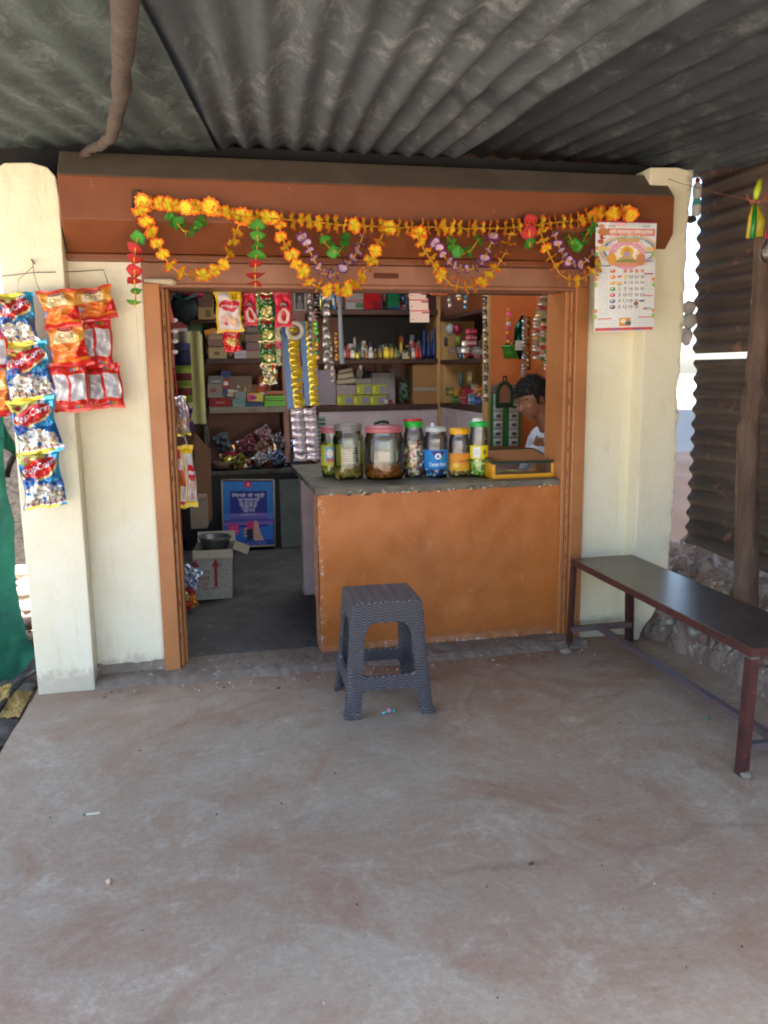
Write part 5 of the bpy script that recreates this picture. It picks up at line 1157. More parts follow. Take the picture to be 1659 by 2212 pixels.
def sbox(name, lab, cat, R, d, base, bands=(), rz=0, group=None, mat=CARD, tilt=0):
    w, h = R[1]-R[0], R[3]-R[2]; mm = MB(); mm.box(-w/2, 0, 0, w/2, d, h, base)
    mm.box(-w/2+.002, .002, h, w/2-.002, d-.002, h+.0008, tuple(x*.8 for x in base)) 
    for (a, b, c, e, col) in bands: mm.box(-w/2+a*w, -.0012, b*h, -w/2+c*w, 0.0002, e*h, col)
    o = mm.build(name, mat, loc=((R[0]+R[1])/2, R[4], R[2])); o.rotation_euler = (0, rad(tilt), rad(rz)); return tag(o, lab, cat, group)
BR, TAN, GY, LG = C(110, 80, 62), C(170, 136, 92), C(150, 144, 146), C(176, 172, 170)
sbox('carton', 'brown carton with olive round mark at the top left of the back shelves', 'carton', (0.014, 0.131, 1.798, 1.887, 2.72), .2, TAN, ((.45, .2, .8, .8, C(110, 96, 40)),))
sbox('carton', 'plain dark brown carton under the lintel above the olive marked carton', 'carton', (0.018, 0.128, 1.891, 1.989, 2.72), .2, BR, ((0, .45, 1, .5, C(84, 60, 46)),))
C_ = C
rows = [
 ('small_box', 'topmost dull box of the small stack on the upper left shelf', 'box', (0.360, 0.465, 1.692, 1.748, 2.68), .1, C(96, 78, 70), ((.1, .3, .9, .7, C(130, 110, 100)),), 3),
 ('small_box', 'second box down in the small stack on the upper left shelf', 'box', (0.354, 0.456, 1.630, 1.685, 2.68), .1, C(120, 104, 92), ((.5, .2, .7, .8, C(160, 90, 70)),), -4),
 ('small_box', 'third reddish brown box down in the small stack on the upper left shelf', 'box', (0.362, 0.464, 1.563, 1.623, 2.68), .1, C(120, 100, 96), ((.0, .0, 1, .12, C(150, 60, 60)),), 2),
 ('small_box', 'lowest tan box of the small stack on the upper left shelf', 'box', (0.360, 0.465, 1.504, 1.560, 2.68), .1, C(150, 128, 112), (), -2),
 ('white_packet', 'pale grey packet lying left of the small box stack on the upper left shelf', 'packet', (0.268, 0.359, 1.505, 1.564, 2.67), .12, C(178, 172, 178), ((.1, .4, .9, .5, C(120, 116, 126)),), 8),
 ('brown_package', 'upper crumpled brown package at the left end of the upper left shelf', 'package', (0.076, 0.197, 1.596, 1.686, 2.68), .14, C(136, 104, 90), ((.1, .6, .9, .9, C(170, 140, 110)),), 5),
 ('brown_package', 'lower tan package at the left end of the upper left shelf', 'package', (0.078, 0.213, 1.506, 1.589, 2.68), .14, C(176, 152, 110), ((.3, .3, .6, .6, C(120, 90, 60)),), -4),
 ('grey_packet', 'grey packet with faint red print at the left of the pale lower shelf', 'packet', (0.058, 0.166, 1.209, 1.311, 2.68), .12, C(140, 132, 122), ((.2, .4, .6, .7, C(150, 80, 80)),), 4),
 ('grey_bundle', 'grey wrapped bundle above the faint red printed packet', 'bundle', (0.065, 0.177, 1.314, 1.374, 2.7), .1, C(120, 118, 116), ((.2, .2, .8, .4, C(170, 170, 170)),), -6),
 ('red_box', 'long dark red box lying at the left of the pale lower shelf', 'box', (0.064, 0.231, 1.142, 1.202, 2.66), .14, C(140, 30, 36), ((.3, .4, .7, .6, C(190, 120, 110)),), 2),
 ('wrapped_parcel', 'brown wrapped parcel in the middle of the pale lower shelf', 'parcel', (0.204, 0.396, 1.254, 1.371, 2.72), .16, C(120, 100, 84), ((.4, .2, .5, .4, C(180, 170, 160)),), -3),
 ('grey_box', 'small grey box resting on a teal box on the pale lower shelf', 'box', (0.259, 0.347, 1.199, 1.252, 2.67), .1, C(140, 140, 142), (), 3),
 ('teal_box', 'small teal box beneath the small grey box', 'box', (0.238, 0.337, 1.139, 1.196, 2.66), .1, C(110, 148, 140), ((.1, .1, .9, .2, C(160, 180, 170)),), -2),
 ('soap_box', 'pink and yellow box beside the small grey box', 'box', (0.353, 0.473, 1.176, 1.236, 2.66), .08, C(214, 190, 80), ((.02, .1, .5, .9, C(206, 80, 120)), (.2, .35, .6, .6, C(90, 70, 150))), 4),
 ('blue_packet', 'flat dark blue packet under the pink and yellow box', 'packet', (0.339, 0.471, 1.137, 1.169, 2.65), .08, C(60, 80, 110), (), 0),
 ('green_packet', 'top green packet of the pile of four on the pale shelf', 'packet', (0.487, 0.641, 1.194, 1.216, 2.65), .09, C(130, 186, 80), ((0, 0, 1, .25, C(90, 150, 50)),), 2),
 ('green_packet', 'second green packet of the pile of four on the pale shelf', 'packet', (0.483, 0.640, 1.177, 1.194, 2.65), .09, C(120, 190, 76), ((0, 0, 1, .25, C(80, 150, 50)),), -2),
 ('green_packet', 'third green packet of the pile of four on the pale shelf', 'packet', (0.485, 0.643, 1.155, 1.173, 2.65), .09, C(140, 200, 86), ((0, 0, 1, .25, C(90, 150, 50)),), 1),
 ('green_packet', 'bottom green packet of the pile of four on the pale shelf', 'packet', (0.481, 0.646, 1.134, 1.155, 2.65), .09, C(126, 196, 80), ((0, 0, 1, .25, C(80, 150, 50)),), 0),
 ('orange_packet', 'flat orange brown packet on top of the green packets', 'packet', (0.496, 0.632, 1.223, 1.251, 2.66), .09, C(176, 110, 80), ((0, 0, 1, .3, C(150, 60, 50)),), 3),
 ('grey_carton', 'tall grey mauve carton at the left of the middle shelf', 'carton', (0.897, 1.048, 1.135, 1.406, 2.68), .2, C(150, 138, 146), ((.15, 0, .17, 1, C(120, 110, 118)),), 1),
 ('pink_grey_box', 'long pinkish grey box below the leaning books on the middle shelf', 'box', (1.055, 1.208, 1.212, 1.288, 2.68), .14, C(158, 142, 144), (), 0),
 ('cream_carton', 'large grey white carton standing behind the lime boxes', 'carton', (1.368, 1.558, 1.124, 1.378, 2.8), .12, C(164, 156, 158), ((0, .9, 1, .92, C(130, 124, 126)),), 0),
 ('cream_carton', 'shallow pale carton behind the upper row of lime boxes', 'carton', (1.229, 1.362, 1.210, 1.336, 2.79), .1, C(176, 166, 160), (), 0),
 ('lime_box', 'left box of the lower row of lime boxes', 'box', (1.055, 1.186, 1.132, 1.209, 2.67), .08, C(170, 168, 50), ((.5, .1, .95, .85, C(136, 136, 150)), (.05, .2, .2, .8, C(206, 204, 100))), 0),
 ('lime_box', 'middle box of the lower row of lime boxes', 'box', (1.189, 1.317, 1.129, 1.206, 2.67), .08, C(170, 166, 50), ((.5, .1, .95, .85, C(136, 136, 150)), (.05, .2, .2, .8, C(206, 204, 100))), 0),
 ('lime_box', 'right box of the lower row of lime boxes', 'box', (1.321, 1.454, 1.127, 1.204, 2.67), .08, C(164, 164, 50), ((.5, .1, .95, .85, C(136, 136, 150)), (.05, .2, .2, .8, C(206, 204, 100))), 0),
 ('lime_box', 'left box of the upper row of lime boxes', 'box', (1.214, 1.338, 1.213, 1.290, 2.675), .08, C(168, 168, 50), ((.5, .1, .95, .85, C(136, 136, 150)), (.05, .2, .2, .8, C(206, 204, 100))), 0),
 ('lime_box', 'right box of the upper row of lime boxes', 'box', (1.342, 1.463, 1.211, 1.288, 2.675), .08, C(172, 170, 50), ((.5, .1, .95, .85, C(136, 136, 150)), (.05, .2, .2, .8, C(206, 204, 100))), 0),
 ('cardboard_carton', 'large tan cardboard carton with grey tape band at the right of the middle shelf', 'carton', (1.677, 1.878, 1.119, 1.444, 2.67), .25, C(160, 116, 72), ((0, .35, 1, .43, C(156, 148, 140)),), 0),
 ('red_white_packet', 'small red and white packet lying in front of the lime boxes', 'packet', (1.439, 1.503, 1.137, 1.166, 2.655), .04, C(200, 196, 196), ((.4, 0, 1, 1, C(150, 40, 40)),), 10),
 ('white_box', 'lower white box at the left of the top shelf', 'box', (1.142, 1.338, 1.875, 1.928, 2.68), .12, C(150, 140, 138), ((.4, .2, .8, .9, C(60, 96, 60)),), 0),
 ('white_box', 'upper white box with red line at the left of the top shelf', 'box', (1.140, 1.287, 1.931, 2.001, 2.68), .12, C(140, 126, 120), ((0, .1, 1, .2, C(170, 60, 60)),), 0),
 ('red_foil_pack', 'bright red foil pack on the top shelf', 'packet', (1.283, 1.423, 1.874, 2.008, 2.66), .1, C(196, 24, 40), ((.5, 0, 1, .4, C(140, 24, 40)),), 4),
 ('green_foil_pack', 'glossy green foil pack on the top shelf', 'packet', (1.476, 1.565, 1.874, 2.012, 2.66), .1, C(16, 120, 76), ((0, 0, 1, .1, C(40, 60, 140)),), -5),
 ('maroon_box', 'dark maroon box at the right end of the top shelf', 'box', (1.771, 1.878, 1.877, 1.977, 2.68), .12, C(74, 32, 40), (), 0),
 ('pink_carton', 'beige carton standing behind the arrow carton by the left wall', 'carton', (-0.101, 0.002, 0.393, 0.601, 1.6), .25, C(168, 146, 130), ((0, .9, 1, .93, C(120, 100, 90)),), -4),
]
for i, (nm, lab, cat, R, d, base, bands, rz) in enumerate(rows):
    sbox(nm, lab, cat, R, d, base, bands, rz, 'boxes and packets on the back shelves', FOIL if 'foil' in nm else CARD)
# leaning books and cables on the middle shelf
for i, (R, c, ti) in enumerate((((1.063, 1.213, 1.295, 1.339, 2.7), C(120, 104, 84), -6), ((1.072, 1.198, 1.339, 1.382, 2.7), C(142, 124, 96), -9), ((1.080, 1.192, 1.386, 1.419, 2.7), C(104, 88, 66), -12))):
    sbox('book', ['lowest book of the slanting pile on the middle shelf', 'middle book of the slanting pile on the middle shelf', 'top book of the slanting pile on the middle shelf'][i], 'book', R, .15, c, ((0, .2, 1, .8, C(168, 156, 130)),), 0, 'slanting books on the middle shelf', tilt=ti)
m = MB()
for k in range(4): m.tube([V(1.471, 2.700, 1.451)+V(0, 0, -.014*k), V(1.567, 2.690, 1.388)+V(0, 0, -.014*k), V(1.672, 2.680, 1.317)+V(0, 0, -.016*k)], .004, 5, C(40, 36, 38) if k % 2 else C(104, 96, 96))
tag(m.build('cables', PLAST), 'dark cables slanting down beside the cardboard carton', 'cables')
o = pouch(lv(C(70, 92, 72), lambda c: c.lines(.1, .2, .9, .8, 6, C(100, 120, 104), .4, 4), 30, 40), .085, .15, .06, 'green_bag', 'dark green bag between the pale carton and the cardboard carton', 'bag', V(1.611, 2.700, 1.229), mat=PLAST, seed=8, back=C(50, 70, 54))
m = MB(); m.ball(V(1.248, 2.660, 1.424), .018, C(206, 186, 190), 10, 7, sq=(.8, .8, 1.1)); tag(m.build('hanging_ball', PLAST), 'small pinkish white ball hanging under the middle shelf board', 'ball')
# bottles on the middle shelf
bots = [
 (V(1.121, 2.710, 1.491), V(1.123, 2.710, 1.592), C(150, 40, 44), C(200, 190, 180), 0.018, 'red capped bottle with a white body on the dark middle shelf'),
 (V(1.154, 2.710, 1.491), V(1.156, 2.710, 1.602), C(176, 60, 50), C(150, 60, 60), 0.018, 'reddish bottle with a dull red body on the dark middle shelf'),
 (V(1.195, 2.710, 1.490), V(1.197, 2.710, 1.584), C(60, 50, 50), C(206, 196, 170), 0.0216, 'black capped cream bottle on the dark middle shelf'),
 (V(1.233, 2.710, 1.490), V(1.234, 2.710, 1.555), C(40, 40, 40), C(214, 206, 60), 0.0144, 'short bottle with a bright yellow label on the dark middle shelf'),
 (V(1.278, 2.710, 1.490), V(1.279, 2.710, 1.584), C(210, 204, 196), C(120, 110, 100), 0.0216, 'white topped grey brown bottle on the dark middle shelf'),
 (V(1.308, 2.710, 1.489), V(1.309, 2.710, 1.555), C(190, 176, 150), C(150, 100, 60), 0.018, 'short cream and brown bottle on the dark middle shelf'),
 (V(1.342, 2.710, 1.489), V(1.343, 2.710, 1.583), C(220, 214, 206), C(190, 186, 180), 0.0216, 'pale cup shaped bottle on the dark middle shelf'),
 (V(1.383, 2.710, 1.489), V(1.384, 2.710, 1.547), C(60, 56, 50), C(96, 80, 50), 0.018, 'small dark olive bottle on the dark middle shelf'),
 (V(1.417, 2.710, 1.488), V(1.418, 2.710, 1.583), C(90, 70, 40), C(140, 110, 50), 0.018, 'slim bronze bottle on the dark middle shelf'),
 (V(1.470, 2.710, 1.488), V(1.472, 2.710, 1.615), C(50, 46, 30), C(226, 186, 60), 0.0252, 'tall bottle with glowing yellow label on the dark middle shelf'),
 (V(1.512, 2.710, 1.488), V(1.513, 2.710, 1.604), C(60, 50, 40), C(176, 140, 60), 0.0216, 'tall dark gold bottle on the dark middle shelf'),
 (V(1.550, 2.710, 1.487), V(1.551, 2.710, 1.582), C(80, 84, 60), C(110, 120, 70), 0.018, 'slim olive green bottle on the dark middle shelf'),
 (V(1.631, 2.710, 1.486), V(1.631, 2.710, 1.527), C(200, 196, 180), C(170, 160, 110), 0.0324, 'low wide cream tub on the dark middle shelf'),
 (V(1.692, 2.710, 1.486), V(1.693, 2.710, 1.603), C(160, 50, 50), C(190, 170, 160), 0.018, 'red topped bottle with grey body on the dark middle shelf'),
 (V(1.723, 2.710, 1.486), V(1.724, 2.710, 1.610), C(170, 60, 56), C(170, 40, 40), 0.018, 'bright red slim bottle on the dark middle shelf'),
 (V(1.750, 2.710, 1.485), V(1.751, 2.710, 1.595), C(60, 50, 50), C(150, 46, 50), 0.0144, 'dark red slim bottle on the dark middle shelf'),
 (V(1.776, 2.690, 1.485), V(1.777, 2.690, 1.718), C(40,50,110), C(24,44,96), .018, 'leftmost of the three tall dark blue bottles on the middle shelf'),
 (V(1.814, 2.690, 1.485), V(1.815, 2.690, 1.704), C(40,50,110), C(24,44,96), .018, 'middle one of the three tall dark blue bottles on the shelf'),
 (V(1.857, 2.690, 1.484), V(1.858, 2.690, 1.733), C(40,50,110), C(24,44,96), .018, 'rightmost of the three tall dark blue bottles on the shelf'),
]
for p, q, cc, bc, r, lab in bots:
    h = q.z-p.z; t = thing('bottle', lab, 'bottle', p, 0, 'bottles on the middle shelf')
    mm = MB(); mm.lathe([(r*.6, .001), (r, .004), (r, h*.62), (r*.55, h*.76)], 14, (0, 0, 0), [bc, bc, bc]); mm.lathe([(r*1.015, h*.15), (r*1.015, h*.5)], 14, (0, 0, 0), tuple(min(1, x*1.7) for x in bc), cap=False); mm.build('body', PLAST, t)
    mm = MB(); mm.lathe([(r*.56, h*.76), (r*.56, h), (r*.3, h+.001)], 12, (0, 0, 0), cc); mm.build('cap', PLAST, t)
# goods heaped on the table at the back left
tb_ = thing('low_table', 'dark stone topped table with black front at the back left', 'table', (.35, 2.8, .03))
r_ = (0.036, 0.699, 0.007, 0.683, 2.6); mm = MB(); zt_ = V(0.346, 2.560, 0.652).z; mm.box(r_[0]-.25, 2.56, zt_-.03, r_[1]+.6, 3.02, zt_); wbuild(mm, 'table_top', M['stone_dark'], tb_, bevel=.004, weld=True)
mm = MB(); mm.box(r_[0]-.2, 2.63, .03, r_[1]+.55, 2.66, zt_-.031); wbuild(mm, 'front_panel', M['dark_recess'], tb_)
mm = MB(); r_ = (0.564, 0.701, 0.027, 0.576, 2.5); mm.box(r_[0], 2.50, .04, r_[1]+.1, 2.52, r_[3], C(104, 112, 110)); o = mm.build('grey_sheet', DULL); tag(o, 'grey green sheet leaning beside the blue poster', 'sheet')
# poster
def poster_cv():
    B1 = C(34, 104, 190); c = Cv(84, 108, B1); c.grad(.0, 1, C(30, 100, 190), C(54, 130, 206)); c.rect(0, 0, 1, .10, C(22, 56, 150))
    c.rect(.15, .30, .86, .83, C(44, 48, 140)); c.grad(.40, .50, C(70, 80, 176), C(140, 120, 190)); c.rect(0, .40, .14, .5, C(70, 130, 200)); c.rect(.87, .40, 1, .5, C(80, 120, 200)); c.grad(.33, .41, C(150, 120, 196), C(44, 60, 150))
    c.ell(.5, .93, .075, .055, C(196, 40, 80)); c.text('रु', .5, .93, .06, .05, C(230, 210, 220))
    c.text('िजयो से जुड़े', .5, .765, .62, .075, C(214, 216, 236))
    for i, (y, w) in enumerate(((.695, .4), (.64, .34), (.59, .32), (.535, .24))): c.lines(.5-w/2, y-.022, .5+w/2, y+.022, 1, C(180, 178, 214), .75, 20+i, al=.8); c.rect(.5-w/2, y+.02, .5+w/2, y+.026, C(190, 188, 220))
    c.lines(.34, .47, .66, .5, 1, C(190, 180, 220), .6, 9)
    c.ell(.21, .27, .12, .09, C(206, 50, 130)); c.lines(.13, .22, .29, .32, 4, C(236, 150, 200), .4, 3)
    c.poly([(.62, .40), (.68, .36), (.70, .25), (.78, .10), (.60, .10), (.55, .2)], C(206, 160, 150)); c.poly([(.43, .26), (.58, .28), (.58, .12), (.48, .10), (.43, .16)], C(36, 40, 60)); c.rect(.46, .27, .60, .38, C(214, 50, 110)); c.ell(.44, .27, .03, .02, C(200, 150, 140)); c.ell(.43, .22, .03, .02, C(200, 150, 140)); c.ell(.44, .17, .03, .02, C(200, 150, 140))
    c.lines(.15, .02, .85, .09, 3, C(110, 130, 200), .45, 7); return c
pt = thing('poster_board', 'blue framed poster board with white lettering and a pink badge standing on the floor', 'poster', V(0.307, 2.550, 0.035))
a, b, c2, d = V(0.115, 2.500, 0.065), V(0.513, 2.500, 0.063), V(0.526, 2.570, 0.568), V(0.129, 2.570, 0.584)
surf(poster_cv(), lambda u, v: tuple(a.lerp(b, u).lerp(d.lerp(c2, u), v)), 'print', CARD, pt).matrix_parent_inverse = Matrix.Translation(-Vector(pt.location))
mm = MB()
for p, q in ((a, b), (b, c2), (c2, d), (d, a)): mm.tube([tuple(p), tuple(q)], .009, 6, C(150, 140, 126))
wbuild(mm, 'frame', CARD, pt)
# heap
hp_ = [('plastic_bag', 'round pink and clear plastic bag topping the heap on the back table', V(0.482, 2.720, 0.915), (.12, .12), C(176, 130, 140), 1),
 ('plastic_bag', 'large red tinted plastic bag in the middle of the heap', V(0.339, 2.680, 0.835), (.16, .13), C(140, 70, 84), 2), ('plastic_bag', 'orange and clear plastic bag on the right of the red one in the heap', V(0.459, 2.660, 0.826), (.11, .10), C(186, 140, 130), 3),
 ('plastic_bag', 'crumpled white bag at the front of the heap', V(0.432, 2.630, 0.735), (.12, .09), C(190, 192, 196), 4), ('plastic_bag', 'blue and white crumpled packet at the right end of the heap', V(0.563, 2.640, 0.737), (.14, .10), C(104, 116, 160), 5),
 ('plastic_bag', 'grey crumpled bag above the blue packet in the heap', V(0.594, 2.700, 0.851), (.10, .14), C(130, 120, 126), 6), ('plastic_bag', 'yellow and black packet low in the heap', V(0.264, 2.620, 0.721), (.16, .09), C(150, 140, 60), 7),
 ('cloth_bag', 'slate grey cloth bag at the left of the heap', V(0.148, 2.680, 0.859), (.13, .15), C(84, 90, 94), 8)]
for nm, lab, p, (w, h), c, sd_ in hp_:
    cvv = lv(c, lambda k: (k.specks(0, 0, 1, 1, [tuple(min(1, x*1.9+.05) for x in c), tuple(x*.5 for x in c), C(200, 200, 204)], .28, sd_, 3)), 30, 30)
    if 'slate' in lab: cvv = lv(c, lambda k: None, 20, 20)
    pouch(cvv, w, h, .11, nm, lab, 'bag', p, rz=rad(R_(-25, 25)), ry=rad(R_(-40, 40)), mat=FOIL if nm == 'plastic_bag' else CLOTHM, seed=sd_, group='bags heaped on the back table', back=c, wr=.016, twist=.02)
mm = MB(); mm.lathe([(.02, .0), (.062, .004), (.07, .035), (.066, .055), (.05, .05), (.04, .02), (.01, .018)], 20, (0, 0, 0), C(120, 96, 74)); o = mm.build('round_basket', DULL, loc=V(0.138, 2.620, 0.668)); tag(o, 'low brown round basket at the left foot of the heap', 'basket')
# left side: carton with arrows, tub, board, boxes
def carton_cv():
    c = Cv(60, 70, C(176, 166, 152)); RD = C(170, 50, 56)
    c.specks(0, 0, 1, 1, [C(166, 156, 144), C(186, 176, 162)], .3, 3, 3)
    for x in (.56, .05):
        c.tri([(x-.1, .66), (x+.1, .66), (x, .82)], RD); c.rect(x-.035, .26, x+.035, .67, RD)
    c.text('THIS', .27, .56, .26, .08, RD); c.text('SIDE', .27, .44, .26, .08, RD); c.text('UP', .27, .32, .14, .08, RD); c.lines(.2, .2, .64, .25, 1, RD, .6, 3); return c
cc_ = thing('arrow_carton', 'open pale cardboard carton printed with two red up arrows', 'carton', V(0.013, 1.162, 0.032))
a, b, c2, d = V(-0.084, 1.120, 0.042), V(0.133, 1.160, 0.030), V(0.146, 1.160, 0.338), V(-0.090, 1.120, 0.349)
surf(carton_cv(), lambda u, v: tuple(a.lerp(b, u).lerp(d.lerp(c2, u), v)), 'front', CARD, cc_).matrix_parent_inverse = Matrix.Translation(-Vector(cc_.location))
mm = MB(); w_ = V(.03, .26, 0); K_ = C(170, 158, 142)
for p, q, r1, s1 in ((a, a+w_, d+w_, d), (b+w_, b, c2, c2+w_), (b+w_, a+w_, d+w_, c2+w_)): mm.add([tuple(p), tuple(q), tuple(r1), tuple(s1)], [(0, 1, 2, 3)], K_)
mm.add([tuple(a+V(0, .002, .002)), tuple(b+V(0, .002, .002)), tuple(b+w_+V(0, 0, .002)), tuple(a+w_+V(0, 0, .002))], [(0, 1, 2, 3)], C(120, 108, 96)); wbuild(mm, 'side', CARD, cc_)
mm = MB(); 
for p, q, o1 in ((d, c2, V(0, -.10, -.03)), (c2, c2+w_, V(.09, 0, -.04)), (d+w_, c2+w_, V(0, .08, .05))): mm.add([tuple(p), tuple(q), tuple(q+o1), tuple(p+o1)], [(0, 1, 2, 3)], C(150, 140, 124))
wbuild(mm, 'flap', CARD, cc_)
mm = MB(); mm.lathe([(.06, 0), (.075, .002), (.095, .07), (.102, .075), (.10, .085), (.088, .08), (.07, .01), (.01, .008)], 26, (0, 0, 0), C(92, 92, 88)); o = mm.build('grey_tub', PLAST, loc=V(0.047, 1.280, 0.318)); tag(o, 'shallow grey tub resting on the open arrow carton', 'tub')
mm = MB(); p1, p2, p3, p4 = V(-0.053, 1.750, 1.012), V(0.049, 1.750, 0.893), V(0.040, 1.750, 0.430), V(-0.021, 1.750, 0.370); p5 = V(-0.062, 1.750, 0.530)
mm.add([tuple(p) for p in (p1, p2, p3, p4, p5)]+[tuple(p+V(0, .012, 0)) for p in (p1, p2, p3, p4, p5)], [(0, 4, 3, 2, 1), (5, 6, 7, 8, 9), (0, 1, 6, 5), (1, 2, 7, 6), (2, 3, 8, 7), (3, 4, 9, 8), (4, 0, 5, 9)], C(132, 92, 66)); tag(mm.build('brown_board', CARD), 'slanting brown cardboard sheet behind the hanging noodle packet', 'board')
# left curtain, striped cloth, dark bag
mm = MB(); q = (-0.093, 0.030, 1.061, 1.668, 1.85)
mm.grid(lambda u, v: (q[0]-.05+(q[1]-q[0]+.05)*u, 1.85+.012*math.sin(u*13), q[2]+(q[3]-q[2])*v-.02*(u > .93)*(v > .96)), 24, 10, colfn=lambda u, v: C(150, 142, 132) if u < .42-.1*v+.12*(v > .6) else C(190, 188, 128)); tag(mm.build('pale_curtain', CLOTHM), 'pale greenish yellow curtain hanging inside at the left', 'curtain')
q = (-0.149, -0.048, 1.209, 1.588, 1.7); st_ = [C(100, 120, 40), C(96, 26, 32), C(118, 140, 46), C(92, 26, 34), C(128, 148, 50), C(24, 28, 66), C(22, 26, 60), C(60, 70, 110)]
mm = MB(); mm.grid(lambda u, v: (q[0]+(q[1]-q[0])*u, 1.7-.03*math.sin(u*3.1)-.012*abs(math.sin(v*11)), q[2]+(q[3]-q[2])*v), 14, 40, colfn=lambda u, v: st_[min(7, int(v*8))]); tag(mm.build('striped_cloth', CLOTHM), 'cloth striped lime and maroon with a navy top hanging before the curtain', 'cloth')
mm = MB(); mm.ball(V(-0.077, 2.000, 1.833), .10, C(34, 44, 46), 14, 10, jit=.08, sq=(.9, .6, 1.05)); mm.tube([V(-0.144, 1.920, 1.898), V(-0.067, 1.880, 1.872), V(0.009, 1.920, 1.911)], .010, 6, C(30, 80, 74)); tag(mm.build('dark_bag', CLOTHM), 'dark bag with teal trim hanging high at the left inside', 'bag')
mm = MB(); mm.ball(V(-0.012, 1.950, 1.911), .045, C(160, 24, 44), 12, 8, jit=.1, sq=(1.5, .6, .5)); tag(mm.build('red_bundle', CLOTHM), 'dark red bundle on top of the dark hanging bag', 'bundle')
# things hanging at the left jamb
t = thing('packet_string', 'red string with paired white blobs for packet highlights hanging inside the left jamb', 'string', V(-0.105, 0.200, 1.739))
mm = MB(); mm.tube([V(-0.145, 0.120, 1.758), V(-0.132, 0.180, 1.696), V(-0.112, 0.200, 1.624), V(-0.110, 0.200, 1.497), V(-0.112, 0.200, 1.391), V(-0.105, 0.200, 1.283), V(-0.099, 0.200, 1.152)], .0028, 6, C(170, 30, 44)); wbuild(mm, 'cord', PLAST, t)
mm = MB(); mm.box(-.012, 0, -.10, .012, .006, .0, C(190, 60, 50), T=Matrix.Translation(V(-0.130, 0.170, 1.730)) @ Matrix.Rotation(rad(-10), 4, 'Y')); wbuild(mm, 'red_tag', PLAST, t)
for p in (V(-0.100, 0.200, 1.641), V(-0.101, 0.200, 1.592), V(-0.103, 0.200, 1.546), V(-0.106, 0.200, 1.497)):
    for dx, r in ((0, .0125), (-.022, .008)):
        mm = MB(); mm.ball((dx, 0, 0 if r > .01 else -.001), r, C(236, 236, 236), 12, 8, sq=(1.15, .6, .8)); o = mm.build('highlight_blob', PLAST, t); o.location = Vector(p)-Vector(t.location)  # white blobs stand in for highlights on clear packets
def gold_cv():
    c = Cv(30, 50, C(206, 196, 170)); c.rect(0, .1, .55, .9, C(206, 174, 136)); c.rect(.2, .45, .6, .8, C(176, 180, 210)); c.rect(.6, .1, .9, .95, C(220, 222, 230)); c.rect(.72, .2, .8, .9, C(176, 50, 60)); c.rect(0, 0, 1, .1, C(214, 200, 110)); c.rect(0, .8, .9, 1, C(226, 228, 236)); c.rect(.9, 0, 1, 1, C(200, 180, 60)); return c
q = (-0.133, -0.056, 1.102, 1.291, 0.22); pouch(gold_cv(), q[1]-q[0], q[3]-q[2], .05, 'gold_packet', 'gold edged white packet hanging above the noodle packet at the left jamb', 'packet', ((q[0]+q[1])/2, .24, (q[2]+q[3])/2), rz=rad(15), ry=rad(-4), seed=91, wr=.005)
q = (-0.067, -0.040, 1.116, 1.234, 0.3); pouch(lv(C(70, 44, 110), lambda c: c.rect(0, .45, 1, .55, C(190, 150, 60)), 20, 40), q[1]-q[0], q[3]-q[2], .02, 'purple_packet', 'narrow purple packet hanging behind the gold edged one', 'packet', ((q[0]+q[1])/2, .31, (q[2]+q[3])/2), seed=92)
def maggi_cv():
    c = Cv(56, 110, C(236, 204, 20)); c.rect(.08, .06, .34, .92, C(232, 226, 226)); c.rect(.08, .36, .32, .62, C(206, 44, 56)); c.rect(.1, .8, .3, .95, C(214, 60, 70)); c.text('Noodles', .2, .48, .40, .12, C(240, 180, 180), math.pi/2) if False else c.lines(.1, .38, .3, .6, 6, C(232, 150, 150), .4, 3)
    c.rect(.42, .10, .98, .86, C(206, 202, 206)); c.ell(.75, .56, .24, .13, C(206, 32, 32)); c.rect(.55, .53, .98, .585, C(226, 222, 226)); c.poly([(.5, .5), (.9, .5), (.8, .42), (.62, .43)], C(206, 32, 32)); c.ell(.7, .33, .2, .07, C(206, 180, 160)); c.lines(.5, .13, .95, .22, 3, C(214, 70, 90), .6, 4); c.rect(.08, .06, .3, .12, C(206, 50, 60)); return c
q = (-0.127, -0.046, 0.762, 1.063, 0.16); pouch(maggi_cv(), (q[1]-q[0])*1.1, q[3]-q[2], .055, 'noodle_packet', 'yellow noodle packet with red emblem hanging low beside the left jamb', 'snack packet', ((q[0]+q[1])/2+.004, .18, (q[2]+q[3])/2), rz=rad(10), ry=rad(-3), seed=93, wr=.004, mat=PLAST, back=C(230, 190, 20))
mm = MB(); mm.tube([V(-0.088, 0.220, 1.111), V(-0.077, 0.200, 1.075), V(-0.070, 0.180, 1.039)], .004, 6, C(190, 184, 186)); tag(mm.build('white_tie', PLAST), 'short white tie joining the gold packet to the noodle packet', 'tie')
q = (-0.172, -0.043, 0.162, 0.299, 0.9); pouch(lv(C(176, 186, 204), lambda c: c.specks(0, 0, 1, 1, [C(110, 120, 140), C(214, 220, 230)], .3, 4, 3), 30, 30), q[1]-q[0], q[3]-q[2], .09, 'silver_bag', 'crumpled silver blue bag low inside the left jamb', 'bag', ((q[0]+q[1])/2, .92, (q[2]+q[3])/2), rz=rad(15), ry=rad(30), seed=95, wr=.014)
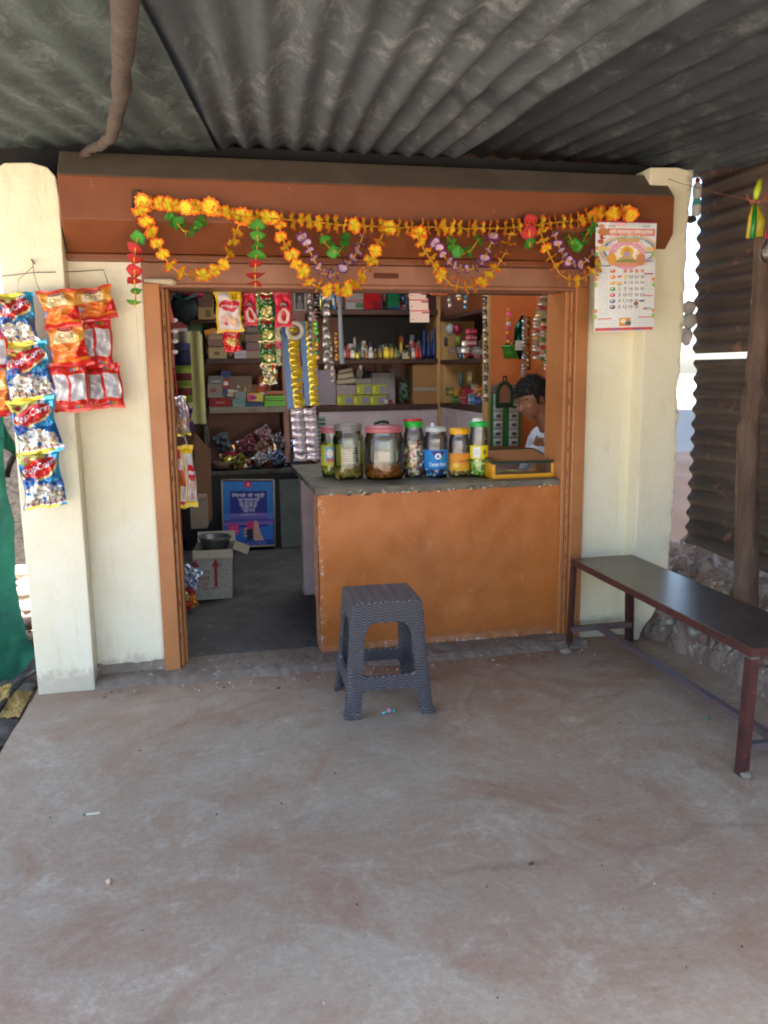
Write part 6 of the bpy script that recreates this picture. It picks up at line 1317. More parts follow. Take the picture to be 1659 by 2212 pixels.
q = (-0.177, -0.074, 0.053, 0.190, 0.88); pouch(lv(C(206, 60, 50), lambda c: (c.rect(.5, 0, 1, .6, C(226, 140, 50)), c.ell(.3, .7, .25, .25, C(190, 206, 130))), 30, 36), q[1]-q[0], q[3]-q[2], .06, 'snack_packet', 'red and orange snack packet just under the silver bag', 'snack packet', ((q[0]+q[1])/2, .9, (q[2]+q[3])/2), rz=rad(10), ry=rad(-15), seed=96)
mm = MB(); mm.tube([V(-0.185, 0.850, 0.066), V(-0.140, 0.850, 0.030), V(-0.085, 0.820, -0.004), V(-0.070, 0.800, -0.071)], .012, 8, C(70, 70, 74)); mm.tube([V(-0.189, 0.850, -0.021), V(-0.143, 0.850, -0.014), V(-0.108, 0.820, -0.052)], .009, 8, C(60, 60, 64)); mm.tube([V(-0.172, 0.950, 0.363), V(-0.140, 0.950, 0.262), V(-0.117, 0.900, 0.096)], .006, 8, C(90, 90, 92)); tag(mm.build('metal_rack_foot', SHINY), 'dark metal rack foot at the floor inside the left jamb', 'rack')

# ---- sachets and packets hanging in a row just behind the lintel
YH = .25
bar = MB(); bar.tube([(-.12, .25, 1.772), (.8, .25, 1.778), (1.74, .25, 1.772)], .004, 6); tag(bar.build('hanging_rail', M['wire']), 'thin rail behind the lintel from which the sachets hang', 'rail')
def hug_cv():
    c = Cv(60, 92, C(226, 190, 16)); c.rect(.10, .06, .92, .95, C(216, 208, 210)); c.rect(.55, .76, .92, .95, C(226, 190, 16)); c.text('10', .75, .86, .2, .12, C(60, 50, 20))
    c.ell(.35, .66, .24, .10, C(190, 36, 56)); c.ell(.68, .66, .24, .10, C(190, 36, 56)); c.poly([(.15, .62), (.88, .62), (.72, .50), (.36, .50)], C(190, 36, 56)); c.text('Huggies', .52, .62, .62, .08, C(230, 226, 240)); c.ell(.35, .30, .14, .12, C(226, 180, 170)); c.ell(.68, .28, .14, .12, C(230, 196, 150)); c.ell(.38, .2, .08, .05, C(200, 60, 90)); c.rect(0, 0, 1, .06, C(226, 190, 16)); return c
def hang(cv, R, lab, seed, mat=PLAST, y=None, name='hanging_packet', t_=.03, ry=-2, back=(.5, .5, .5), cat='packet'):
    return pouch(cv, R[1]-R[0], R[3]-R[2], t_, name, lab, cat, ((R[0]+R[1])/2, R[4] if y is None else y, (R[2]+R[3])/2), rz=rad(R_(-8, 8)), ry=rad(ry), mat=mat, seed=seed, group='packets hanging behind the lintel', back=back, wr=.003, seal=.05)
hang(hug_cv(), (0.085, 0.215, 1.587, 1.778, 0.22), 'white packet with yellow border, red heart logo and number 10', 101, back=C(220, 180, 20))
hang(lv(C(206, 30, 30), lambda c: (c.ell(.55, .5, .34, .2, C(226, 190, 110)), c.ell(.5, .42, .26, .12, C(240, 216, 150)), c.lines(.2, .8, .8, .92, 1, C(226, 190, 180), .8, 2)), 36, 36), (0.114, 0.201, 1.496, 1.591, 0.23), 'small red snack packet hanging below the yellow bordered one', 102, FOIL, back=C(200, 30, 30))
def red_cv():
    c = Cv(40, 80, C(196, 26, 58)); c.ell(.52, .28, .36, .2, C(214, 180, 176)); c.ell(.52, .28, .16, .14, C(170, 30, 40)); c.ell(.5, .58, .26, .07, C(60, 30, 36)); c.lines(.3, .55, .7, .62, 2, C(220, 200, 200), .5, 3); c.rect(.1, .86, .9, .94, C(220, 110, 130)); c.lines(.1, .7, .9, .8, 2, C(214, 70, 96), .5, 5); return c
hang(red_cv(), (0.215, 0.288, 1.619, 1.787, 0.26), 'left one of the two crimson packets with a round white picture', 103, back=C(190, 26, 50)); hang(red_cv(), (0.365, 0.452, 1.613, 1.786, 0.24), 'right one of the two crimson packets with a round white picture', 104, back=C(190, 26, 50))
def grn_cv():
    c = Cv(36, 50, C(30, 120, 50)); c.ell(.5, .86, .34, .12, C(160, 40, 50)); c.rect(.1, .56, .9, .72, C(20, 90, 50)); c.lines(.15, .6, .85, .68, 1, C(190, 210, 180), .7, 2); c.ell(.52, .32, .38, .2, C(190, 180, 110)); c.ell(.6, .26, .2, .12, C(220, 214, 150)); c.rect(0, 0, 1, .08, C(206, 190, 130)); c.rect(0, .94, 1, 1, C(190, 180, 130)); return c
g0 = grn_cv()
for i, (R, lab) in enumerate((((0.287, 0.367, 1.648, 1.770, 0.25), 'top green packet in the chain of green packets'), ((0.287, 0.367, 1.544, 1.649, 0.25), 'second green packet in the chain of green packets'), ((0.292, 0.368, 1.434, 1.539, 0.25), 'third green packet in the chain of green packets'))): hang(g0, R, lab, 110+i, FOIL, back=C(30, 110, 50))
hang(lv(C(190, 186, 160), lambda c: c.specks(0, 0, 1, 1, [C(226, 216, 150), C(110, 150, 80), C(200, 90, 40), C(90, 90, 80)], .6, 5, 4), 30, 30), (0.293, 0.374, 1.340, 1.438, 0.25), 'crumpled gold and orange packet at the foot of the green chain', 114, FOIL)
for i, (R, lab, k) in enumerate((((0.364, 0.398, 1.544, 1.619, 0.27), 'upper cream sachet beside the green packets', C(200, 190, 160)), ((0.362, 0.398, 1.513, 1.544, 0.27), 'small pink sachet beside the green packets', C(226, 90, 130)), ((0.362, 0.396, 1.429, 1.513, 0.27), 'lower cream and green sachet beside the green packets', C(190, 196, 150)))): hang(lv(k, lambda c: c.lines(.1, .3, .9, .7, 3, C(140, 130, 110), .4, 4), 16, 24), R, lab, 120+i, name='hanging_sachet')
# sheets of yellow sachets on blue backing
def sachet_sheet(lab, top, botm, wpx, n, colb, colf, y, name='sachet_sheet'):
    w = wpx; L = (top-botm).length; t = thing(name, lab, 'sachets', top, 0, 'sachet sheets hanging in the doorway')
    mm = MB(); mm.add([(-w/2, .004, 0), (w/2, .004, 0), (w/2+(botm.x-top.x), .004, botm.z-top.z), (-w/2+(botm.x-top.x), .004, botm.z-top.z)], [(0, 3, 2, 1)], colb); mm.build('backing', PLAST, t)
    me = MB(); ph = L/n
    def sf(u, v):
        x = (u-.5)*w*.62; z = (v-.5)*ph*.98; return (x+w*.17+.004*math.sin(v*3.1), -.012*math.sin(math.pi*u)*math.sin(math.pi*v)-.001, z)
    me.grid(sf, 8, 5, colfn=lambda u, v: colf if not (.45 < u < .62 and .3 < v < .6) else tuple(x*.35 for x in colf)); ms = me.mesh('sachet', FOIL)
    for i in range(n):
        o = link('sachet', ms, t); f = (i+.5)/n; o.location = ((botm.x-top.x)*f+R_(-.003, .003), 0, (botm.z-top.z)*f); o.rotation_euler = (R_(-.2, .2), R_(-.12, .12), R_(-.2, .2))
sachet_sheet('left column of yellow sachets on blue backing by the tape roll', V(0.440, 0.300, 1.616), V(0.464, 0.300, 1.214), .082, 14, C(36, 92, 150), C(196, 170, 30), .3)
sachet_sheet('right column of yellow sachets on blue backing beside the grey strips', V(0.529, 0.310, 1.643), V(0.545, 0.310, 1.230), .070, 14, C(40, 96, 150), C(206, 184, 40), .3)
mm = MB(); p = V(0.463, 0.250, 1.596); 
mm.grid(lambda u, v: tuple(p+V((.030+.017*(1 if v < .5 else 0)*1)*math.cos(u*6.283) if False else (.026+.020*v)*math.cos(u*6.283), -.004-.006*math.sin(v*3.1), (.026+.020*v)*math.sin(u*6.283))), 30, 4, C(170, 164, 156)); mm.grid(lambda u, v: tuple(p+V(.026*math.cos(u*6.283), -.004+.02*v, .026*math.sin(u*6.283))), 30, 1, C(120, 100, 80)); tag(mm.build('tape_roll', PLAST), 'ring shaped roll of tape hanging at the top of the yellow sachets', 'tape roll')
t = thing('tablet_sheet', 'silver sheet of wrapped tablets hanging below the yellow sachets', 'tablets', V(0.497, 0.280, 1.223))
ms = MB(); ms.grid(lambda u, v: ((u-.5)*.062, -.012*math.sin(math.pi*u)**.6*math.sin(math.pi*v)**.6, (v-.5)*.034+.003*math.sin(u*9)), 8, 6, colfn=lambda u, v: random.choice([C(190, 190, 200), C(214, 216, 226), C(160, 150, 160), C(200, 170, 180)])); me_ = ms.mesh('wrapped_tablet', FOIL)
for i in range(7):
    for k in range(2): o = link('wrapped_tablet', me_, t); o.location = (-.033+.066*k+.002*i, R_(-.004, .004), -.02-.038*i); o.rotation_euler = (R_(-.15, .15), R_(-.1, .1), R_(-.2, .2))
# picture frame on the wall
t = thing('picture_frame', 'small framed grey portrait hung high on the back wall', 'picture', V(0.772, 2.600, 1.929))
mm = MB(); q = (0.726, 0.821, 1.854, 1.997, 2.6)
for a_ in ((q[0], q[2], q[1], q[2]+.012), (q[0], q[3]-.012, q[1], q[3]), (q[0], q[2]+.012, q[0]+.012, q[3]-.012), (q[1]-.012, q[2]+.012, q[1], q[3]-.012)): mm.box(a_[0], 2.59, a_[1], a_[2], 2.61, a_[3], C(140, 130, 122))
wbuild(mm, 'frame', CARD, t)
surf(lv(C(50, 46, 46), lambda c: (c.ell(.5, .68, .16, .16, C(120, 112, 106)), c.ell(.5, .2, .3, .32, C(104, 96, 92))), 24, 32), lambda u, v: (q[0]+.01+(q[1]-q[0]-.02)*u, 2.602, q[2]+.01+(q[3]-q[2]-.02)*v), 'portrait', CARD, t).matrix_parent_inverse = Matrix.Translation(-Vector(t.location))
# long strips of silvery sachets / ribbons
def strip(lab, pts, w, cols, name='sachet_strip', mat=None, step=.028, fat=.008, cat='sachet strip', slim=1.0):
    pts = [Vector(p) for p in pts]; L = sum((b-a).length for a, b in zip(pts, pts[1:])); n = max(2, int(L/step)); t = thing(name, lab, cat, pts[0], 0, 'strips hanging behind the lintel'); mm = MB()
    for i, (p, d) in enumerate(cr(pts, n)):
        p = p-pts[0]; c = cols[i % len(cols)] if len(cols) < 9 else random.choice(cols); a = R_(-.5, .5)
        k = len(mm.v); mm.grid(lambda u, v: ((u-.5)*w, -fat*math.sin(math.pi*u)*math.sin(math.pi*v)**.5, (v-.5)*step*.96*slim), 5, 4, hsvj(c, .15)); mm.grid(lambda u, v: ((.5-u)*w, fat*.6*math.sin(math.pi*u)*math.sin(math.pi*v)**.5, (v-.5)*step*.96*slim), 4, 3, hsvj(c, .15))
        T = Matrix.Translation(p+V(R_(-.002, .002), R_(-.004, .004), 0)) @ Matrix.Rotation(a, 4, 'Z') @ Matrix.Rotation(R_(-.12, .12), 4, 'Y')
        for j in range(k, len(mm.v)): mm.v[j] = tuple(T @ Vector(mm.v[j]))
    mm.build('sachet_row', mat or FOIL, t)
SI = [C(130, 134, 138), C(160, 160, 166), C(104, 104, 110)]
strip('narrow grey strip just right of the picture frame', [V(0.547, 0.300, 1.784), V(0.545, 0.300, 1.630), V(0.550, 0.300, 1.472)], .022, SI, cat='sachet strip')
strip('dark glittering strip with black sachets near the green ones', [V(0.584, 0.320, 1.787), V(0.586, 0.320, 1.653)], .030, [C(30, 30, 40), C(60, 60, 72), C(20, 20, 28)])
strip('bright green sachet strip between the grey strips', [V(0.573, 0.300, 1.643), V(0.578, 0.300, 1.576)], .022, [C(120, 214, 110), C(90, 190, 90)], step=.02)
strip('green and yellow sachets below the bright green ones', [V(0.576, 0.300, 1.562), V(0.575, 0.300, 1.459)], .020, [C(60, 150, 90), C(200, 160, 70), C(180, 120, 60), C(40, 140, 90), C(214, 176, 90)], step=.02)
strip('broad grey sachet strip left of the pale rope', [V(0.622, 0.280, 1.779), V(0.621, 0.280, 1.628), V(0.619, 0.280, 1.472), V(0.625, 0.280, 1.404)], .034, [C(136, 134, 130), C(110, 112, 112), C(160, 160, 160)], step=.035)
strip('pinkish grey strip hanging lowest beside the broad grey one', [V(0.641, 0.300, 1.585), V(0.647, 0.300, 1.449), V(0.654, 0.300, 1.339)], .022, [C(166, 150, 146), C(130, 134, 136), C(180, 176, 176)])
strip('amber brown bead strip left of the pale rope', [V(0.676, 0.300, 1.594), V(0.675, 0.300, 1.449)], .022, [C(170, 120, 50), C(140, 96, 40), C(190, 140, 60)], step=.02)
mm = MB(); mm.tube([V(0.689, 0.270, 1.783), V(0.691, 0.270, 1.628), V(0.696, 0.270, 1.435)], [.010, .011, .013], 8, C(130, 142, 158)); tag(mm.build('pale_rope', CLOTHM), 'pale blue grey twisted rope hanging at the left of the dark shelf', 'rope')
# white and red stacked packets
for i, R in enumerate(((1.035, 1.120, 1.750, 1.788, 0.24), (1.037, 1.132, 1.698, 1.750, 0.24), (1.039, 1.137, 1.635, 1.698, 0.24))):
    q = R; mm = MB()
    for k in range(4): mm.box(q[0]+.003*k, .24+.012*k, q[2]+.002*k, q[1]+.003*k, .249+.012*k, q[3], C(214, 196, 192) if k < 3 else C(196, 160, 166))
    mm.box(q[0], .2388, q[3]-.010, q[1], .2398, q[3]-.005, C(196, 40, 60)); mm.box(q[0]+.06, .2385, q[3]-.020, q[1], .2396, q[3]-.013, C(150, 60, 76)); mm.box(q[0]+.006, .2385, q[2]+.012, q[0]+.018, .2396, q[2]+.015, C(190, 60, 70))
    tag(mm.build('white_packet', CARD), ['top bunch of white packets with red edge hung before the dark shelf', 'middle bunch of white packets with red edge hung before the dark shelf', 'lowest bunch of white packets with red edge hung before the dark shelf'][i], 'packet', 'white packets hanging before the dark shelf')
strip('orange fringe strip right under the lintel near the white packets', [V(1.144, 0.240, 1.777), V(1.235, 0.240, 1.775)], .030, [C(206, 120, 50), C(190, 90, 40)], step=.02)
strip('short grey sachet strip under the lintel', [V(1.261, 0.300, 1.767), V(1.263, 0.300, 1.712)], .022, SI); strip('blue and white sachet strip under the lintel', [V(1.347, 0.300, 1.782), V(1.343, 0.300, 1.703)], .020, [C(70, 130, 170), C(180, 190, 200)], step=.022)
strip('small white and yellow sachet pair under the lintel', [V(1.310, 0.300, 1.781), V(1.315, 0.300, 1.749)], .028, [C(190, 196, 200), C(214, 170, 80)], step=.02)
strip('long dark beaded strip in front of the plaster corner', [V(1.467, 0.350, 1.773), V(1.476, 0.350, 1.537), V(1.479, 0.350, 1.229)], .026, [C(90, 84, 84), C(60, 70, 60), C(150, 140, 140), C(70, 50, 56), C(170, 166, 170)], step=.022)
# orange alcove
t = thing('hanging_basket', 'green perforated plastic basket on the orange wall with combs and flowers', 'basket', V(2.027, 1.400, 1.541))
mm = MB(); mm.lathe([(.035, -.075), (.052, -.07), (.062, -.02), (.070, .0), (.078, .002), (.078, .010), (.066, .012), (.058, -.02), (.048, -.064), (.02, -.066)], 26, (0, 0, 0), C(70, 140, 50)); mm.build('body', PLAST, t)
mm = MB()
for i in range(16):
    for k in range(3):
        a = math.pi+math.pi*i/15; r = .0605-.006*k; mm.box(-.003, -.0008, -.005, .003, .0008, .005, C(20, 50, 20), T=Matrix.Translation((r*math.cos(a)*1.01, r*math.sin(a)*1.01, -.020-.017*k)) @ Matrix.Rotation(a+math.pi/2, 4, 'Z'))
stuff(mm.build('holes', DULL, t))
mm = MB()
for i in range(14): mm.ball((R_(-.05, .05), R_(-.03, .03), .015+R_(0, .02)), .014, random.choice([C(190, 40, 50), C(150, 30, 40), C(200, 150, 60), C(60, 90, 50)]), 7, 5, jit=.2)
tag(mm.build('basket_goods', PLAST, loc=V(2.027, 1.400, 1.541)), 'red and yellow small goods heaped in the green basket', 'goods')
strip('pink orange paper flower string above the green basket', [V(2.019, 1.440, 1.800), V(2.014, 1.440, 1.693), V(2.009, 1.440, 1.588)], .030, [C(226, 130, 60), C(220, 90, 130), C(230, 150, 70), C(200, 190, 190), C(210, 80, 120)], step=.028, mat=PLAST)
mm = MB(); mm.tube([V(2.021, 1.200, 1.731), V(2.001, 1.200, 1.651), V(1.999, 1.200, 1.564), V(2.020, 1.200, 1.463)], [.012, .034, .038, .022], 12, C(10, 60, 46)); tag(mm.build('green_bangles', SHINY), 'dark green glittering bundle hanging right of the basket', 'bundle')
mm = MB(); mm.box(-.025, -.002, -.03, .02, .002, .03, C(190, 200, 200)); tag(mm.build('white_tag', CARD, loc=V(1.973, 1.140, 1.545)), 'small white tag in front of the dark green bundle', 'tag')
strip('long silver strip hanging over the orange wall', [V(1.950, 1.000, 1.712), V(1.954, 1.000, 1.530), V(1.951, 1.000, 1.311)], .030, [C(150, 150, 156), C(176, 176, 182)], step=.02)
strip('brown bead strip beside the long silver one', [V(1.957, 0.950, 1.709), V(1.960, 0.950, 1.556), V(1.960, 0.950, 1.390)], .030, [C(120, 84, 40), C(96, 66, 30), C(150, 110, 60)], step=.022)
strip('left pearly sachet strip with coloured sweets at its lower end', [V(1.841, 0.450, 1.794), V(1.801, 0.450, 1.662), V(1.795, 0.450, 1.552), V(1.805, 0.450, 1.450)], .040, [C(190, 180, 170), C(160, 150, 140), C(206, 196, 190), C(150, 60, 60), C(180, 176, 170), C(206, 190, 130)], step=.020)
strip('right pearly sachet strip with red and green sweets lower down', [V(1.868, 0.500, 1.799), V(1.863, 0.500, 1.665), V(1.862, 0.500, 1.440)], .036, [C(180, 170, 160), C(60, 130, 80), C(200, 190, 186), C(186, 60, 70), C(196, 190, 180)], step=.020)
strip('tan bead strip at the right of the pearly ones', [V(1.854, 0.400, 1.780), V(1.855, 0.400, 1.635), V(1.855, 0.400, 1.503)], .018, [C(176, 120, 80), C(150, 96, 60), C(206, 160, 130)], step=.012)
strip('thin strip of green and white sachets above the man', [V(1.840, 0.420, 1.499), V(1.842, 0.420, 1.390)], .014, [C(60, 150, 100), C(220, 220, 216), C(200, 190, 180)], step=.016)
q = (1.773, 1.848, 1.382, 1.772, 0.2)
mm = MB(); mm.grid(lambda u, v: (q[0]+(q[1]-q[0])*u-.01*(1-v), .21+.02*math.sin(math.pi*u)+.006*math.sin(v*17+u*6), q[2]+(q[3]-q[2])*v), 14, 40); tag(mm.build('clear_bag', FILM), 'clear plastic bag hanging against the inside of the right jamb', 'bag')
mm = MB()
for i in range(60):
    z = R_(q[2]+.12, q[3]); x = R_(q[0]+.012, q[1]-.006); T = Matrix.Translation((x, .236+R_(0, .012), z)) @ Matrix.Rotation(R_(-.8, .8), 4, 'Y') @ Matrix.Rotation(R_(-.8, .8), 4, 'X')
    mm.grid(lambda u, v: tuple(T @ Vector(((u-.5)*.024*math.sin(math.pi*min(.98, max(.02, v))), .002*math.sin(u*3), (v-.5)*.036))), 2, 4, random.choice([C(90, 150, 70), C(130, 180, 100), C(70, 130, 60), C(170, 206, 150)]))
tag(mm.build('green_leaves', PLAST), 'small plastic green leaves inside the clear hanging bag', 'leaves')
# arch-topped green frame and the white green sachet sheets
t = thing('arch_frame', 'dark green arch topped mirror frame on the orange wall above the sachet sheets', 'mirror', V(1.984, 1.420, 1.238))
q = (1.925, 2.046, 1.146, 1.324, 1.42); w = q[1]-q[0]; h = q[3]-q[2]; cx = (q[0]+q[1])/2; cz = (q[2]+q[3])/2
def arch(k, hh): return [(-w/2*k, -h/2*k), (w/2*k, -h/2*k), (w/2*k, h*.12*hh), (w*.36*k, h*.33*hh), (w*.12*k, h*.47*hh), (-w*.12*k, h*.47*hh), (-w*.36*k, h*.33*hh), (-w/2*k, h*.12*hh)]
T = Matrix.Translation((cx, 1.42, cz)) @ Matrix.Rotation(rad(90), 4, 'X')
vs, fs = shape2d([arch(1, 1), arch(.66, .74)], .014, .002); mm = MB(); mm.add(vs, fs, C(14, 62, 40), T=T)
mm.box(cx-.012, 1.413, q[3]-.01, cx-.006, 1.427, q[3]+.022, C(20, 30, 26)); mm.box(cx+.010, 1.413, q[3]-.01, cx+.016, 1.427, q[3]+.022, C(20, 30, 26)); mm.box(cx-.012, 1.413, q[3]+.0222, cx+.016, 1.427, q[3]+.030, C(20, 30, 26)); wbuild(mm, 'frame', PLAST, t)
vs, fs = shape2d([arch(.67, .75)], .003); mm = MB(); mm.add(vs, fs, C(150, 110, 92), T=T); wbuild(mm, 'pane', PLAST, t)
mm = MB(); q = (1.910, 2.156, 1.245, 1.295, 1.48); mm.box(q[0], 1.478, q[2], q[1], 1.492, q[3], C(140, 120, 116)); q2 = (1.904, 2.156, 1.236, 1.245, 1.48); mm.box(q[0], 1.474, q2[2]-.004, q[1], 1.492, q[2]-.001, C(90, 80, 80)); tag(mm.build('tile_strip', DULL), 'pale narrow ledge strip across the orange wall', 'ledge')
for k, (R, lab) in enumerate((((1.898, 2.003, 0.881, 1.238, 1.44), 'left column of white and green sachets on the orange wall'), ((2.010, 2.116, 0.878, 1.236, 1.44), 'right column of white and green sachets on the orange wall'))):
    t = thing('sachet_column', lab, 'sachets', ((R[0]+R[1])/2, 1.44, R[3]), 0, 'white and green sachet columns'); w = R[1]-R[0]; h = R[3]-R[2]
    mm = MB(); mm.box(-w/2, .004, -h, w/2, .006, .0, C(30, 130, 70)); mm.build('backing', PLAST, t)
    ce = MB(); ce.grid(lambda u, v: ((u-.5)*w*.62, -.010*math.sin(math.pi*u)*math.sin(math.pi*v), (v-.5)*h/6*.92), 8, 6, colfn=lambda u, v: C(70, 76, 84) if (.3 < u < .7 and .25 < v < .6) else C(186, 192, 200)); ms = ce.mesh('sachet', PLAST)
    for i in range(6): o = link('sachet', ms, t); o.location = (0, .002, -h*(i+.5)/6)
# right side shelves goods (shelves run along the right wall)
gd = [(V(1.901, 2.500, 1.617), .03, .07, C(60, 50, 50), 'dark jar at the far end of the upper side shelf'), (V(1.905, 2.400, 1.704), .045, .09, C(170, 170, 174), 'grey white rounded pack high on the upper side shelf'), (V(1.933, 2.300, 1.699), .04, .08, C(150, 30, 60), 'crimson pack beside the grey rounded one on the side shelf'),
 (V(1.909, 2.200, 1.613), .05, .07, C(110, 124, 34), 'olive lime bundle on the upper side shelf'), (V(1.944, 2.000, 1.671), .06, .035, C(170, 60, 80), 'topmost red striped pack of the side shelf stack'), (V(1.944, 2.000, 1.628), .06, .03, C(176, 96, 104), 'second red striped pack of the side shelf stack'),
 (V(1.944, 2.000, 1.589), .06, .03, C(180, 130, 136), 'third pale red pack of the side shelf stack'), (V(1.907, 1.950, 1.535), .03, .05, C(150, 146, 150), 'grey cup on the upper side shelf under the red stack'), (V(1.936, 1.850, 1.532), .04, .05, C(130, 124, 128), 'grey flat pack near the front end of the upper side shelf'), (V(1.901, 2.350, 1.542), .04, .05, C(90, 50, 70), 'dull purple pack low on the upper side shelf'),
 (V(1.900, 2.100, 1.326), .035, .10, C(70, 96, 100), 'teal lidded grey jar on the lower side shelf'), (V(1.932, 2.000, 1.339), .035, .09, C(120, 104, 50), 'mustard yellow pack on the lower side shelf'), (V(1.875, 2.300, 1.233), .05, .06, C(120, 110, 60), 'khaki pack at the far end of the lower side shelf'), (V(1.888, 2.200, 1.179), .05, .05, C(70, 110, 60), 'green pack at the bottom of the lower side shelf'),
 (V(1.899, 2.050, 1.197), .05, .05, C(150, 70, 60), 'brick red pack at the bottom of the lower side shelf'), (V(1.914, 1.900, 1.188), .035, .07, C(110, 150, 180), 'pale blue pack at the bottom of the lower side shelf'), (V(1.912, 1.750, 1.180), .04, .06, C(60, 80, 140), 'blue pack nearest the front of the lower side shelf'), (V(1.918, 1.750, 1.264), .04, .06, C(170, 110, 70), 'orange brown pack above the blue one on the lower side shelf')]
for i, (p, w, h, c, lab) in enumerate(gd):
    mm = MB(); z0 = 1.136 if p.z < 1.42 else 1.476
    if 'jar' in lab or 'cup' in lab: mm.lathe([(w*.4, 0), (w*.5, .004), (w*.5, h*.8), (w*.4, h*.9), (w*.42, h)], 14, (0, 0, 0), [c, c, c, C(20, 90, 80)])
    elif 'rounded' in lab or 'bundle' in lab: mm.ball((0, 0, h/2), h/2, c, 12, 8, jit=.06, sq=(.8, .8, 1))
    else: mm.box(-w/2, -w/2, 0, w/2, w/2, h, c); mm.box(-w/2+.004, -w/2-.001, h*.3, w/2-.004, -w/2, h*.6, tuple(min(1, x*2+.05) for x in c)); mm.box(-w/2-.001, -w/2+.004, h*.3, -w/2, w/2-.004, h*.6, tuple(min(1, x*2+.05) for x in c))
    o = mm.build('side_shelf_jar' if 'jar' in lab else 'side_shelf_pack', PLAST, loc=(p.x, p.y, p.z-h/2)); o.rotation_euler = (0, 0, R_(-.3, .3)); tag(o, lab, 'jar' if 'jar' in lab else ('cup' if 'cup' in lab else 'pack'), 'goods on the side shelves')
strip('short strip of gleaming white sachets before the side shelf', [V(1.441, 0.600, 1.561), V(1.438, 0.600, 1.486)], .030, [C(226, 222, 224)], step=.030)
# dark papers and striped bundle on the ledge behind the counter
mm = MB(); q = (0.729, 1.016, 1.101, 1.152, 1.16)
for k in range(6): mm.box(q[0]+.01*k, 1.12, .846+.016*k, q[1]-.015*k, 1.3, .858+.016*k, [C(60, 58, 64), C(90, 88, 94), C(130, 128, 134)][k % 3])
tag(mm.build('folded_papers', CARD), 'pile of dark folded papers behind the jars', 'papers')
q = (1.004, 1.138, 1.056, 1.139, 1.16); mm = MB()
for k in range(7): mm.tube([(q[0]+.004*k, 1.10, q[2]+.012*k-.04), ((q[0]+q[1])/2, 1.09, q[2]+.018+.012*k-.04), (q[1]-.004*k, 1.10, q[2]+.006+.012*k-.04)], .008, 6, C(40, 46, 48) if k % 2 else C(170, 180, 178))
tag(mm.build('striped_bundle', CLOTHM), 'black and white striped bundle behind the green lidded jar', 'bundle')
mm = MB(); q = (0.669, 0.713, 0.904, 1.136, 1); mm.grid(lambda u, v: (q[0]+(q[1]-q[0])*u, 1.0+.01*math.sin(v*30), q[2]+(q[3]-q[2])*v), 4, 30, colfn=lambda u, v: C(150, 170, 160) if int(v*20) % 2 else C(36, 60, 56)); tag(mm.build('striped_strip', CLOTHM), 'dark teal striped strip behind the tablet sheet', 'strip')

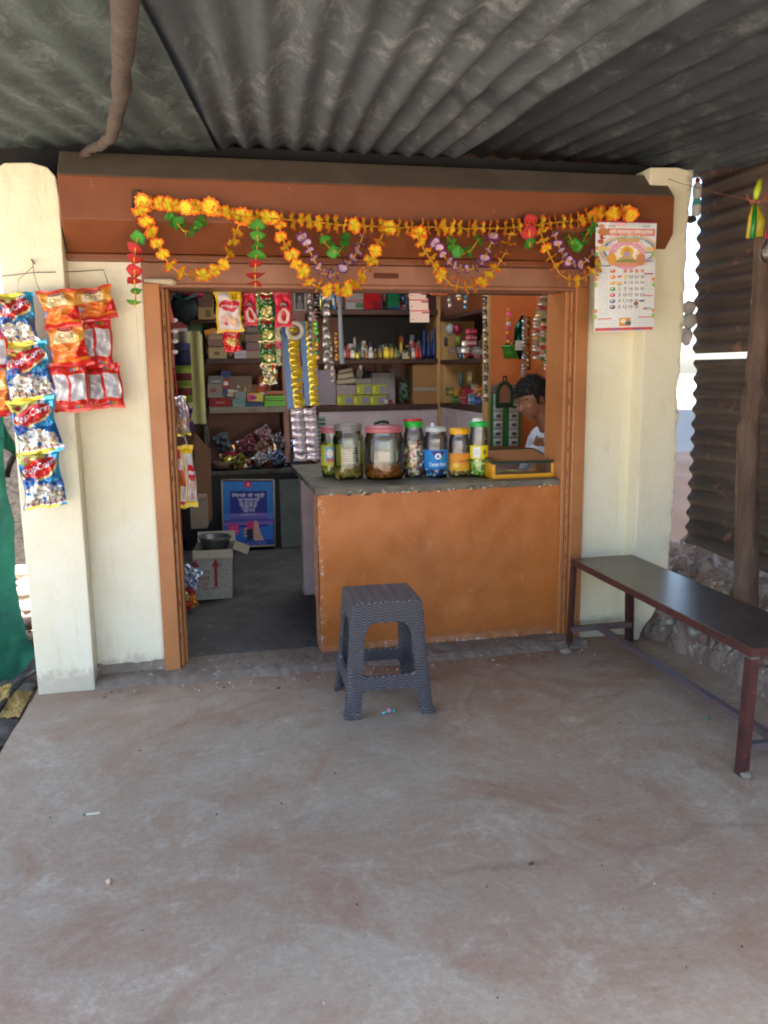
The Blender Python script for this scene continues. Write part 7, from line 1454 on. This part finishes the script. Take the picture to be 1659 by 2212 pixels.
# the mass of small goods nobody could count: filling the shelves behind and between the things above
random.seed(303)
def clutter(name, mat, n, x0, x1, y0, y1, z0, hmax, wr_=(.02, .06)):
    mm = MB(); x = x0
    pal = [C(150, 60, 60), C(190, 180, 170), C(60, 80, 120), C(170, 140, 60), C(90, 120, 80), C(120, 90, 70), C(206, 200, 196), C(60, 50, 56), C(180, 100, 60), C(130, 130, 140), C(200, 70, 90), C(100, 76, 60), C(214, 200, 90), C(90, 160, 190), C(226, 224, 220), C(220, 150, 60)]
    for i in range(n):
        w, h, d = R_(*wr_), R_(.025, hmax), R_(.03, .08); x = R_(x0, x1-w); y = R_(y0, y1); z = z0+(R_(.0, hmax*.6) if random.random() < .4 else 0); c = random.choice(pal)
        T = Matrix.Translation((x+w/2, y, z)) @ Matrix.Rotation(R_(-.4, .4), 4, 'Z') @ Matrix.Rotation(R_(-.2, .2), 4, 'Y')
        q = random.random()
        if q < .6:
            mm.box(-w/2, -d/2, 0, w/2, d/2, h, c, T=T); e = random.choice(pal); mm.box(-w/2+.003, -d/2-.001, h*.25, w/2-.003, -d/2, h*.7, e, T=T); mm.box(-w/4, -d/2-.0016, h*.4, w/5, -d/2-.0008, h*.55, C(220, 216, 210), T=T)
        elif q < .85:
            k = len(mm.v); mm.ball((0, 0, h/2), h/2, c, 8, 6, jit=.22, sq=(w/h, .7, 1))
            for j in range(k, len(mm.v)): mm.v[j] = tuple(T @ Vector(mm.v[j]))
        else:
            k = len(mm.v); mm.lathe([(w*.3, 0), (w*.34, h*.7), (w*.2, h*.8), (w*.22, h)], 10, (0, 0, 0), [c, c, random.choice(pal)])
            for j in range(k, len(mm.v)): mm.v[j] = tuple(T @ Vector(mm.v[j]))
    stuff(mm.build(name, mat))
zb = V(0.338, 2.700, 1.133).z; zu = V(0.352, 2.700, 1.501).z; zm = V(1.270, 2.750, 1.490).z; zl = V(1.274, 2.800, 1.120).z; zt = V(1.277, 2.750, 1.876).z
clutter('small_goods', PLAST, 70, .06, .56, 2.74, 2.88, zb+.012, .19, (.025, .08)); clutter('small_goods', CARD, 60, .06, .54, 2.74, 2.88, zu+.012, .24, (.03, .09))
clutter('small_goods', CARD, 40, -.08, .72, 2.84, 2.94, V(0.264, 2.800, 1.803).z+.01, .22, (.03, .1))
clutter('small_goods', PLAST, 70, 1.0, 1.86, 2.80, 2.96, zm+.004, .13, (.015, .05)); clutter('small_goods', CARD, 40, .9, 1.86, 2.88, 2.98, zl+.004, .26); clutter('small_goods', FOIL, 60, .92, 1.86, 2.78, 2.96, zt+.004, .16)
clutter('small_goods', FOIL, 50, .10, .78, 2.66, 2.95, zt_+.002, .15, (.04, .13)); clutter('small_goods', FOIL, 40, .66, .92, 2.75, 2.95, 1.14, .3, (.03, .09)); clutter('small_goods', CARD, 40, -.40, .0, 2.70, 2.95, 1.16, .5, (.05, .14))
for z, nn, hh in ((1.136, 60, .12), (1.476, 60, .13)):
    mm0 = len(bpy.data.objects); clutter('small_goods', FOIL if z > 1.3 else PLAST, nn, 1.66, 2.56, -2.10, -1.99, z, hh)
    o = list(bpy.data.objects)[-1]; o = [q for q in bpy.data.objects if q.name.startswith('small_goods')][-1]
    R90 = Matrix.Rotation(rad(-90), 4, 'Z')
    o.data.transform(Matrix(((0, -1, 0, 0), (1, 0, 0, 0), (0, 0, 1, 0), (0, 0, 0, 1))))
